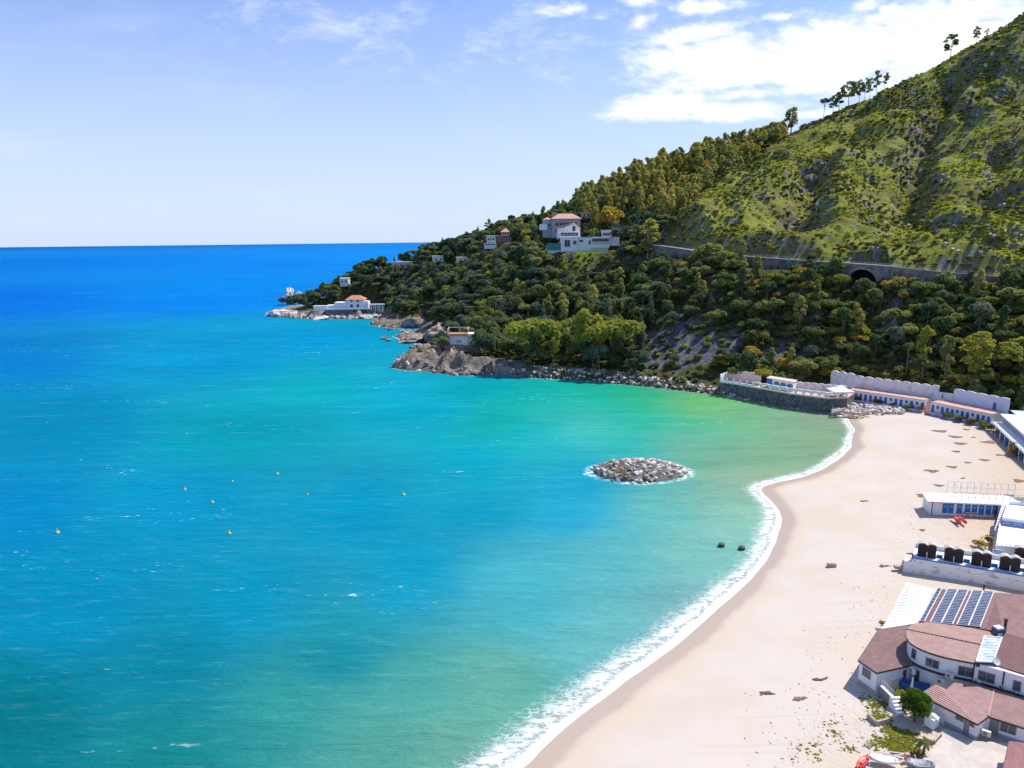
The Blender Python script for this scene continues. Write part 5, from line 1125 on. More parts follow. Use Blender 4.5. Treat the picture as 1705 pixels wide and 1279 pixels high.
curb([(247, 940), (300, 990), (385, 968)], 'angled stone bed edge in the weeds near the left wing'); curb([(605, 1092), (662, 1110), (702, 1062)], 'angled stone bed edge at the corner of the concrete yard')
# lower right shed roof
z_ = 4.3; s_ = [g2(c6(1160, 988), z_), g2(c6(1330, 1012), z_), g2(c6(1330, 1420), z_-.5), g2(c6(1065, 1420), z_-.5)]
rt = empty('garden_shed', (*s_[3][:2], 2), 'small shed with red brown tiled roof in the bottom right corner', 'shed'); slab(s_, roofmat('tile_roof_shed', (.33, .15, .14), math.radians(62), .3, (.27, .12, .11), depth=.07), 'roof', rt)
m = MB(); m.prism(inset(s_, .25), 1.4, 3.65); m.build('wall', pmat('brown_wall', (.24, .17, .15), .8), rt)
# boats, wreckage and small things in the yard corner
c = G(*c1(215, 1252), 2.0); rt = empty('kayak', c, 'red kayak lying on the sand at the bottom edge', 'kayak'); m = MB(); hull(m, (c[0], c[1], 1.95), 2.7, .85, .42, math.radians(38)); m.build('hull', red, rt, smooth=True); m = MB(); m.box((c[0], c[1], 2.3), (.9, .35, .05), math.radians(38)); m.build('seat', pmat('kayak_seat', (.75, .12, .10), .5), rt)
c = G(*c1(255, 1235), 2.1); m = MB(); m.bar((c[0]-.5, c[1]-1.0, 2.25), (c[0]+.4, c[1]+1.0, 2.9), .06); m.box((c[0]+.42, c[1]+1.05, 2.75), (.25, .1, .4)); tag(m.build('paddle', pmat('paddle_violet', (.4, .3, .45), .6)), 'pale violet paddle leaning over the red kayak', 'paddle')
c = G(*c1(335, 1228), 2.0); rt = empty('white_dinghy', c, 'upturned white dinghy beside the red kayak', 'boat'); m = MB(); hull(m, (c[0], c[1]-.3, 1.95), 2.9, 1.2, .5, math.radians(-18)); m.build('hull', whitec, rt, smooth=True)
c = G(*c1(385, 1195), 2.0); rt = empty('broken_pallets', c, 'heap of bleached pallet boards in the weeds above the white dinghy', 'pallets'); 
for k in range(7): m = MB(); x_, y_ = c[0]+random.uniform(-.9, .9), c[1]+random.uniform(-.4, .4); m.box((x_, y_, 1.95+k*.06), (1.6, .14, .04), random.uniform(-.6, .4)); m.build('board', pmat('bleached', (.58, .56, .56), .8, (.36, .35, .36), 2, 1), rt)
c = G(*c1(545, 1262), 2.02); rt = empty('grey_dinghy', c, 'small dark grey dinghy at the bottom edge of the yard', 'boat'); m = MB(); hull(m, (c[0]+.3, c[1]-.3, 2.0), 3.0, 1.3, .6, math.radians(-10)); m.build('hull', pmat('grey_hull', (.12, .12, .15), .5, (.35, .35, .4), 1.5, 1), rt, smooth=True)
c = G(*c6(1272, 935), 2.02); rt = empty('blue_trolley', c, 'small blue wheeled trolley beside the annex window', 'trolley'); m = MB(); m.box((c[0], c[1], 2.3), (.65, .5, .7), .3); m.build('body', bluep, rt); m = MB(); m.bar((c[0]-.1, c[1]+.25, 2.9), (c[0]-.1, c[1]+.3, 3.5), .06); m.bar((c[0]-.3, c[1]+.3, 3.48), (c[0]+.15, c[1]+.3, 3.48), .06); m.build('handle', bluep, rt)
for s in (-.33, .33): m = MB(); m.tube([(c[0]+s, c[1]-.05, 2.22), (c[0]+s+.07, c[1]-.05, 2.22)], [.2, .2], 12); m.build('wheel', navy, rt)
c = G(*c6(105, 1245), 2.02); rt = empty('plastic_crates', c, 'grey crate with a long pale batten at the yard edge', 'crate'); m = MB(); m.box((c[0], c[1], 2.0), (.6, .45, .4), .3); m.build('crate', pmat('grey_crate', (.2, .22, .24), .7), rt); m = MB(); m.bar((c[0]+.2, c[1]-1.3, 2.1), (c[0]+.9, c[1]+.9, 2.6), .07); m.build('batten', pmat('pale_batten', (.6, .5, .35)), rt)
c = G(*c1(490, 1225), 2.02); m = MB(); m.box((c[0], c[1], 1.9), (.5, .35, .9), .2); tag(m.build('pink_post', pmat('pink_post', (.62, .3, .3))), 'short faded pink post near the small palm', 'post')
# ------------------------------------------------------------------ loose things on the beach and in the water
c = G(1385, 937, 1.8); c[2] = gz(c[0], c[1]); rt = empty('stone_box', c, 'grey wooden box lying alone on the open sand', 'box'); m = MB(); m.box((c[0], c[1], c[2]-.15), (1.5, .7, .6), -.05); m.build('body', pmat('sand_stone', (.42, .34, .27)), rt); m = MB(); m.box((c[0], c[1], c[2]+.45), (1.6, .8, .06), -.05); m.build('lid', wood, rt)
def drift(px, lab, n, sp, colr=wood):
    c = G(*px, 1.9); rt = empty('driftwood', c, lab, 'driftwood', 'driftwood on the sand')
    for k in range(n):
        x, y = c[0]+random.uniform(-sp, sp), c[1]+random.uniform(-sp*.3, sp*.3); a = random.uniform(-.5, .7); l = random.uniform(.7, 1.7); m = MB(); z = gz(x, y)
        m.tube([(x-l/2*math.cos(a), y-l/2*math.sin(a), z+.05), (x, y+random.uniform(-.1, .1), z+.16), (x+l/2*math.cos(a), y+l/2*math.sin(a), z+.08)], [.09, .11, .04], 6); m.build('branch', colr, rt)
drift((1279, 1148), 'dark driftwood branches on the open sand near the left wing', 6, .9); drift((1333, 1158), 'reddish driftwood twigs closer to the weeds', 9, .5, pmat('red_wood', (.32, .18, .12), .9))
drift((1368, 1126), 'small dark branch on the dune edge left of the wing', 4, .6); drift((1440, 830), 'tiny dark sticks on the pale sand in mid beach', 4, 1.0); drift((1475, 938), 'few sticks near the end of the white platform', 4, .9)
sk0 = None
for px, lab in (((1201, 910), 'left of two dark round mooring blocks in the shallows'), ((1235, 915), 'right of two dark round mooring blocks, closest to the surf')):
    c = G(*px, 0); rt = empty('mooring_block', c, lab, 'block', 'mooring blocks in the shallows'); m = MB(); m.tube([(c[0], c[1], -.8), (c[0], c[1], .2), (c[0], c[1], .62), (c[0], c[1], .66), (c[0], c[1], .45)], [.62, .66, .60, .38, .34], 16); m.build('ring', pmat('wet_dark', (.035, .045, .03), .6, (.09, .08, .05), 3, 1), rt, smooth=False)
    m = MB(); m.tube([(c[0], c[1], .5), (c[0], c[1], .52)], [.35, .35], 12); m.build('core', pmat('core_stone', (.25, .24, .2), .9), rt)
by0 = None; ylw = pmat('buoy_yellow', (.80, .52, .03), .45)
blab = ['yellow buoy floating far out on the left, nearest the camera', 'yellow buoy at the left end of the middle line', 'small yellow buoy beyond the middle line, left of the farthest', 'yellow buoy between the left end and the middle one, slightly nearer', 'lone yellow buoy nearer than the middle line', 'farthest yellow buoy in the bay', 'small yellow buoy in the middle of the bay', 'yellow buoy closest to the rubble islet']
for px, sc, lab in zip([(96, 888), (308, 816), (387, 802), (354, 837), (382, 889), (462, 790), (512, 824), (672, 825)], (.85, .8, .6, .8, .85, .85, .6, 1.0), blab):
    c = G(*px, 0)
    if by0 is None:
        by0 = empty('yellow_buoy', (c[0], c[1], 0), lab, 'buoy', 'yellow buoys in the bay'); m = MB(); m.tube([(c[0], c[1], -.35), (c[0], c[1], -.1), (c[0], c[1], .2), (c[0], c[1], .42), (c[0], c[1], .52)], [.2, .40, .42, .28, .1], 14); m.build('float', ylw, by0, smooth=True)
        m = MB(); m.tube([(c[0], c[1], .48), (c[0], c[1], .95)], [.13, .09], 10); m.build('top_mark', ylw, by0)
    else: copy_thing(by0, (c[0], c[1], 0), random.random()*6, sc, lab)
# seaweed heaps
def heap_mesh(name, seed):
    r = np.random.RandomState(seed); N = 26; vs = [(0, 0, .3)]; fs = []
    rings = 5
    for i in range(1, rings+1):
        for k in range(N): a = 2*math.pi*k/N; rr = i/rings*(1+.25*math.sin(3*a+seed)+r.uniform(-.12, .12)); vs.append((rr*math.cos(a), rr*math.sin(a), (.32*(1-(i/rings)**1.5)+r.uniform(-.03, .09)*(i < rings))-.04*(i == rings)))
    fs = [(0, 1+k, 1+(k+1) % N) for k in range(N)]+[(1+(i-1)*N+k, 1+i*N+k, 1+i*N+(k+1) % N, 1+(i-1)*N+(k+1) % N) for i in range(1, rings) for k in range(N)]
    m = MB(); m.add(vs, fs); return m
sw_ = pmat('dry_seaweed', (.27, .17, .12), .95, (.15, .09, .065), 3, 1, bump=.08, coord='object')
spots = [(c3(985, 607), 2.3, 'largest of those before the right cabin row'), (c3(1110, 658), 1.9, 'second below the shrubs of the right cabin row'), (c3(1155, 718), 2.0, 'in the middle of the upper beach'), (c3(1205, 596), 1.4, 'close to the rusty shrub by the kerb'), (c3(1400, 708), 2.1, 'just left of the pavilion shadow'), (c3(1115, 785), 1.3, 'round one in the middle of the upper beach'), (c3(1360, 863), 1.5, 'below the pavilion shadow tip'), (c3(1215, 887), 1.1, 'small one in mid beach'), (c3(1085, 920), 1.4, 'left of the small one in mid beach'), (c3(905, 950), 1.7, 'farthest left on the upper beach'), (c3(1490, 820), 1.1, 'next to the pavilion steps'), (c3(1265, 665), .7, 'tiny one below the ochre shrub'),
         (c2(850, 25), 1.3, 'above the awning frame, upper one'), (c2(450, 247), 1.3, 'just behind the left end of the blue door block'), (c2(310, 335), 1.5, 'touching the left corner of the blue door block'), (c2(1160, 215), 1.6, 'at the right edge behind the awning frame'), (c2(660, 187), .6, 'faint one behind the awning frame'), (c2(1075, 348), 1.0, 'seen through the awning frame'), (c2(300, 640), .7, 'small one on sand left of the red boat')]
hm = [heap_mesh('h', k) for k in range(4)]; hobj = []
for i, (px, sc, lab) in enumerate(spots):
    g = G(*px, 1.9); z = gz(g[0], g[1]); lb = 'brown heap of dry seaweed '+lab
    if i < 4: o = hm[i].build('seaweed_heap', sw_, None, (0, 0, 0)); hobj.append(o)
    else: o = hobj[i % 4].copy(); COL.objects.link(o)
    o.location = (g[0], g[1], z-.03); o.scale = (sc, sc*.8, .6); o.rotation_euler = (0, 0, random.uniform(-.4, .4)); tag(o, lb, 'seaweed', 'seaweed heaps on the beach')

# ------------------------------------------------------------------ houses of the headland and the hill
def walls(root, xl, xr, yb, yt, dep, bk, m=white, name='wall', eave=.0):
    a, b = D(xl, yb, dep), D(xr, yb, dep); z0 = min(a[2], b[2]); zt = HT(((a[0]+b[0])/2, dep), yt)
    w = MB(); w.prism([(a[0], dep), (b[0], dep), (b[0], dep+bk), (a[0], dep+bk)], z0-1.5, zt); w.build(name, m, root); return a[0], b[0], z0, zt
def hip(root, x0, x1, y0, y1, z, h, m, ov=.5, gable=False, ridge_in=.35):
    w = MB(); x0 -= ov; x1 += ov; y0 -= ov; y1 += ov; ri = 0 if gable else (y1-y0)*ridge_in; ym = (y0+y1)/2
    if x1-x0-2*ri < .2: ri = (x1-x0)/2-.1
    w.add([(x0, y0, z), (x1, y0, z), (x1, y1, z), (x0, y1, z), (x0+ri, ym, z+h), (x1-ri, ym, z+h), (x0, y0, z-.25), (x1, y0, z-.25), (x1, y1, z-.25), (x0, y1, z-.25)],
          [(0, 1, 5, 4), (2, 3, 4, 5), (1, 2, 5), (3, 0, 4), (6, 7, 1, 0), (7, 8, 2, 1), (8, 9, 3, 2), (9, 6, 0, 3), (9, 8, 7, 6)]); return w.build('roof', m, root)
def wins(root, x0, x1, y, z, n, w_, h_, **kw):
    for k in range(n): c = x0+(x1-x0)*(k+.5)/n; window(root, (c-w_, y), (c+w_, y), w_*.5, w_*1.5, z, z+h_, split=kw.get('split', 1), pm=kw.get('pm'), fm=kw.get('fm', whitec))
tile = roofmat('orange_tiles', (.60, .24, .11), 0.0, .8, (.5, .2, .1), pamt=.2)
tile2 = roofmat('faded_tiles', (.55, .32, .24), 0.0, .8, (.45, .26, .2), pamt=.3)
dk = pmat('dark_pane', (.03, .035, .045), .2)
# headland villa
R_ = empty('headland_villa', D(590, 516, 572), 'white villa with orange roof on the headland rocks', 'villa')
x0, x1, z0, zt = walls(R_, *cH(670, 0)[:1], *cH(792, 0)[:1], cH(0, 320)[1], cH(0, 252)[1], 572, 11); hip(R_, x0, x1, 572, 583, zt, 3.2, tile, .9)
wins(R_, x0+1.5, x1-2, 572, z0+6.0, 2, 2.2, 2.4, split=2, pm=dk); wins(R_, x0+1.5, x1-2, 572, z0+1.6, 2, 2.2, 2.6, split=2, pm=dk)
a0, a1, b0, b1 = walls(R_, cH(585, 0)[0], cH(669, 0)[0], cH(0, 322)[1], cH(0, 272)[1], 572.5, 9, whitec); walls(R_, cH(530, 0)[0], cH(584, 0)[0], cH(0, 322)[1], cH(0, 292)[1], 573, 8, white)
walls(R_, cH(793, 0)[0], cH(825, 0)[0], cH(0, 322)[1], cH(0, 263)[1], 573, 8, white)
q0, q1, w0_, w1_ = walls(R_, cH(522, 0)[0], cH(842, 0)[0], cH(0, 362)[1], cH(0, 321)[1], 568, 4.5, pmat('headland_stone', (.16, .16, .19), .9, (.08, .08, .1), .6, 1), 'terrace_wall'); wins(R_, q0+22, q1-3, 568, w0_+1.6, 5, 2.2, 3.0, pm=dk, fm=stone)
m = MB(); m.prism([(q0, 567.7), (q1, 567.7), (q1, 568.1), (q0, 568.1)], w1_, w1_+.9); m.build('balustrade', whitec, R_)
for k in range(8): m = MB(); xx = D(cH(832+13*k, 0)[0], 500, 571)[0]; zz = D(590, cH(0, 330)[1], 571)[2]; m.bar((xx, 571, zz-1.5), (xx, 571, zz+4.6), .7 if k % 2 else .35); m.build('pergola_post', whitec, R_)
xa, xb = D(cH(828, 0)[0], 500, 571)[0], D(cH(936, 0)[0], 500, 571)[0]; m = MB(); m.prism([(xa, 570.4), (xb, 570.4), (xb, 574), (xa, 574)], zz+4.6, zz+5.1); m.build('pergola_beam', whitec, R_); m = MB(); m.prism([(xa, 574), (xb, 574), (xb, 574.4), (xa, 574.4)], zz-1.5, zz+4.5); m.build('pergola_back', pmat('grey_back_wall', (.2, .2, .22), .8), R_)  # pergola back is one even dark grey
xa, xb = D(cH(432, 0)[0], 500, 571)[0], D(cH(528, 0)[0], 500, 571)[0]; m = MB(); zz = D(530, cH(0, 322)[1], 571)[2]; m.prism([(xa, 571), (xb, 571), (xb, 574), (xa, 574)], zz-1, zz+2.6); m.prism([(xa-.5, 570.5), (xb, 570.5), (xb, 574.5), (xa-.5, 574.5)], zz+2.6, zz+3.0); m.build('side_terrace', whitec, R_)
# boat house on the near point
R_ = empty('boat_house', D(768, 572, 350), 'small pale house with orange roof terrace on the near rocky point', 'house')
x0, x1, z0, zt = walls(R_, 749, 779, 574, 559, 349.5, 9, whitec); 
m = MB(); m.prism([(x0-.9, 348.6), (x1+.3, 348.6), (x1+.3, 357.5), (x0-.9, 357.5)], zt, zt+.35); m.prism([(x0-.6, 349), (x1, 349), (x1, 355), (x0-.6, 355)], zt+.35, zt+1.0); m.build('roof', tile, R_)
m = MB()
for xx, yy in ((x0-.8, 348.8), (x0-.8, 353), (x0-.8, 357), (x1+.2, 348.8), (x1+.2, 357), ((x0+x1)/2, 357)): m.bar((xx, yy, zt+.3), (xx, yy, zt+3.4), .22)
m.bar((x0-.8, 357, zt+3.3), (x1+.2, 357, zt+3.3), .22); m.bar((x0-.8, 348.8, zt+3.3), (x0-.8, 357, zt+3.3), .22); m.bar((x1+.2, 348.8, zt+3.3), (x1+.2, 357, zt+3.3), .22); m.bar((x0-.8, 348.8, zt+1.6), (x1+.2, 348.8, zt+1.6), .12); m.build('terrace_frame', oldwhite, R_)
wins(R_, x0+1, x1-1, 349.5, z0+.9, 1, 2.6, 1.6, split=3, pm=pmat('violet_paint', (.22, .18, .42), .7, (.5, .5, .6), 2, 1))
walls(R_, 779.5, 792, 574, 556, 350, 7, oldwhite); a = walls(R_, 743, 800, 594, 574.5, 347.5, 3, stonel, 'stone_base')
# long white villa
R_ = empty('hillside_villa', D(980, 420, 440), 'long white villa with glazed veranda halfway up the wooded slope', 'villa')
x0, x1, z0, zt = walls(R_, cV(822, 0)[0], cV(968, 0)[0], cV(0, 485)[1], cV(0, 345)[1], 440, 10, whitec); wins(R_, x0+1.5, x0+6, 440, z0+3.6, 1, 3.6, 4.2, split=2, pm=dk); wins(R_, x0+7, x1-.5, 440, z0+5, 1, 2.2, 2.4, split=2, pm=dk)
y0_, y1_, c0_, c1_ = walls(R_, cV(970, 0)[0], cV(1095, 0)[0], cV(0, 485)[1], cV(0, 350)[1], 440.6, 10, white); wins(R_, y0_+.2, y0_+4, 440.6, c0_+6.3, 1, 2.4, 1.7, split=2, pm=dk); wins(R_, y1_-2.6, y1_-.2, 440.6, c0_+5, 1, 1.6, 2.6, pm=dk)
p0, p1, s0_, s1_ = walls(R_, cV(1097, 0)[0], cV(1240, 0)[0], cV(0, 485)[1], cV(0, 412)[1], 440.2, 9, oldwhite)
p0, p1, v0_, v1_ = walls(R_, cV(1092, 0)[0], cV(1250, 0)[0], cV(0, 418)[1], cV(0, 345)[1], 439.4, 10, whitec, 'veranda'); wins(R_, p0+.3, p1-.3, 439.4, v1_-2.9, 9, 1.25, 2.2, pm=dk); wins(R_, p0+.3, p1-.3, 439.4, v1_-4.2, 9, 1.25, .9, pm=pmat('grey_panel', (.35, .42, .45), .4))
walls(R_, cV(1251, 0)[0], cV(1340, 0)[0], cV(0, 400)[1], cV(0, 345)[1], 442, 9, whitec); m = MB(); m.prism([(y0_, 440.3), (p1+3, 440.3), (p1+3, 450), (y0_, 450)], c1_+.05, c1_+.4); m.build('roof_terrace', pmat('sand_roof', (.62, .52, .44), .8, (.5, .42, .36), .5, 1), R_)
t0, t1, tz, tt = walls(R_, cV(702, 0)[0], cV(820, 0)[0], cV(0, 498)[1], cV(0, 462)[1], 441, 7, pmat('pale_aqua', (.55, .66, .68), .7)); m = MB(); m.prism([(t0, 441.2), (t1, 441.2), (t1, 441.4), (t0, 441.4)], tt, tt+4.2); m.build('teal_screen', pmat('teal_screen', (.03, .17, .17), .6, (.05, .24, .22), .5, 1), R_)
# gabled house and loggia above it
R_ = empty('gabled_house', D(948, 395, 452), 'white gabled house with orange roof just above the long villa', 'house')
x0, x1, z0, zt = walls(R_, cV(790, 0)[0], cV(990, 0)[0], cV(0, 340)[1], cV(0, 265)[1], 452, 9, whitec); w = MB(); xm = x0+(x1-x0)*.62; w.add([(xm-5.2, 451.9, zt), (x1, 451.9, zt), ((xm+x1)/2-1.2, 451.9, zt+3.2), (xm-5.2, 452.4, zt), (x1, 452.4, zt), ((xm+x1)/2-1.2, 452.4, zt+3.2)], [(0, 1, 2), (5, 4, 3), (0, 3, 4, 1), (1, 4, 5, 2), (2, 5, 3, 0)]); w.build('gable', whitec, R_)
xm2 = (xm+x1)/2-1.2; w = MB(); w.add([(x0-1, 450.5, zt-.1), (x0-1, 462, zt-.1), (xm2, 450.5, zt+3.5), (xm2, 462, zt+3.5), (x1+.6, 450.5, zt-.1), (x1+.6, 462, zt-.1), (x0-1, 450.5, zt-.4), (x0-1, 462, zt-.4), (x1+.6, 450.5, zt-.4), (x1+.6, 462, zt-.4), (xm2, 450.5, zt+3.2), (xm2, 462, zt+3.2)], [(0, 2, 3, 1), (2, 4, 5, 3), (6, 7, 11, 10), (10, 11, 9, 8), (0, 6, 10, 2), (2, 10, 8, 4), (1, 3, 11, 7), (3, 5, 9, 11), (0, 1, 7, 6), (4, 8, 9, 5)]); w.build('roof', tile, R_)
wins(R_, xm2-1.4, xm2+1.4, 451.8, zt-2.0, 1, 2.0, 3.2, pm=dk); wins(R_, x0+2, x1-1, 452, z0+.3, 5, 2.2, 2.2, pm=pmat('brown_pane', (.10, .06, .05), .4)); m = MB(); m.prism([(x0, 447.5), (x1, 447.5), (x1, 452), (x0, 452)], z0-1, z0+.1); m.build('balcony', whitec, R_); m = MB(); m.bar((x0, 447.6, z0+1.1), (x1, 447.6, z0+1.1), .12); [m.bar((x0+(x1-x0)*k/14, 447.6, z0), (x0+(x1-x0)*k/14, 447.6, z0+1.1), .1) for k in range(15)]; m.build('railing', metal, R_)
# large grey house
R_ = empty('large_hill_house', D(935, 380, 470), 'big grey pink three storey house with hipped roof, highest in the house cluster', 'house')
gp = pmat('grey_pink_plaster', (.46, .39, .38), .85, (.36, .33, .36), .4, 1)
x0, x1, z0, zt = walls(R_, cV(742, 0)[0], cV(992, 0)[0], cV(0, 330)[1], cV(0, 182)[1], 470, 14, gp); hip(R_, x0, x1, 470, 484, zt, 3.4, tile2, .9); wins(R_, x0+2, x1-2, 470, zt-4.5, 6, 2.0, 2.2, pm=dk, fm=gp); wins(R_, x0+2, x1-2, 470, zt-9, 6, 2.0, 2.2, pm=dk, fm=gp)
m = MB(); xc = D(cV(762, 0)[0], 360, 480)[0]; m.box((xc, 480, zt+.4), (3.5, 2.5, 4.2)); m.build('chimney', pmat('chimney_brick', (.4, .3, .26)), R_)
a0, a1, b0, b1 = walls(R_, cV(665, 0)[0], cV(740, 0)[0], cV(0, 330)[1], cV(0, 190)[1], 474, 12, pmat('blue_grey_plaster', (.40, .46, .52), .85)); hip(R_, a0, a1, 474, 486, b1, 1.6, tile2, .6); wins(R_, a0+.5, a1-.5, 474, b1-4.5, 2, 2.0, 2.2, pm=dk)
walls(R_, cV(632, 0)[0], cV(700, 0)[0], cV(0, 262)[1], cV(0, 232)[1], 472, 5, whitec, 'balcony')
# small houses among the trees
def small_house(xl, xr, yb, yt, dep, bk, lab, m, rm=None, rh=1.6, nw=3, flat=True):
    r = empty('small_house', D((xl+xr)/2, yb, dep), lab, 'house', 'small houses among the trees'); x0, x1, z0, zt = walls(r, xl, xr, yb, yt, dep, bk, m)
    if flat: w = MB(); w.prism([(x0-.4, dep-.4), (x1+.4, dep-.4), (x1+.4, dep+bk+.4), (x0-.4, dep+bk+.4)], zt, zt+.4); w.build('roof', rm or white, r)
    else: hip(r, x0, x1, dep, dep+bk, zt, rh, rm or tile, .5)
    wins(r, x0+.6, x1-.6, dep, max(z0+1, zt-3.4), nw, 1.6, 1.8, pm=dk); return r
small_house(cV(160, 0)[0], cV(242, 0)[0], cV(0, 405)[1], cV(0, 335)[1], 536, 9, 'pale blue villa half hidden by pines left of the house cluster', pmat('blue_grey_plaster', (.4, .46, .52)), white)
small_house(cV(243, 0)[0], cV(385, 0)[0], cV(0, 395)[1], cV(0, 335)[1], 538, 9, 'dark red walled house with flat roof left of the house cluster', pmat('dark_red_plaster', (.26, .10, .12), .85), pmat('pale_roof', (.5, .5, .5)), nw=5)
small_house(cV(290, 0)[0], cV(365, 0)[0], cV(0, 335)[1], cV(0, 300)[1], 552, 8, 'pinkish house with tiled roof behind the dark red house', pmat('pink_house', (.55, .38, .34), .85), tile2, 2.6, 3, False)
small_house(cV(140, 0)[0], cV(245, 0)[0], cV(0, 430)[1], cV(0, 405)[1], 530, 5, 'low white terrace wall below the pale blue villa', white, nw=4)
small_house(566, 580, 474, 464, 612, 8, 'white cottage alone at the tip of the wooded headland', oldwhite, oldwhite, nw=2)
small_house(652, 684, 446, 437, 622, 9, 'pale pink cottage among pines in the middle of the headland', pmat('pale_pink', (.62, .5, .46), .85), pmat('sand_roof', (.6, .5, .4)), nw=3)
small_house(720, 740, 436, 427, 600, 8, 'lilac white cottage in the upper headland wood', white, oldwhite, nw=2)
small_house(760, 780, 437, 429, 570, 8, 'small bluish white house below the pale blue villa', whitec, white, nw=2)
small_house(968, 985, 362, 354, 505, 9, 'long low roof showing behind the large grey house', pmat('sand_wall', (.5, .42, .36), .85), pmat('sand_roof', (.6, .5, .4)), nw=2)
small_house(1002, 1018, 395, 384, 462, 6, 'white and blue garden pavilion right of the gabled house', whitec, whitec, nw=3)
small_house(1019, 1042, 392, 378, 466, 8, 'grey stone house in the trees right of the pavilion', pmat('grey_house', (.28, .27, .28), .9), stonel, nw=2)
# ------------------------------------------------------------------ plants
def blobs_to_leaves(blobs, n, s, seed, jit=.25, up=.3):
    r = np.random.RandomState(seed); B = np.array([b[:3] for b in blobs], float); Rr = np.array([b[3:6] for b in blobs], float)
    wt = (Rr[:, 0]*Rr[:, 1]+Rr[:, 0]*Rr[:, 2]); wt = wt/wt.sum(); k = r.choice(len(B), n, p=wt)
    d = r.normal(size=(n, 3)); d /= np.linalg.norm(d, axis=1)[:, None]; d[:, 2] = np.where(d[:, 2] < -.55, -d[:, 2], d[:, 2])
    rad = 1-np.abs(r.normal(0, jit, n)); P_ = B[k]+d*Rr[k]*rad[:, None]
    nr_ = d*.9+r.normal(0, .55, (n, 3))+np.array([0, 0, up]); nr_ /= np.linalg.norm(nr_, axis=1)[:, None]
    t1 = np.cross(nr_, r.normal(size=(n, 3))); t1 /= np.linalg.norm(t1, axis=1)[:, None]; t2 = np.cross(nr_, t1)
    sz = s*r.uniform(.6, 1.35, n)[:, None]; t1 = t1*sz; t2 = t2*sz*r.uniform(.55, .95, n)[:, None]
    V = np.stack([P_-t1-t2*.4, P_+t1*.2-t2, P_+t1+t2*.3, P_-t1*.1+t2], 1).reshape(-1, 3); Fq = np.arange(4*n).reshape(n, 4)
    bt = r.uniform(0, 1, len(B)); ti = np.clip(bt[k]*.6+r.uniform(0, .5, n), 0, 1)
    return V, Fq, np.repeat(ti, 4)
def blobset(kind, seed):
    r = np.random.RandomState(seed); o = []
    if kind == 'round':
        o.append((0, 0, 4.6, 2.0, 2.0, 1.9))
        for k in range(13): a = r.uniform(0, 6.28); e = r.uniform(-.5, 1.2); q = r.uniform(1.2, 2.3); s = r.uniform(.8, 1.5); o.append((q*math.cos(a)*math.cos(e), q*math.sin(a)*math.cos(e), 4.5+2.1*math.sin(e), s, s, s*.8))
    elif kind == 'wide':
        for k in range(16): a = r.uniform(0, 6.28); q = r.uniform(0, 3.0); s = r.uniform(.9, 1.5); o.append((q*math.cos(a), q*math.sin(a), 4.4+r.uniform(-1.2, 1.3)*(1-q/4), s, s, s*.7))
    elif kind == 'umbrella':
        for k in range(15): a = r.uniform(0, 6.28); q = r.uniform(0, 3.0); s = r.uniform(.9, 1.4); o.append((q*math.cos(a), q*math.sin(a), 6.6-q*.22+r.uniform(-.2, .3), s, s, s*.45))
    elif kind == 'cypress':
        for k in range(12): z = 1.0+k*.8; s = 1.25*math.sin(math.pi*min(1, (k+2)/13.5))**.7; o.append((r.uniform(-.15, .15), r.uniform(-.15, .15), z, s, s, .8))
    elif kind == 'tall':
        for k in range(17): z = 3.6+7.4*(k/16); q = 2.1*math.sin(math.pi*(.15+.75*k/16))*r.uniform(.4, 1); a = r.uniform(0, 6.28); s = r.uniform(.65, 1.15); o.append((q*math.cos(a), q*math.sin(a), z, s, s, s*.95))
    elif kind == 'airy':
        for k in range(14): z = 4.4+6.4*(k/13)+r.uniform(-.3, .3); q = 2.2*math.sin(math.pi*(.2+.7*k/13))*r.uniform(.5, 1); a = r.uniform(0, 6.28); s = r.uniform(.7, 1.15); o.append((q*math.cos(a), q*math.sin(a), z, s, s, s*.9))
    elif kind == 'oval':
        for k in range(14): z = 2.2+5.6*(k/13); q = 1.3*math.sin(math.pi*(.15+.75*k/13))*r.uniform(.4, 1); a = r.uniform(0, 6.28); s = r.uniform(.65, 1.05); o.append((q*math.cos(a), q*math.sin(a), z, s, s, s*.95))
    elif kind == 'bush':
        for k in range(8): a = r.uniform(0, 6.28); q = r.uniform(0, 1.1); s = r.uniform(.5, .9); o.append((q*math.cos(a), q*math.sin(a), .75+r.uniform(-.2, .6)*(1-q/1.6), s, s, s*.8))
    elif kind == 'low':
        for k in range(7): a = r.uniform(0, 6.28); q = r.uniform(0, 1.2); s = r.uniform(.35, .7); o.append((q*math.cos(a), q*math.sin(a), .2, s, s, s*.55))
    return o
SPEC = {'round': (1500, .30), 'wide': (1600, .30), 'umbrella': (1300, .26), 'cypress': (1000, .22), 'tall': (1500, .27), 'airy': (1300, .27), 'oval': (1200, .26), 'bush': (480, .21), 'low': (260, .16)}
HGT = {'round': 7.3, 'wide': 6.4, 'umbrella': 7.5, 'cypress': 10.6, 'tall': 11.9, 'airy': 11.4, 'oval': 8.7, 'bush': 2.1, 'low': .6}
MESHC = {}
def crown_me(kind, seed, mat, n=None, s=None):
    key = (kind, seed, mat.name)
    if key not in MESHC:
        bl = blobset(kind, seed); nn, ss_ = SPEC[kind]; V, F_, ti = blobs_to_leaves(bl, n or nn, s or ss_, seed+100)
        o = npmesh('crown', V, F_, [mat], attrs={'tint': ('FLOAT', ti)}); MESHC[key] = (o.data, bl); bpy.data.objects.remove(o)
    return MESHC[key]
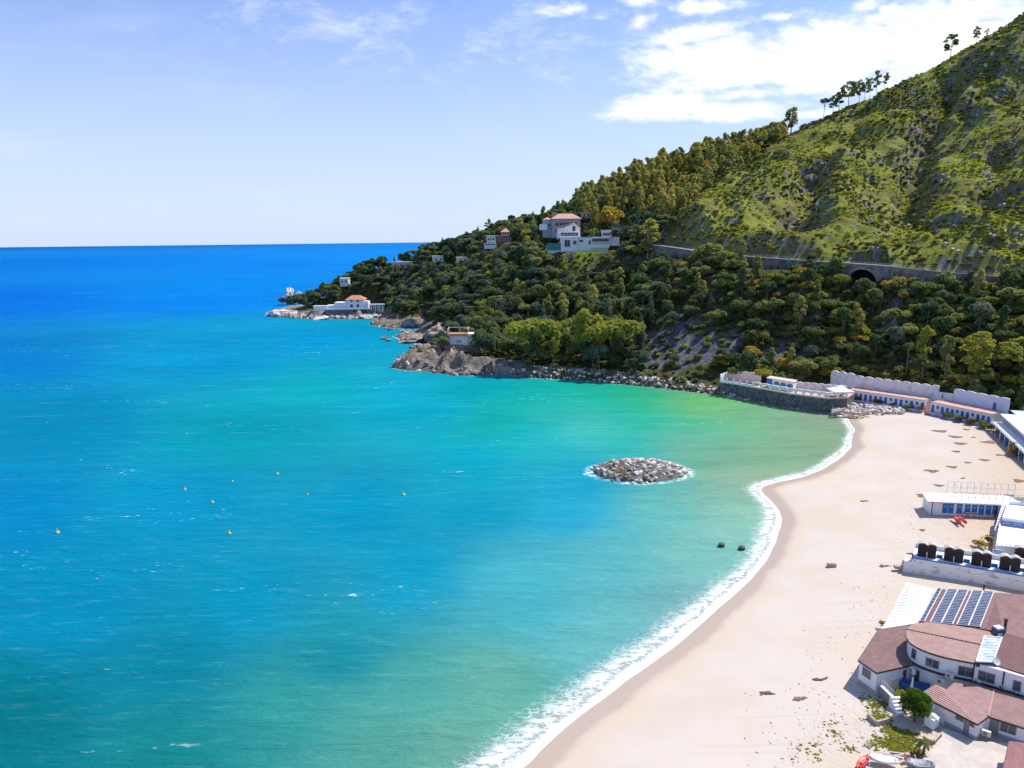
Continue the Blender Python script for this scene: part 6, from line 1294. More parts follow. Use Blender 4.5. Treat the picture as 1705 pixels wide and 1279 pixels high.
def trunk_mb(kind, bl, seed):
    r = np.random.RandomState(seed+7); m = MB(); H_ = HGT[kind]; th = {'umbrella': .16, 'airy': .12, 'tall': .2}.get(kind, .2); split = {'umbrella': 4.6, 'airy': 4.0, 'tall': 3.2, 'cypress': 8, 'oval': 4}.get(kind, 2.4)
    lean = r.uniform(-.3, .3, 2); top = np.array([lean[0], lean[1], split]); m.tube([(0, 0, -.6), (0.02, 0, .3), tuple(top*np.array([.5, .5, .55])), tuple(top)], [th*1.5, th*1.15, th*.9, th*.7], 6)
    if kind != 'cypress':
        for b in bl[::(1 if kind == 'airy' else 2)]:
            st = top*r.uniform(.75, 1) if kind != 'airy' else np.array([lean[0], lean[1], min(b[2]-1.0, split+1)]); mid = (st+np.array(b[:3]))/2+np.array([0, 0, .25]); m.tube([tuple(st), tuple(mid), tuple(b[:3])], [th*.5, th*.32, th*.12], 5, cap=False)
    if kind in ('airy', 'tall'): m.tube([tuple(top), (lean[0]*.8, lean[1]*.8, H_*.6), (lean[0]*.5, lean[1]*.5, H_*.88)], [th*.7, th*.4, th*.12], 5)
    return m
PROTO = {}
def proto_parts(kind, seed, mat, bm_):
    key = (kind, seed, mat.name)
    if key not in PROTO:
        me, bl = crown_me(kind, seed, mat)
        if kind in ('bush', 'low'): PROTO[key] = (me, None)
        else: t = trunk_mb(kind, bl, seed).build('trunk', bm_, None, (0, 0, 0), smooth=True, fixn=False); PROTO[key] = (me, t.data); bpy.data.objects.remove(t)
    return PROTO[key]
SRC = {}
def plant(kind, seed, mat, pos, sc, rz, label, cat, group, name, bm_=None, asp=1.0):
    me, tr = proto_parts(kind, seed, mat, bm_ or bark)
    if tr is None:
        o = bpy.data.objects.new(name, me); COL.objects.link(o); o.location = tuple(map(float, pos)); o.rotation_euler = (0, 0, rz); o.scale = (sc*asp, sc*asp, sc); tag(o, label, cat, group); SRC.setdefault((kind, seed, mat.name), o); return o
    r = empty(name, pos, label, cat, group, rz); r.scale = (sc*asp, sc*asp, sc)
    for nm, dt in (('trunk', tr), ('crown', me)): o = bpy.data.objects.new(nm, dt); COL.objects.link(o); o.parent = r
    SRC.setdefault((kind, seed, mat.name), o); return r
def scatter(name, pts, sc, rz, idx, sources, label, tilt=None):
    # one GN object: the points of a mesh, each carrying a copy of one of the visible sources
    n = len(pts); me = bpy.data.meshes.new(name); me.vertices.add(n); me.vertices.foreach_set('co', np.asarray(pts, np.float32).ravel())
    for an, ty, arr, fld in (('sc', 'FLOAT_VECTOR', np.asarray(sc, np.float32), 'vector'), ('rot', 'FLOAT_VECTOR', np.stack([np.zeros(n) if tilt is None else tilt[:, 0], np.zeros(n) if tilt is None else tilt[:, 1], rz], 1).astype(np.float32), 'vector'), ('pick', 'INT', np.asarray(idx, np.int32), 'value')):
        a = me.attributes.new(an, ty, 'POINT'); a.data.foreach_set(fld, arr.ravel())
    o = bpy.data.objects.new(name, me); COL.objects.link(o); tag(o, label, None, None, 'stuff')
    ng = bpy.data.node_groups.new(name+'_scatter', 'GeometryNodeTree'); ng.interface.new_socket('Geometry', in_out='INPUT', socket_type='NodeSocketGeometry'); ng.interface.new_socket('Geometry', in_out='OUTPUT', socket_type='NodeSocketGeometry')
    N = ng.nodes; K = ng.links; gi = N.new('NodeGroupInput'); go = N.new('NodeGroupOutput'); iop = N.new('GeometryNodeInstanceOnPoints'); j = N.new('GeometryNodeJoinGeometry')
    for s in sources[::-1]:
        oi = N.new('GeometryNodeObjectInfo'); oi.inputs['Object'].default_value = s; oi.inputs['As Instance'].default_value = True; oi.transform_space = 'ORIGINAL'; K.new(oi.outputs['Geometry'], j.inputs[0])
    def na(t_, nm): a = N.new('GeometryNodeInputNamedAttribute'); a.data_type = t_; a.inputs['Name'].default_value = nm; return a.outputs['Attribute']
    iop.inputs['Pick Instance'].default_value = True; K.new(gi.outputs[0], iop.inputs['Points']); K.new(j.outputs[0], iop.inputs['Instance']); K.new(na('INT', 'pick'), iop.inputs['Instance Index'])
    er = N.new('FunctionNodeEulerToRotation'); K.new(na('FLOAT_VECTOR', 'rot'), er.inputs[0]); K.new(er.outputs[0], iop.inputs['Rotation']); K.new(na('FLOAT_VECTOR', 'sc'), iop.inputs['Scale']); K.new(iop.outputs[0], go.inputs[0])
    md = o.modifiers.new('scatter', 'NODES'); md.node_group = ng; return o
def ground_at(px, py, lo=150, hi=760, off=0):
    last = None
    for y in np.arange(lo, hi, 1.0):
        p = D(px, py, y); h = float(hz(p[0], p[1]))
        if p[2] <= h: return np.array([p[0], p[1], h])
    return last
def crest(px, lo=430, hi=700):
    best = (1e9, None)
    for y in np.arange(lo, hi, 2.0):
        x = D(px, 200, y)[0]; h = float(hz(x, y)); q = PX(x, y, h)[1]
        if q < best[0]: best = (float(q), np.array([x, y, h]))
    return best[1]
def visible(x, y, z):
    v = np.ones(len(x), bool)
    for t_ in np.linspace(.45, .985, 70):
        h = hz(x*t_, y*t_); v &= (CAM_H+(z-CAM_H)*t_ > h-.3) | (y*t_ < 205)
    return v
# --- jittered grids over the slopes
def jgrid(sp, x0, x1, y0, y1):
    gx, gy = np.meshgrid(np.arange(x0, x1, sp), np.arange(y0, y1, sp)); n = gx.size
    return gx.ravel()+RNG.uniform(-.48, .48, n)*sp, gy.ravel()+RNG.uniform(-.48, .48, n)*sp
def fieldv(A_, x, y):
    i = np.clip(((x-GX[0])/1.35).round().astype(int), 0, len(GX)-1); j = np.clip(((y-GY[0])/1.35).round().astype(int), 0, len(GY)-1); return A_[j, i]
def clear(x, y, z, hgt, house=True):
    px, py = PX(x, y, z); _, pt = PX(x, y, z+hgt); ok = np.ones(len(x), bool)
    for (xl, xr, pb, dep, bk), (a, b, y0, y1, zz) in zip(PADS, PADW): ok &= ~((x > a-2) & (x < b+2) & (y > y0-1) & (y < y1))
    # open views that the place really has: lawns and walls in front of the houses
    for xl, xr, yt, yb, dep in [(515, 636, 488, 530, 600), (742, 792, 545, 600, 356), (915, 1010, 345, 419, 455), (1010, 1032, 384, 414, 455), (902, 968, 352, 400, 480), (806, 852, 384, 410, 545), (564, 582, 460, 470, 620), (655, 682, 430, 439, 640), (720, 739, 424, 429, 610), (762, 779, 424, 430, 580),
                                (1240, 1320, 424, 446, 350), (1404, 1458, 440, 458, 320), (1470, 1520, 440, 456, 305), (1640, 1705, 455, 468, 275), (1110, 1150, 405, 428, 392), (1195, 1420, 612, 690, 262), (1410, 1560, 630, 700, 238), (1540, 1705, 650, 720, 215)]:
        ok &= ~((px > xl-4) & (px < xr+4) & (pt < yb) & (py > yt) & (y < dep))
    rd, side, rz = railinfo(x, y); ok &= ~((rd < 10) & (side > 0) & (x > RAIL[0, 0]-10)) & ~((rd < 3) & (x > RAIL[0, 0]-10))
    return ok
OCC = []
HOUSEZ = []
tx, ty = jgrid(6.3, -200, 330, 215, 760); tz = hz(tx, ty); sdt = fieldv(SDL, tx, ty); hm_ = fieldv(HILLM, tx, ty); cm_ = fieldv(CLIFFM, tx, ty); shm = fieldv(SHORE, tx, ty)
rd_, sd_, _ = railinfo(tx, ty); tpx0 = PX(tx, ty, tz)[0]
k_ = (sdt > 7) & (tz > 3.5) & (hm_ < .4) & (cm_ < .3) & (shm < .3) & ~inside(tx, ty, FLATP) & ~((tpx0 > 1305) & (ty > 430))
tx, ty, tz = tx[k_], ty[k_], tz[k_]; rd_, sd_ = rd_[k_], sd_[k_]
tpx, tpy = PX(tx, ty, tz); K = len(tx); rnd = RNG.uniform(0, 1, K); nzv = fbm(tx, ty, 38, 3, 91); nz2 = fbm(tx, ty, 17, 2, 95)
KINDS = [('round', 1, leaf_oak), ('round', 2, leaf_oak), ('wide', 3, leaf_oak), ('umbrella', 4, leaf_pine), ('cypress', 5, leaf_pine), ('tall', 6, leaf_euc), ('tall', 7, leaf_euc), ('oval', 8, leaf_lime), ('wide', 9, leaf_scrub), ('round', 10, leaf_gold), ('round', 11, leaf_pine), ('wide', 12, leaf_lime), ('oval', 13, leaf_oak)]
def pick(p):
    # p: dict kind->weight
    ks = list(p); w = np.cumsum([p[k] for k in ks]); w = w/w[-1]; return lambda r: ks[int(np.searchsorted(w, r))]
ZH = pick({0: 3, 1: 3, 2: 2, 3: 3, 10: 4, 4: .7, 7: .15, 8: 1.0, 12: 1}); ZT = pick({5: 5, 6: 5, 9: .35, 1: 1, 3: .6, 8: 1}); ZM = pick({0: 3, 1: 3, 2: 1, 3: 1.2, 4: .8, 5: .6, 7: .35, 8: 2, 10: 2, 12: 1.6, 11: .4}); ZR = pick({0: 3, 1: 2, 2: 2.4, 8: 4, 9: .35, 12: 1.4, 11: 1.0, 10: 1.4, 5: .5}); ZL = pick({7: 2, 11: 3, 8: 2, 1: 1})
kid = np.zeros(K, int); scl = np.zeros(K)
for i in range(K):
    a, b = tpx[i], tpy[i]
    if a < 800: f, s0, s1 = ZH, 1.15, 1.75
    elif b < 375 and a > 960: f, s0, s1 = ZT, 1.1, 1.9
    elif a < 1110: f, s0, s1 = (ZL if nzv[i] > .64 and b > 430 else ZM), .95, 1.75
    else: f, s0, s1 = (ZL if nzv[i] > .68 else ZR), .75, 1.55
    kid[i] = f(rnd[i]); scl[i] = RNG.uniform(s0, s1)*(.8 if kid[i] in (5, 6, 4) and a < 960 or a > 1110 and kid[i] in (5, 6) else 1)
_r, _s, _ = railinfo(tx, ty); scl = np.where((_s < 0) & (_r < 12) & (tx > 85), np.maximum(scl, .85)*1.15, scl)
hk = np.array([HGT[KINDS[k][0]] for k in kid])*scl
ok = clear(tx, ty, tz, hk); ok &= ~((tpx > 905) & (tpx < 1040) & (tpy > 418) & (tpy < 470) & (rnd < .5))
tx, ty, tz, kid, scl, hk, tpx, tpy = (a[ok] for a in (tx, ty, tz, kid, scl, hk, tpx, tpy)); K = len(tx)
vis = visible(tx, ty, tz+hk*.8) & (tpx > -10) & (tpx < 1720) & (tpy > 0)
size = np.where(vis, hk*np.where(kid == 4, .6, 1)/ty, 0)
order = np.argsort(-size); NIND = 235; ind = order[:NIND]; rest = order[NIND:]
for sp_ in range(len(KINDS)):
    if sp_ not in kid[ind]:
        c_ = [i for i in rest if kid[i] == sp_ and size[i] > 0]
        if c_: ind = np.append(ind, c_[0]); rest = np.array([i for i in rest if i != c_[0]])
NAMES = {0: ('oak_tree', 'dark green round oak'), 1: ('oak_tree', 'deep green broad oak'), 2: ('oak_tree', 'spreading dark oak'), 3: ('pine_tree', 'flat topped pine'), 4: ('cypress_tree', 'slim dark cypress'), 5: ('eucalyptus_tree', 'tall olive gold eucalyptus'), 6: ('eucalyptus_tree', 'tall loose olive eucalyptus'),
         7: ('poplar_tree', 'lime green upright tree'), 8: ('olive_tree', 'dull olive green low tree'), 9: ('autumn_tree', 'orange gold leaved tree'), 10: ('pine_tree', 'bluish green bushy pine'), 11: ('acacia_tree', 'bright yellow green spreading tree'), 12: ('oak_tree', 'narrow dark green oak')}
LAND_ = [(590, 500, 'behind the white headland villa'), (690, 520, 'above the rocky coves of the headland'), (700, 440, 'on the headland ridge'), (770, 560, 'around the boat house on the point'), (830, 400, 'near the dark red house'), (840, 500, 'in the dark wood above the point'), (970, 435, 'just below the long white villa'), (930, 360, 'around the large grey house'), (1050, 340, 'behind the grassy spur'), (1180, 280, 'on the skyline behind the spur'),
         (1060, 430, 'right of the long white villa'), (930, 580, 'above the green shore wall'), (1060, 540, 'left of the bare grey cliff'), (1180, 460, 'below the left retaining wall'), (1280, 490, 'below the bare retaining wall'), (1340, 560, 'above the arched terrace'), (1430, 500, 'right below the railway arch'), (1440, 590, 'behind the longer cabin row'), (1540, 500, 'below the wall right of the arch'), (1560, 600, 'behind the shorter cabin row'), (1660, 500, 'below the fence at the right edge'), (1660, 600, 'above the stilted pavilion'), (1180, 590, 'over the bare grey cliff')]
def ztext(px, py): return min(LAND_, key=lambda l: (l[0]-px)**2+((l[1]-py)*1.3)**2)[2]
def labelled(items, fmt):
    # items: (px, py, look, extra); gives each its own label by counting from the left in its zone
    zz = {}
    for i, (px, py, look) in enumerate(items): zz.setdefault((look, ztext(px, py)), []).append((px, i))
    out = [None]*len(items)
    for (look, zt), l in zz.items():
        l.sort()
        for q, (px, i) in enumerate(l): out[i] = '%s %s' % (look, zt) if len(l) == 1 else '%s %s, %s from left of %s' % (look, zt, ordinal(q+1), {2: 'two', 3: 'three', 4: 'four', 5: 'five', 6: 'six'}.get(len(l), str(len(l))))
    out = [o if len(o.split()) <= 16 else o.rsplit(' of ', 1)[0] if len(o.rsplit(' of ', 1)[0].split()) <= 16 else o.replace('bright lime green', 'lime green').rsplit(' from left', 1)[0] for o in out]
    return out
its = [(tpx[i], tpy[i]-hk[i]*590/ty[i], NAMES[kid[i]][1]) for i in ind]; labs = labelled(its, 0)
for i, lb in zip(ind, labs):
    kd, sdd, mt = KINDS[kid[i]]
    plant(kd, sdd, mt, (tx[i], ty[i], tz[i]-.3), scl[i], RNG.uniform(0, 6.28), lb, 'tree', 'trees on the wooded slopes', NAMES[kid[i]][0], barkpale if kid[i] in (5, 6) else bark)
srcs = []; smap = {}
for k in range(len(KINDS)):
    kd, sdd, mt = KINDS[k]
    if (kd, sdd, mt.name) in SRC: smap[k] = len(srcs); srcs.append(SRC[(kd, sdd, mt.name)])
rs = [i for i in rest if kid[i] in smap]
scatter('forest', np.stack([tx[rs], ty[rs], tz[rs]-.6], 1), np.stack([scl[rs]*RNG.uniform(.9, 1.15, len(rs)), scl[rs]*RNG.uniform(.9, 1.15, len(rs)), scl[rs]], 1), RNG.uniform(0, 6.28, len(rs)), [smap[kid[i]] for i in rs], srcs, 'dense mixed wood covering the slopes above the bay')
# --- trees that stand out
def special(kind, seed, mat, base, toppy, label, name, asp=1.0, bk=bark, group=None, rz=None):
    px, pb = PX(*base); h = HT(base, toppy)-base[2]; sc = h/HGT[kind]
    return plant(kind, seed, mat, (base[0], base[1], base[2]-.2), sc, RNG.uniform(0, 6.28) if rz is None else rz, label, 'tree', group, name, bk, asp)
cg = 'lone trees along the grassy skyline'
for px, tp, kd, sdd, mt, asp, lb in [(1318, 178, 'tall', 21, leaf_scrub, 1.5, 'large dense rounded tree standing where wood meets the grassy ridge'), (1371, 162, 'umbrella', 22, leaf_pine, .62, 'small umbrella pine with thin leaning trunk on the ridge'), (1386, 158, 'airy', 23, leaf_scrub, .9, 'low thin tree leftmost in the ridge grove'), (1396, 146, 'airy', 24, leaf_scrub, .95, 'open crowned eucalyptus second from left in the ridge grove'),
                                  (1411, 134, 'airy', 25, leaf_scrub, .95, 'widest eucalyptus of the ridge grove, third from left'), (1428, 133, 'airy', 23, leaf_scrub, .8, 'slender eucalyptus in the middle of the ridge grove'), (1437, 130, 'airy', 24, leaf_scrub, .6, 'thin eucalyptus fifth from left in the ridge grove'), (1445, 129, 'airy', 25, leaf_scrub, .6, 'thin eucalyptus sixth from left in the ridge grove'), (1455, 117, 'airy', 26, leaf_scrub, .55, 'tallest and narrowest tree of the ridge grove'), (1469, 121, 'airy', 24, leaf_scrub, .8, 'last tree at the right end of the ridge grove'),
                                  (1571, 57, 'airy', 27, leaf_scrub, 1.0, 'lone eucalyptus high on the ridge above the dark gully'), (1611, 41, 'airy', 23, leaf_scrub, .7, 'thin bare looking tree near the summit, left of a pair'), (1627, 27, 'airy', 26, leaf_scrub, .9, 'taller tree near the summit, right of a pair')]:
    if kd == 'airy': asp *= 1.45
    special(kd, sdd, mt, crest(px), tp, lb, 'pine_tree' if kd == 'umbrella' else 'ridge_tree', asp, bark, cg)
for px, pb, tp, kd, sdd, mt, asp, lb, nm in [(1536, 634, 540, 'tall', 31, leaf_lime, .75, 'tall yellow green tree with pale trunk behind the shorter cabin row', 'acacia_tree'), (1572, 640, 556, 'tall', 32, leaf_scrub, .75, 'grey green tree right of the tall yellow green one behind the cabins', 'eucalyptus_tree'), (1624, 650, 550, 'tall', 33, leaf_lime, 1.35, 'large spreading yellow green tree behind the upper blue tinted wall', 'acacia_tree'),
                                     (1700, 640, 555, 'wide', 9, leaf_lime, 1.2, 'lime green tree cut by the right edge above the pavilion', 'acacia_tree'), (1016, 396, 342, 'round', 10, leaf_gold, 1.0, 'orange gold autumn tree beside the gabled house', 'autumn_tree'), (990, 396, 328, 'cypress', 5, leaf_euc, 1.2, 'tall narrow olive tree between the grey house and the autumn tree', 'eucalyptus_tree'), (1078, 432, 364, 'tall', 6, leaf_euc, 1.6, 'big rounded olive tree where the retaining wall begins', 'eucalyptus_tree'),
                                     (886, 602, 520, 'wide', 12, leaf_lime, .95, 'leaning yellow green tree with bare trunk above the dark point', 'acacia_tree'), (921, 606, 536, 'oval', 8, leaf_lime, .8, 'slim bright tree right of the leaning yellow green one', 'poplar_tree'), (971, 604, 512, 'oval', 8, leaf_lime, 1.0, 'tallest bright yellow green tree over the shore wall', 'poplar_tree'), (994, 604, 522, 'oval', 8, leaf_lime, .8, 'narrow yellow green tree next to the tallest bright one', 'poplar_tree'), (1024, 606, 520, 'wide', 12, leaf_lime, .9, 'broad yellow green tree near the lawn over the shore wall', 'acacia_tree'),
                                     (746, 508, 474, 'round', 10, leaf_lime, 1.0, 'single yellow tree in the dark headland wood', 'acacia_tree'), (1258, 470, 425, 'oval', 13, leaf_scrub, 1.2, 'grey green oval tree against the bare retaining wall', 'olive_tree'), (1350, 445, 422, 'round', 2, leaf_oak, 1.3, 'dark round tree standing over the line left of the arch', 'oak_tree'), (1370, 255, 235, 'wide', 3, leaf_oak, 1, None, None)]:
    if nm is None: continue
    b = ground_at(px, pb); special(kd, sdd, mt, b, tp, lb, nm, asp, barkpale)
# slender palm behind the cabins
def palm(base, H_, label, crown=1.6, n=16, thick=.16):
    r = empty('palm_tree', base, label, 'palm'); m = MB(); m.tube([(base[0], base[1], base[2]-.3), (base[0]+.1, base[1], base[2]+H_*.5), (base[0], base[1], base[2]+H_)], [thick*1.3, thick, thick*.9], 7); m.build('trunk', bark, r)
    vs, fs, ti = [], [], []
    for k in range(n):
        a = 6.283*k/n+random.uniform(-.2, .2); e0 = random.uniform(.2, 1.1); L_ = crown*random.uniform(.8, 1.1)
        for q in range(6):
            for s in (-1, 1):
                t0, t1 = q/6, (q+1)/6; f = lambda t_: (L_*t_*math.cos(e0*.4)*1.0, H_+L_*(math.sin(e0)*t_-1.1*t_*t_))
                for (ta, tb) in ((t0, t1),):
                    x0, z0 = f(ta); x1, z1 = f(tb); w_ = L_*.2*math.sin(math.pi*(.1+.85*(ta+tb)/2)); ca, sa = math.cos(a), math.sin(a)
                    p0 = (base[0]+x0*ca, base[1]+x0*sa, base[2]+z0); p1 = (base[0]+x1*ca, base[1]+x1*sa, base[2]+z1); p2 = (p1[0]-sa*w_*s, p1[1]+ca*w_*s, p1[2]-w_*.5); p3 = (p0[0]-sa*w_*s, p0[1]+ca*w_*s, p0[2]-w_*.5)
                    b = len(vs); vs += [p0, p1, p2, p3]; fs.append((b, b+1, b+2, b+3)); ti += [random.random()]*4
    o = npmesh('crown', np.array(vs)-np.array(base), fs, [leaf_oak if crown > 2 else leaf_scrub], attrs={'tint': ('FLOAT', ti)}, parent=r); return r
b = ground_at(1508, 628); palm(b, HT(b, 572)-b[2], 'slender palm with small crown behind the longer cabin row', 2.4, 18, .25)
g = G(*c6(238, 1105), 2.0); palm((g[0], g[1], 1.95), 1.5, 'small palm among weeds at the edge of the concrete yard', 1.1, 12, .13)
# round garden tree by the restaurant
g = G(*c1(552, 985), 2.0); g = np.array([g[0], g[1]+.5, 1.95])
V, F_, ti = blobs_to_leaves([(0, 0, 1.75, 1.55, 1.5, 1.25)]+[(1.15*math.cos(a)*math.cos(e), 1.15*math.sin(a)*math.cos(e), 1.8+1.05*math.sin(e), .62, .62, .55) for a, e in [(random.uniform(0, 6.28), random.uniform(-.6, 1.3)) for _ in range(26)]], 9000, .085, 5, jit=.16)
lg = leafmat('leaf_garden', (.03, .06, .012), (.06, .10, .014), (.12, .16, .02))
rt = empty('garden_tree', g, 'dense round dark green tree before the restaurant courtyard', 'tree'); npmesh('crown', V*1.15, F_, [lg], attrs={'tint': ('FLOAT', ti)}, parent=rt)
m = MB(); m.tube([(g[0], g[1], 1.5), (g[0], g[1], 2.6), (g[0]+.1, g[1], 3.8)], [.18, .14, .06], 7); m.build('trunk', bark, rt)
# --- shrubs: the largest as things, the others as scrub
BK = [('bush', 41, leaf_scrub), ('bush', 42, leaf_oak), ('bush', 43, leaf_gold), ('bush', 44, leaf_lime), ('low', 45, leaf_scrub), ('low', 46, leaf_grass), ('bush', 47, leaf_dry), ('low', 48, leaf_lime)]
BN = {0: ('shrub', 'dull green shrub'), 1: ('shrub', 'dark green round shrub'), 2: ('spurge_shrub', 'orange yellow flowering shrub'), 3: ('broom_shrub', 'bright yellow green shrub'), 6: ('dry_shrub', 'brown dry shrub'), 4: ('shrub', 'low dull cushion shrub'), 5: ('shrub', 'low grassy cushion'), 7: ('shrub', 'low bright green cushion')}
def shrubs(sp, x0, x1, y0, y1, cond, choose, smin, smax, seed):
    x, y = jgrid(sp, x0, x1, y0, y1); z = hz(x, y); k = cond(x, y, z); x, y, z = x[k], y[k], z[k]; r = RNG.uniform(0, 1, len(x)); kk = np.array([choose(v) for v in r]) if len(x) else np.zeros(0, int)
    s = RNG.uniform(smin, smax, len(x))*np.where(np.isin(kk, (4, 5, 7)), .9, 1); o_ = clear(x, y, z, s*2.0); return x[o_], y[o_], z[o_], kk[o_], s[o_]
def slope(x, y): return np.hypot(hz(x+1.5, y)-hz(x-1.5, y), hz(x, y+1.5)-hz(x, y-1.5))/3
hillc = lambda x, y, z: (fieldv(HILLM, x, y) > .5) & (z > 30)
sets = []
S1 = shrubs(2.8, 60, 500, 240, 640, lambda x, y, z: hillc(x, y, z) & ((fbm(x, y, 24, 4, 101) > .55) | (slope(x, y) > 1.15) | ((railinfo(x, y)[0] < 26) & (fbm(x, y, 9, 2, 103) > .42))), pick({0: 4.0, 1: 4.0, 2: .5, 3: .7, 6: 1.0}), .35, 1.15, 1); sets.append(S1)
S2 = shrubs(4.0, -170, 420, 215, 700, lambda x, y, z: (fieldv(HILLM, x, y) < .5) & (z > 2.8) & (fieldv(SDL, x, y) > 4) & (fieldv(CLIFFM, x, y) < .45) & (fieldv(SHORE, x, y) < .45) & ~inside(x, y, FLATP), pick({0: 3, 1: 3.6, 2: .5, 3: .6, 6: .4}), .6, 1.4, 2); sets.append(S2)
S3 = shrubs(3.4, 100, 420, 215, 345, lambda x, y, z: (fieldv(HILLM, x, y) < .5) & (z > 5) & (fieldv(CLIFFM, x, y) < .3), pick({0: 3, 1: 3, 2: .9, 3: 1.4, 6: .6}), 1.0, 2.3, 3); sets.append(S3)
S4 = shrubs(2.6, 70, 420, 215, 420, lambda x, y, z: (railinfo(x, y)[1] < 0) & (railinfo(x, y)[0] < 10) & (railinfo(x, y)[0] > 1.5) & (x > 80) & (RNG.uniform(0, 1, len(x)) < .75), pick({0: 3, 1: 4, 2: .8, 3: 1.3}), 1.5, 2.7, 4); sets.append(S4)
S5 = shrubs(3.0, 30, 140, 215, 340, lambda x, y, z: (fieldv(CLIFFM, x, y) > .3) & (RNG.uniform(0, 1, len(x)) < .4), pick({0: 3, 1: 4, 3: 1.0}), .5, 1.5, 5); sets.append(S5)
bx2, by2, bz2, bk2, bs2 = (np.concatenate([s[i] for s in sets]) for i in range(5))
bqx, bqy = PX(bx2, by2, bz2); bv = visible(bx2, by2, bz2+bs2*1.6) & (bqx > 0) & (bqx < 1705) & (bqy > 0); bsz = np.where(bv, bs2/by2, 0)
od = np.argsort(-bsz); NI = 190; bi = list(od[:NI]); br = list(od[NI:])
for k in range(len(BK)):
    if k not in bk2[bi] and k in bk2:
        c_ = [i for i in br if bk2[i] == k and bsz[i] > 0][0]; bi.append(c_); br.remove(c_)
HZ_LAND = [(1230, 390, 'above the left retaining wall'), (1180, 340, 'on the grassy spur'), (1340, 330, 'in the rocky hollow of the hill'), (1420, 400, 'on the bank above the railway arch'), (1500, 330, 'beside the dark gully'), (1560, 400, 'on the bank right of the arch'), (1640, 300, 'on the right hand hill face'), (1660, 410, 'on the bank near the right edge'), (1600, 180, 'high on the hill below the summit'), (1420, 230, 'on the bright grass below the ridge grove')]
LAND_ += HZ_LAND
lb_ = labelled([(bqx[i], bqy[i], BN[bk2[i]][1]) for i in bi], 0)
for i, lb in zip(bi, lb_):
    kd, sdd, mt = BK[bk2[i]]; plant(kd, sdd, mt, (bx2[i], by2[i], bz2[i]-.1), bs2[i], RNG.uniform(0, 6.28), lb, 'shrub', 'shrubs of the rocky slopes', BN[bk2[i]][0])
gsrc_kinds = [4, 5, 7]
for k, lb, px, py in ((4, 'low dull cushion shrub on bright grass below the ridge grove', 1400, 250), (5, 'pale low grassy cushion in the middle of the bright slope', 1440, 290), (7, 'bright green low cushion on the grassy spur', 1250, 310)):
    kd, sdd, mt = BK[k]; b = ground_at(px, py, 300); plant(kd, sdd, mt, b, .9, .4, lb, 'shrub', 'shrubs of the rocky slopes', 'shrub')
ssrc = [SRC[(BK[k][0], BK[k][1], BK[k][2].name)] for k in range(len(BK))]
scatter('scrub', np.stack([bx2[br], by2[br], bz2[br]-.15], 1), np.stack([bs2[br]*1.1, bs2[br]*1.1, bs2[br]], 1), RNG.uniform(0, 6.28, len(br)), bk2[br], ssrc, 'mixed scrub between the trees and over the rocky hill')
gx_, gy_ = jgrid(2.1, 60, 500, 245, 640); gzv = hz(gx_, gy_); kk = hillc(gx_, gy_, gzv) & (RNG.uniform(0, 1, len(gx_)) < .15+.8*ss(.42, .62, fbm(gx_, gy_, 15, 3, 107))); gx_, gy_, gzv = gx_[kk], gy_[kk], gzv[kk]; kk = clear(gx_, gy_, gzv, .5); gx_, gy_, gzv = gx_[kk], gy_[kk], gzv[kk]; n = len(gx_)
gk = np.array([pick({4: .7, 5: 4.0, 7: 1.4})(v) for v in RNG.uniform(0, 1, n)]); gs = RNG.uniform(.5, 1.25, n)
scatter('grass', np.stack([gx_, gy_, gzv-.05], 1), np.stack([gs, gs, gs*RNG.uniform(.7, 1.8, n)], 1), RNG.uniform(0, 6.28, n), gk, ssrc, 'tussocky grass over the open hillside')
# garden weeds near the restaurant, tiny tufts on the dune
wp = []
for (cx, cy), rx, ry, n in [((300, 860), 60, 25, 40), ((330, 950), 70, 30, 60), ((400, 1030), 60, 25, 40), ((490, 1065), 60, 30, 50), ((390, 1110), 140, 45, 90), ((470, 1140), 80, 40, 60), ((560, 1190), 30, 50, 30), ((60, 1050), 60, 30, 6), ((20, 1000), 40, 60, 5), ((230, 830), 40, 20, 8), ((120, 1180), 60, 60, 7), ((-120, 1150), 110, 90, 12)]:
    for _ in range(n): q = G(*c1(cx+random.gauss(0, rx*.5), cy+random.gauss(0, ry*.5)), 1.95); wp.append((q[0], q[1], gz(q[0], q[1])-.02))
wp = np.array(wp); wp = np.concatenate([wp+RNG.normal(0, .45, wp.shape)*[1, 1, 0] for _ in range(5)]); n = len(wp); gs = RNG.uniform(.05, .17, n)
scatter('weeds', wp, np.stack([gs, gs, gs*RNG.uniform(.6, 1.5, n)], 1), RNG.uniform(0, 6.28, n), np.array([pick({4: 1.5, 5: 3, 7: 1.5})(v) for v in RNG.uniform(0, 1, n)]), ssrc, 'patchy yellow green weeds on the sand by the restaurant')
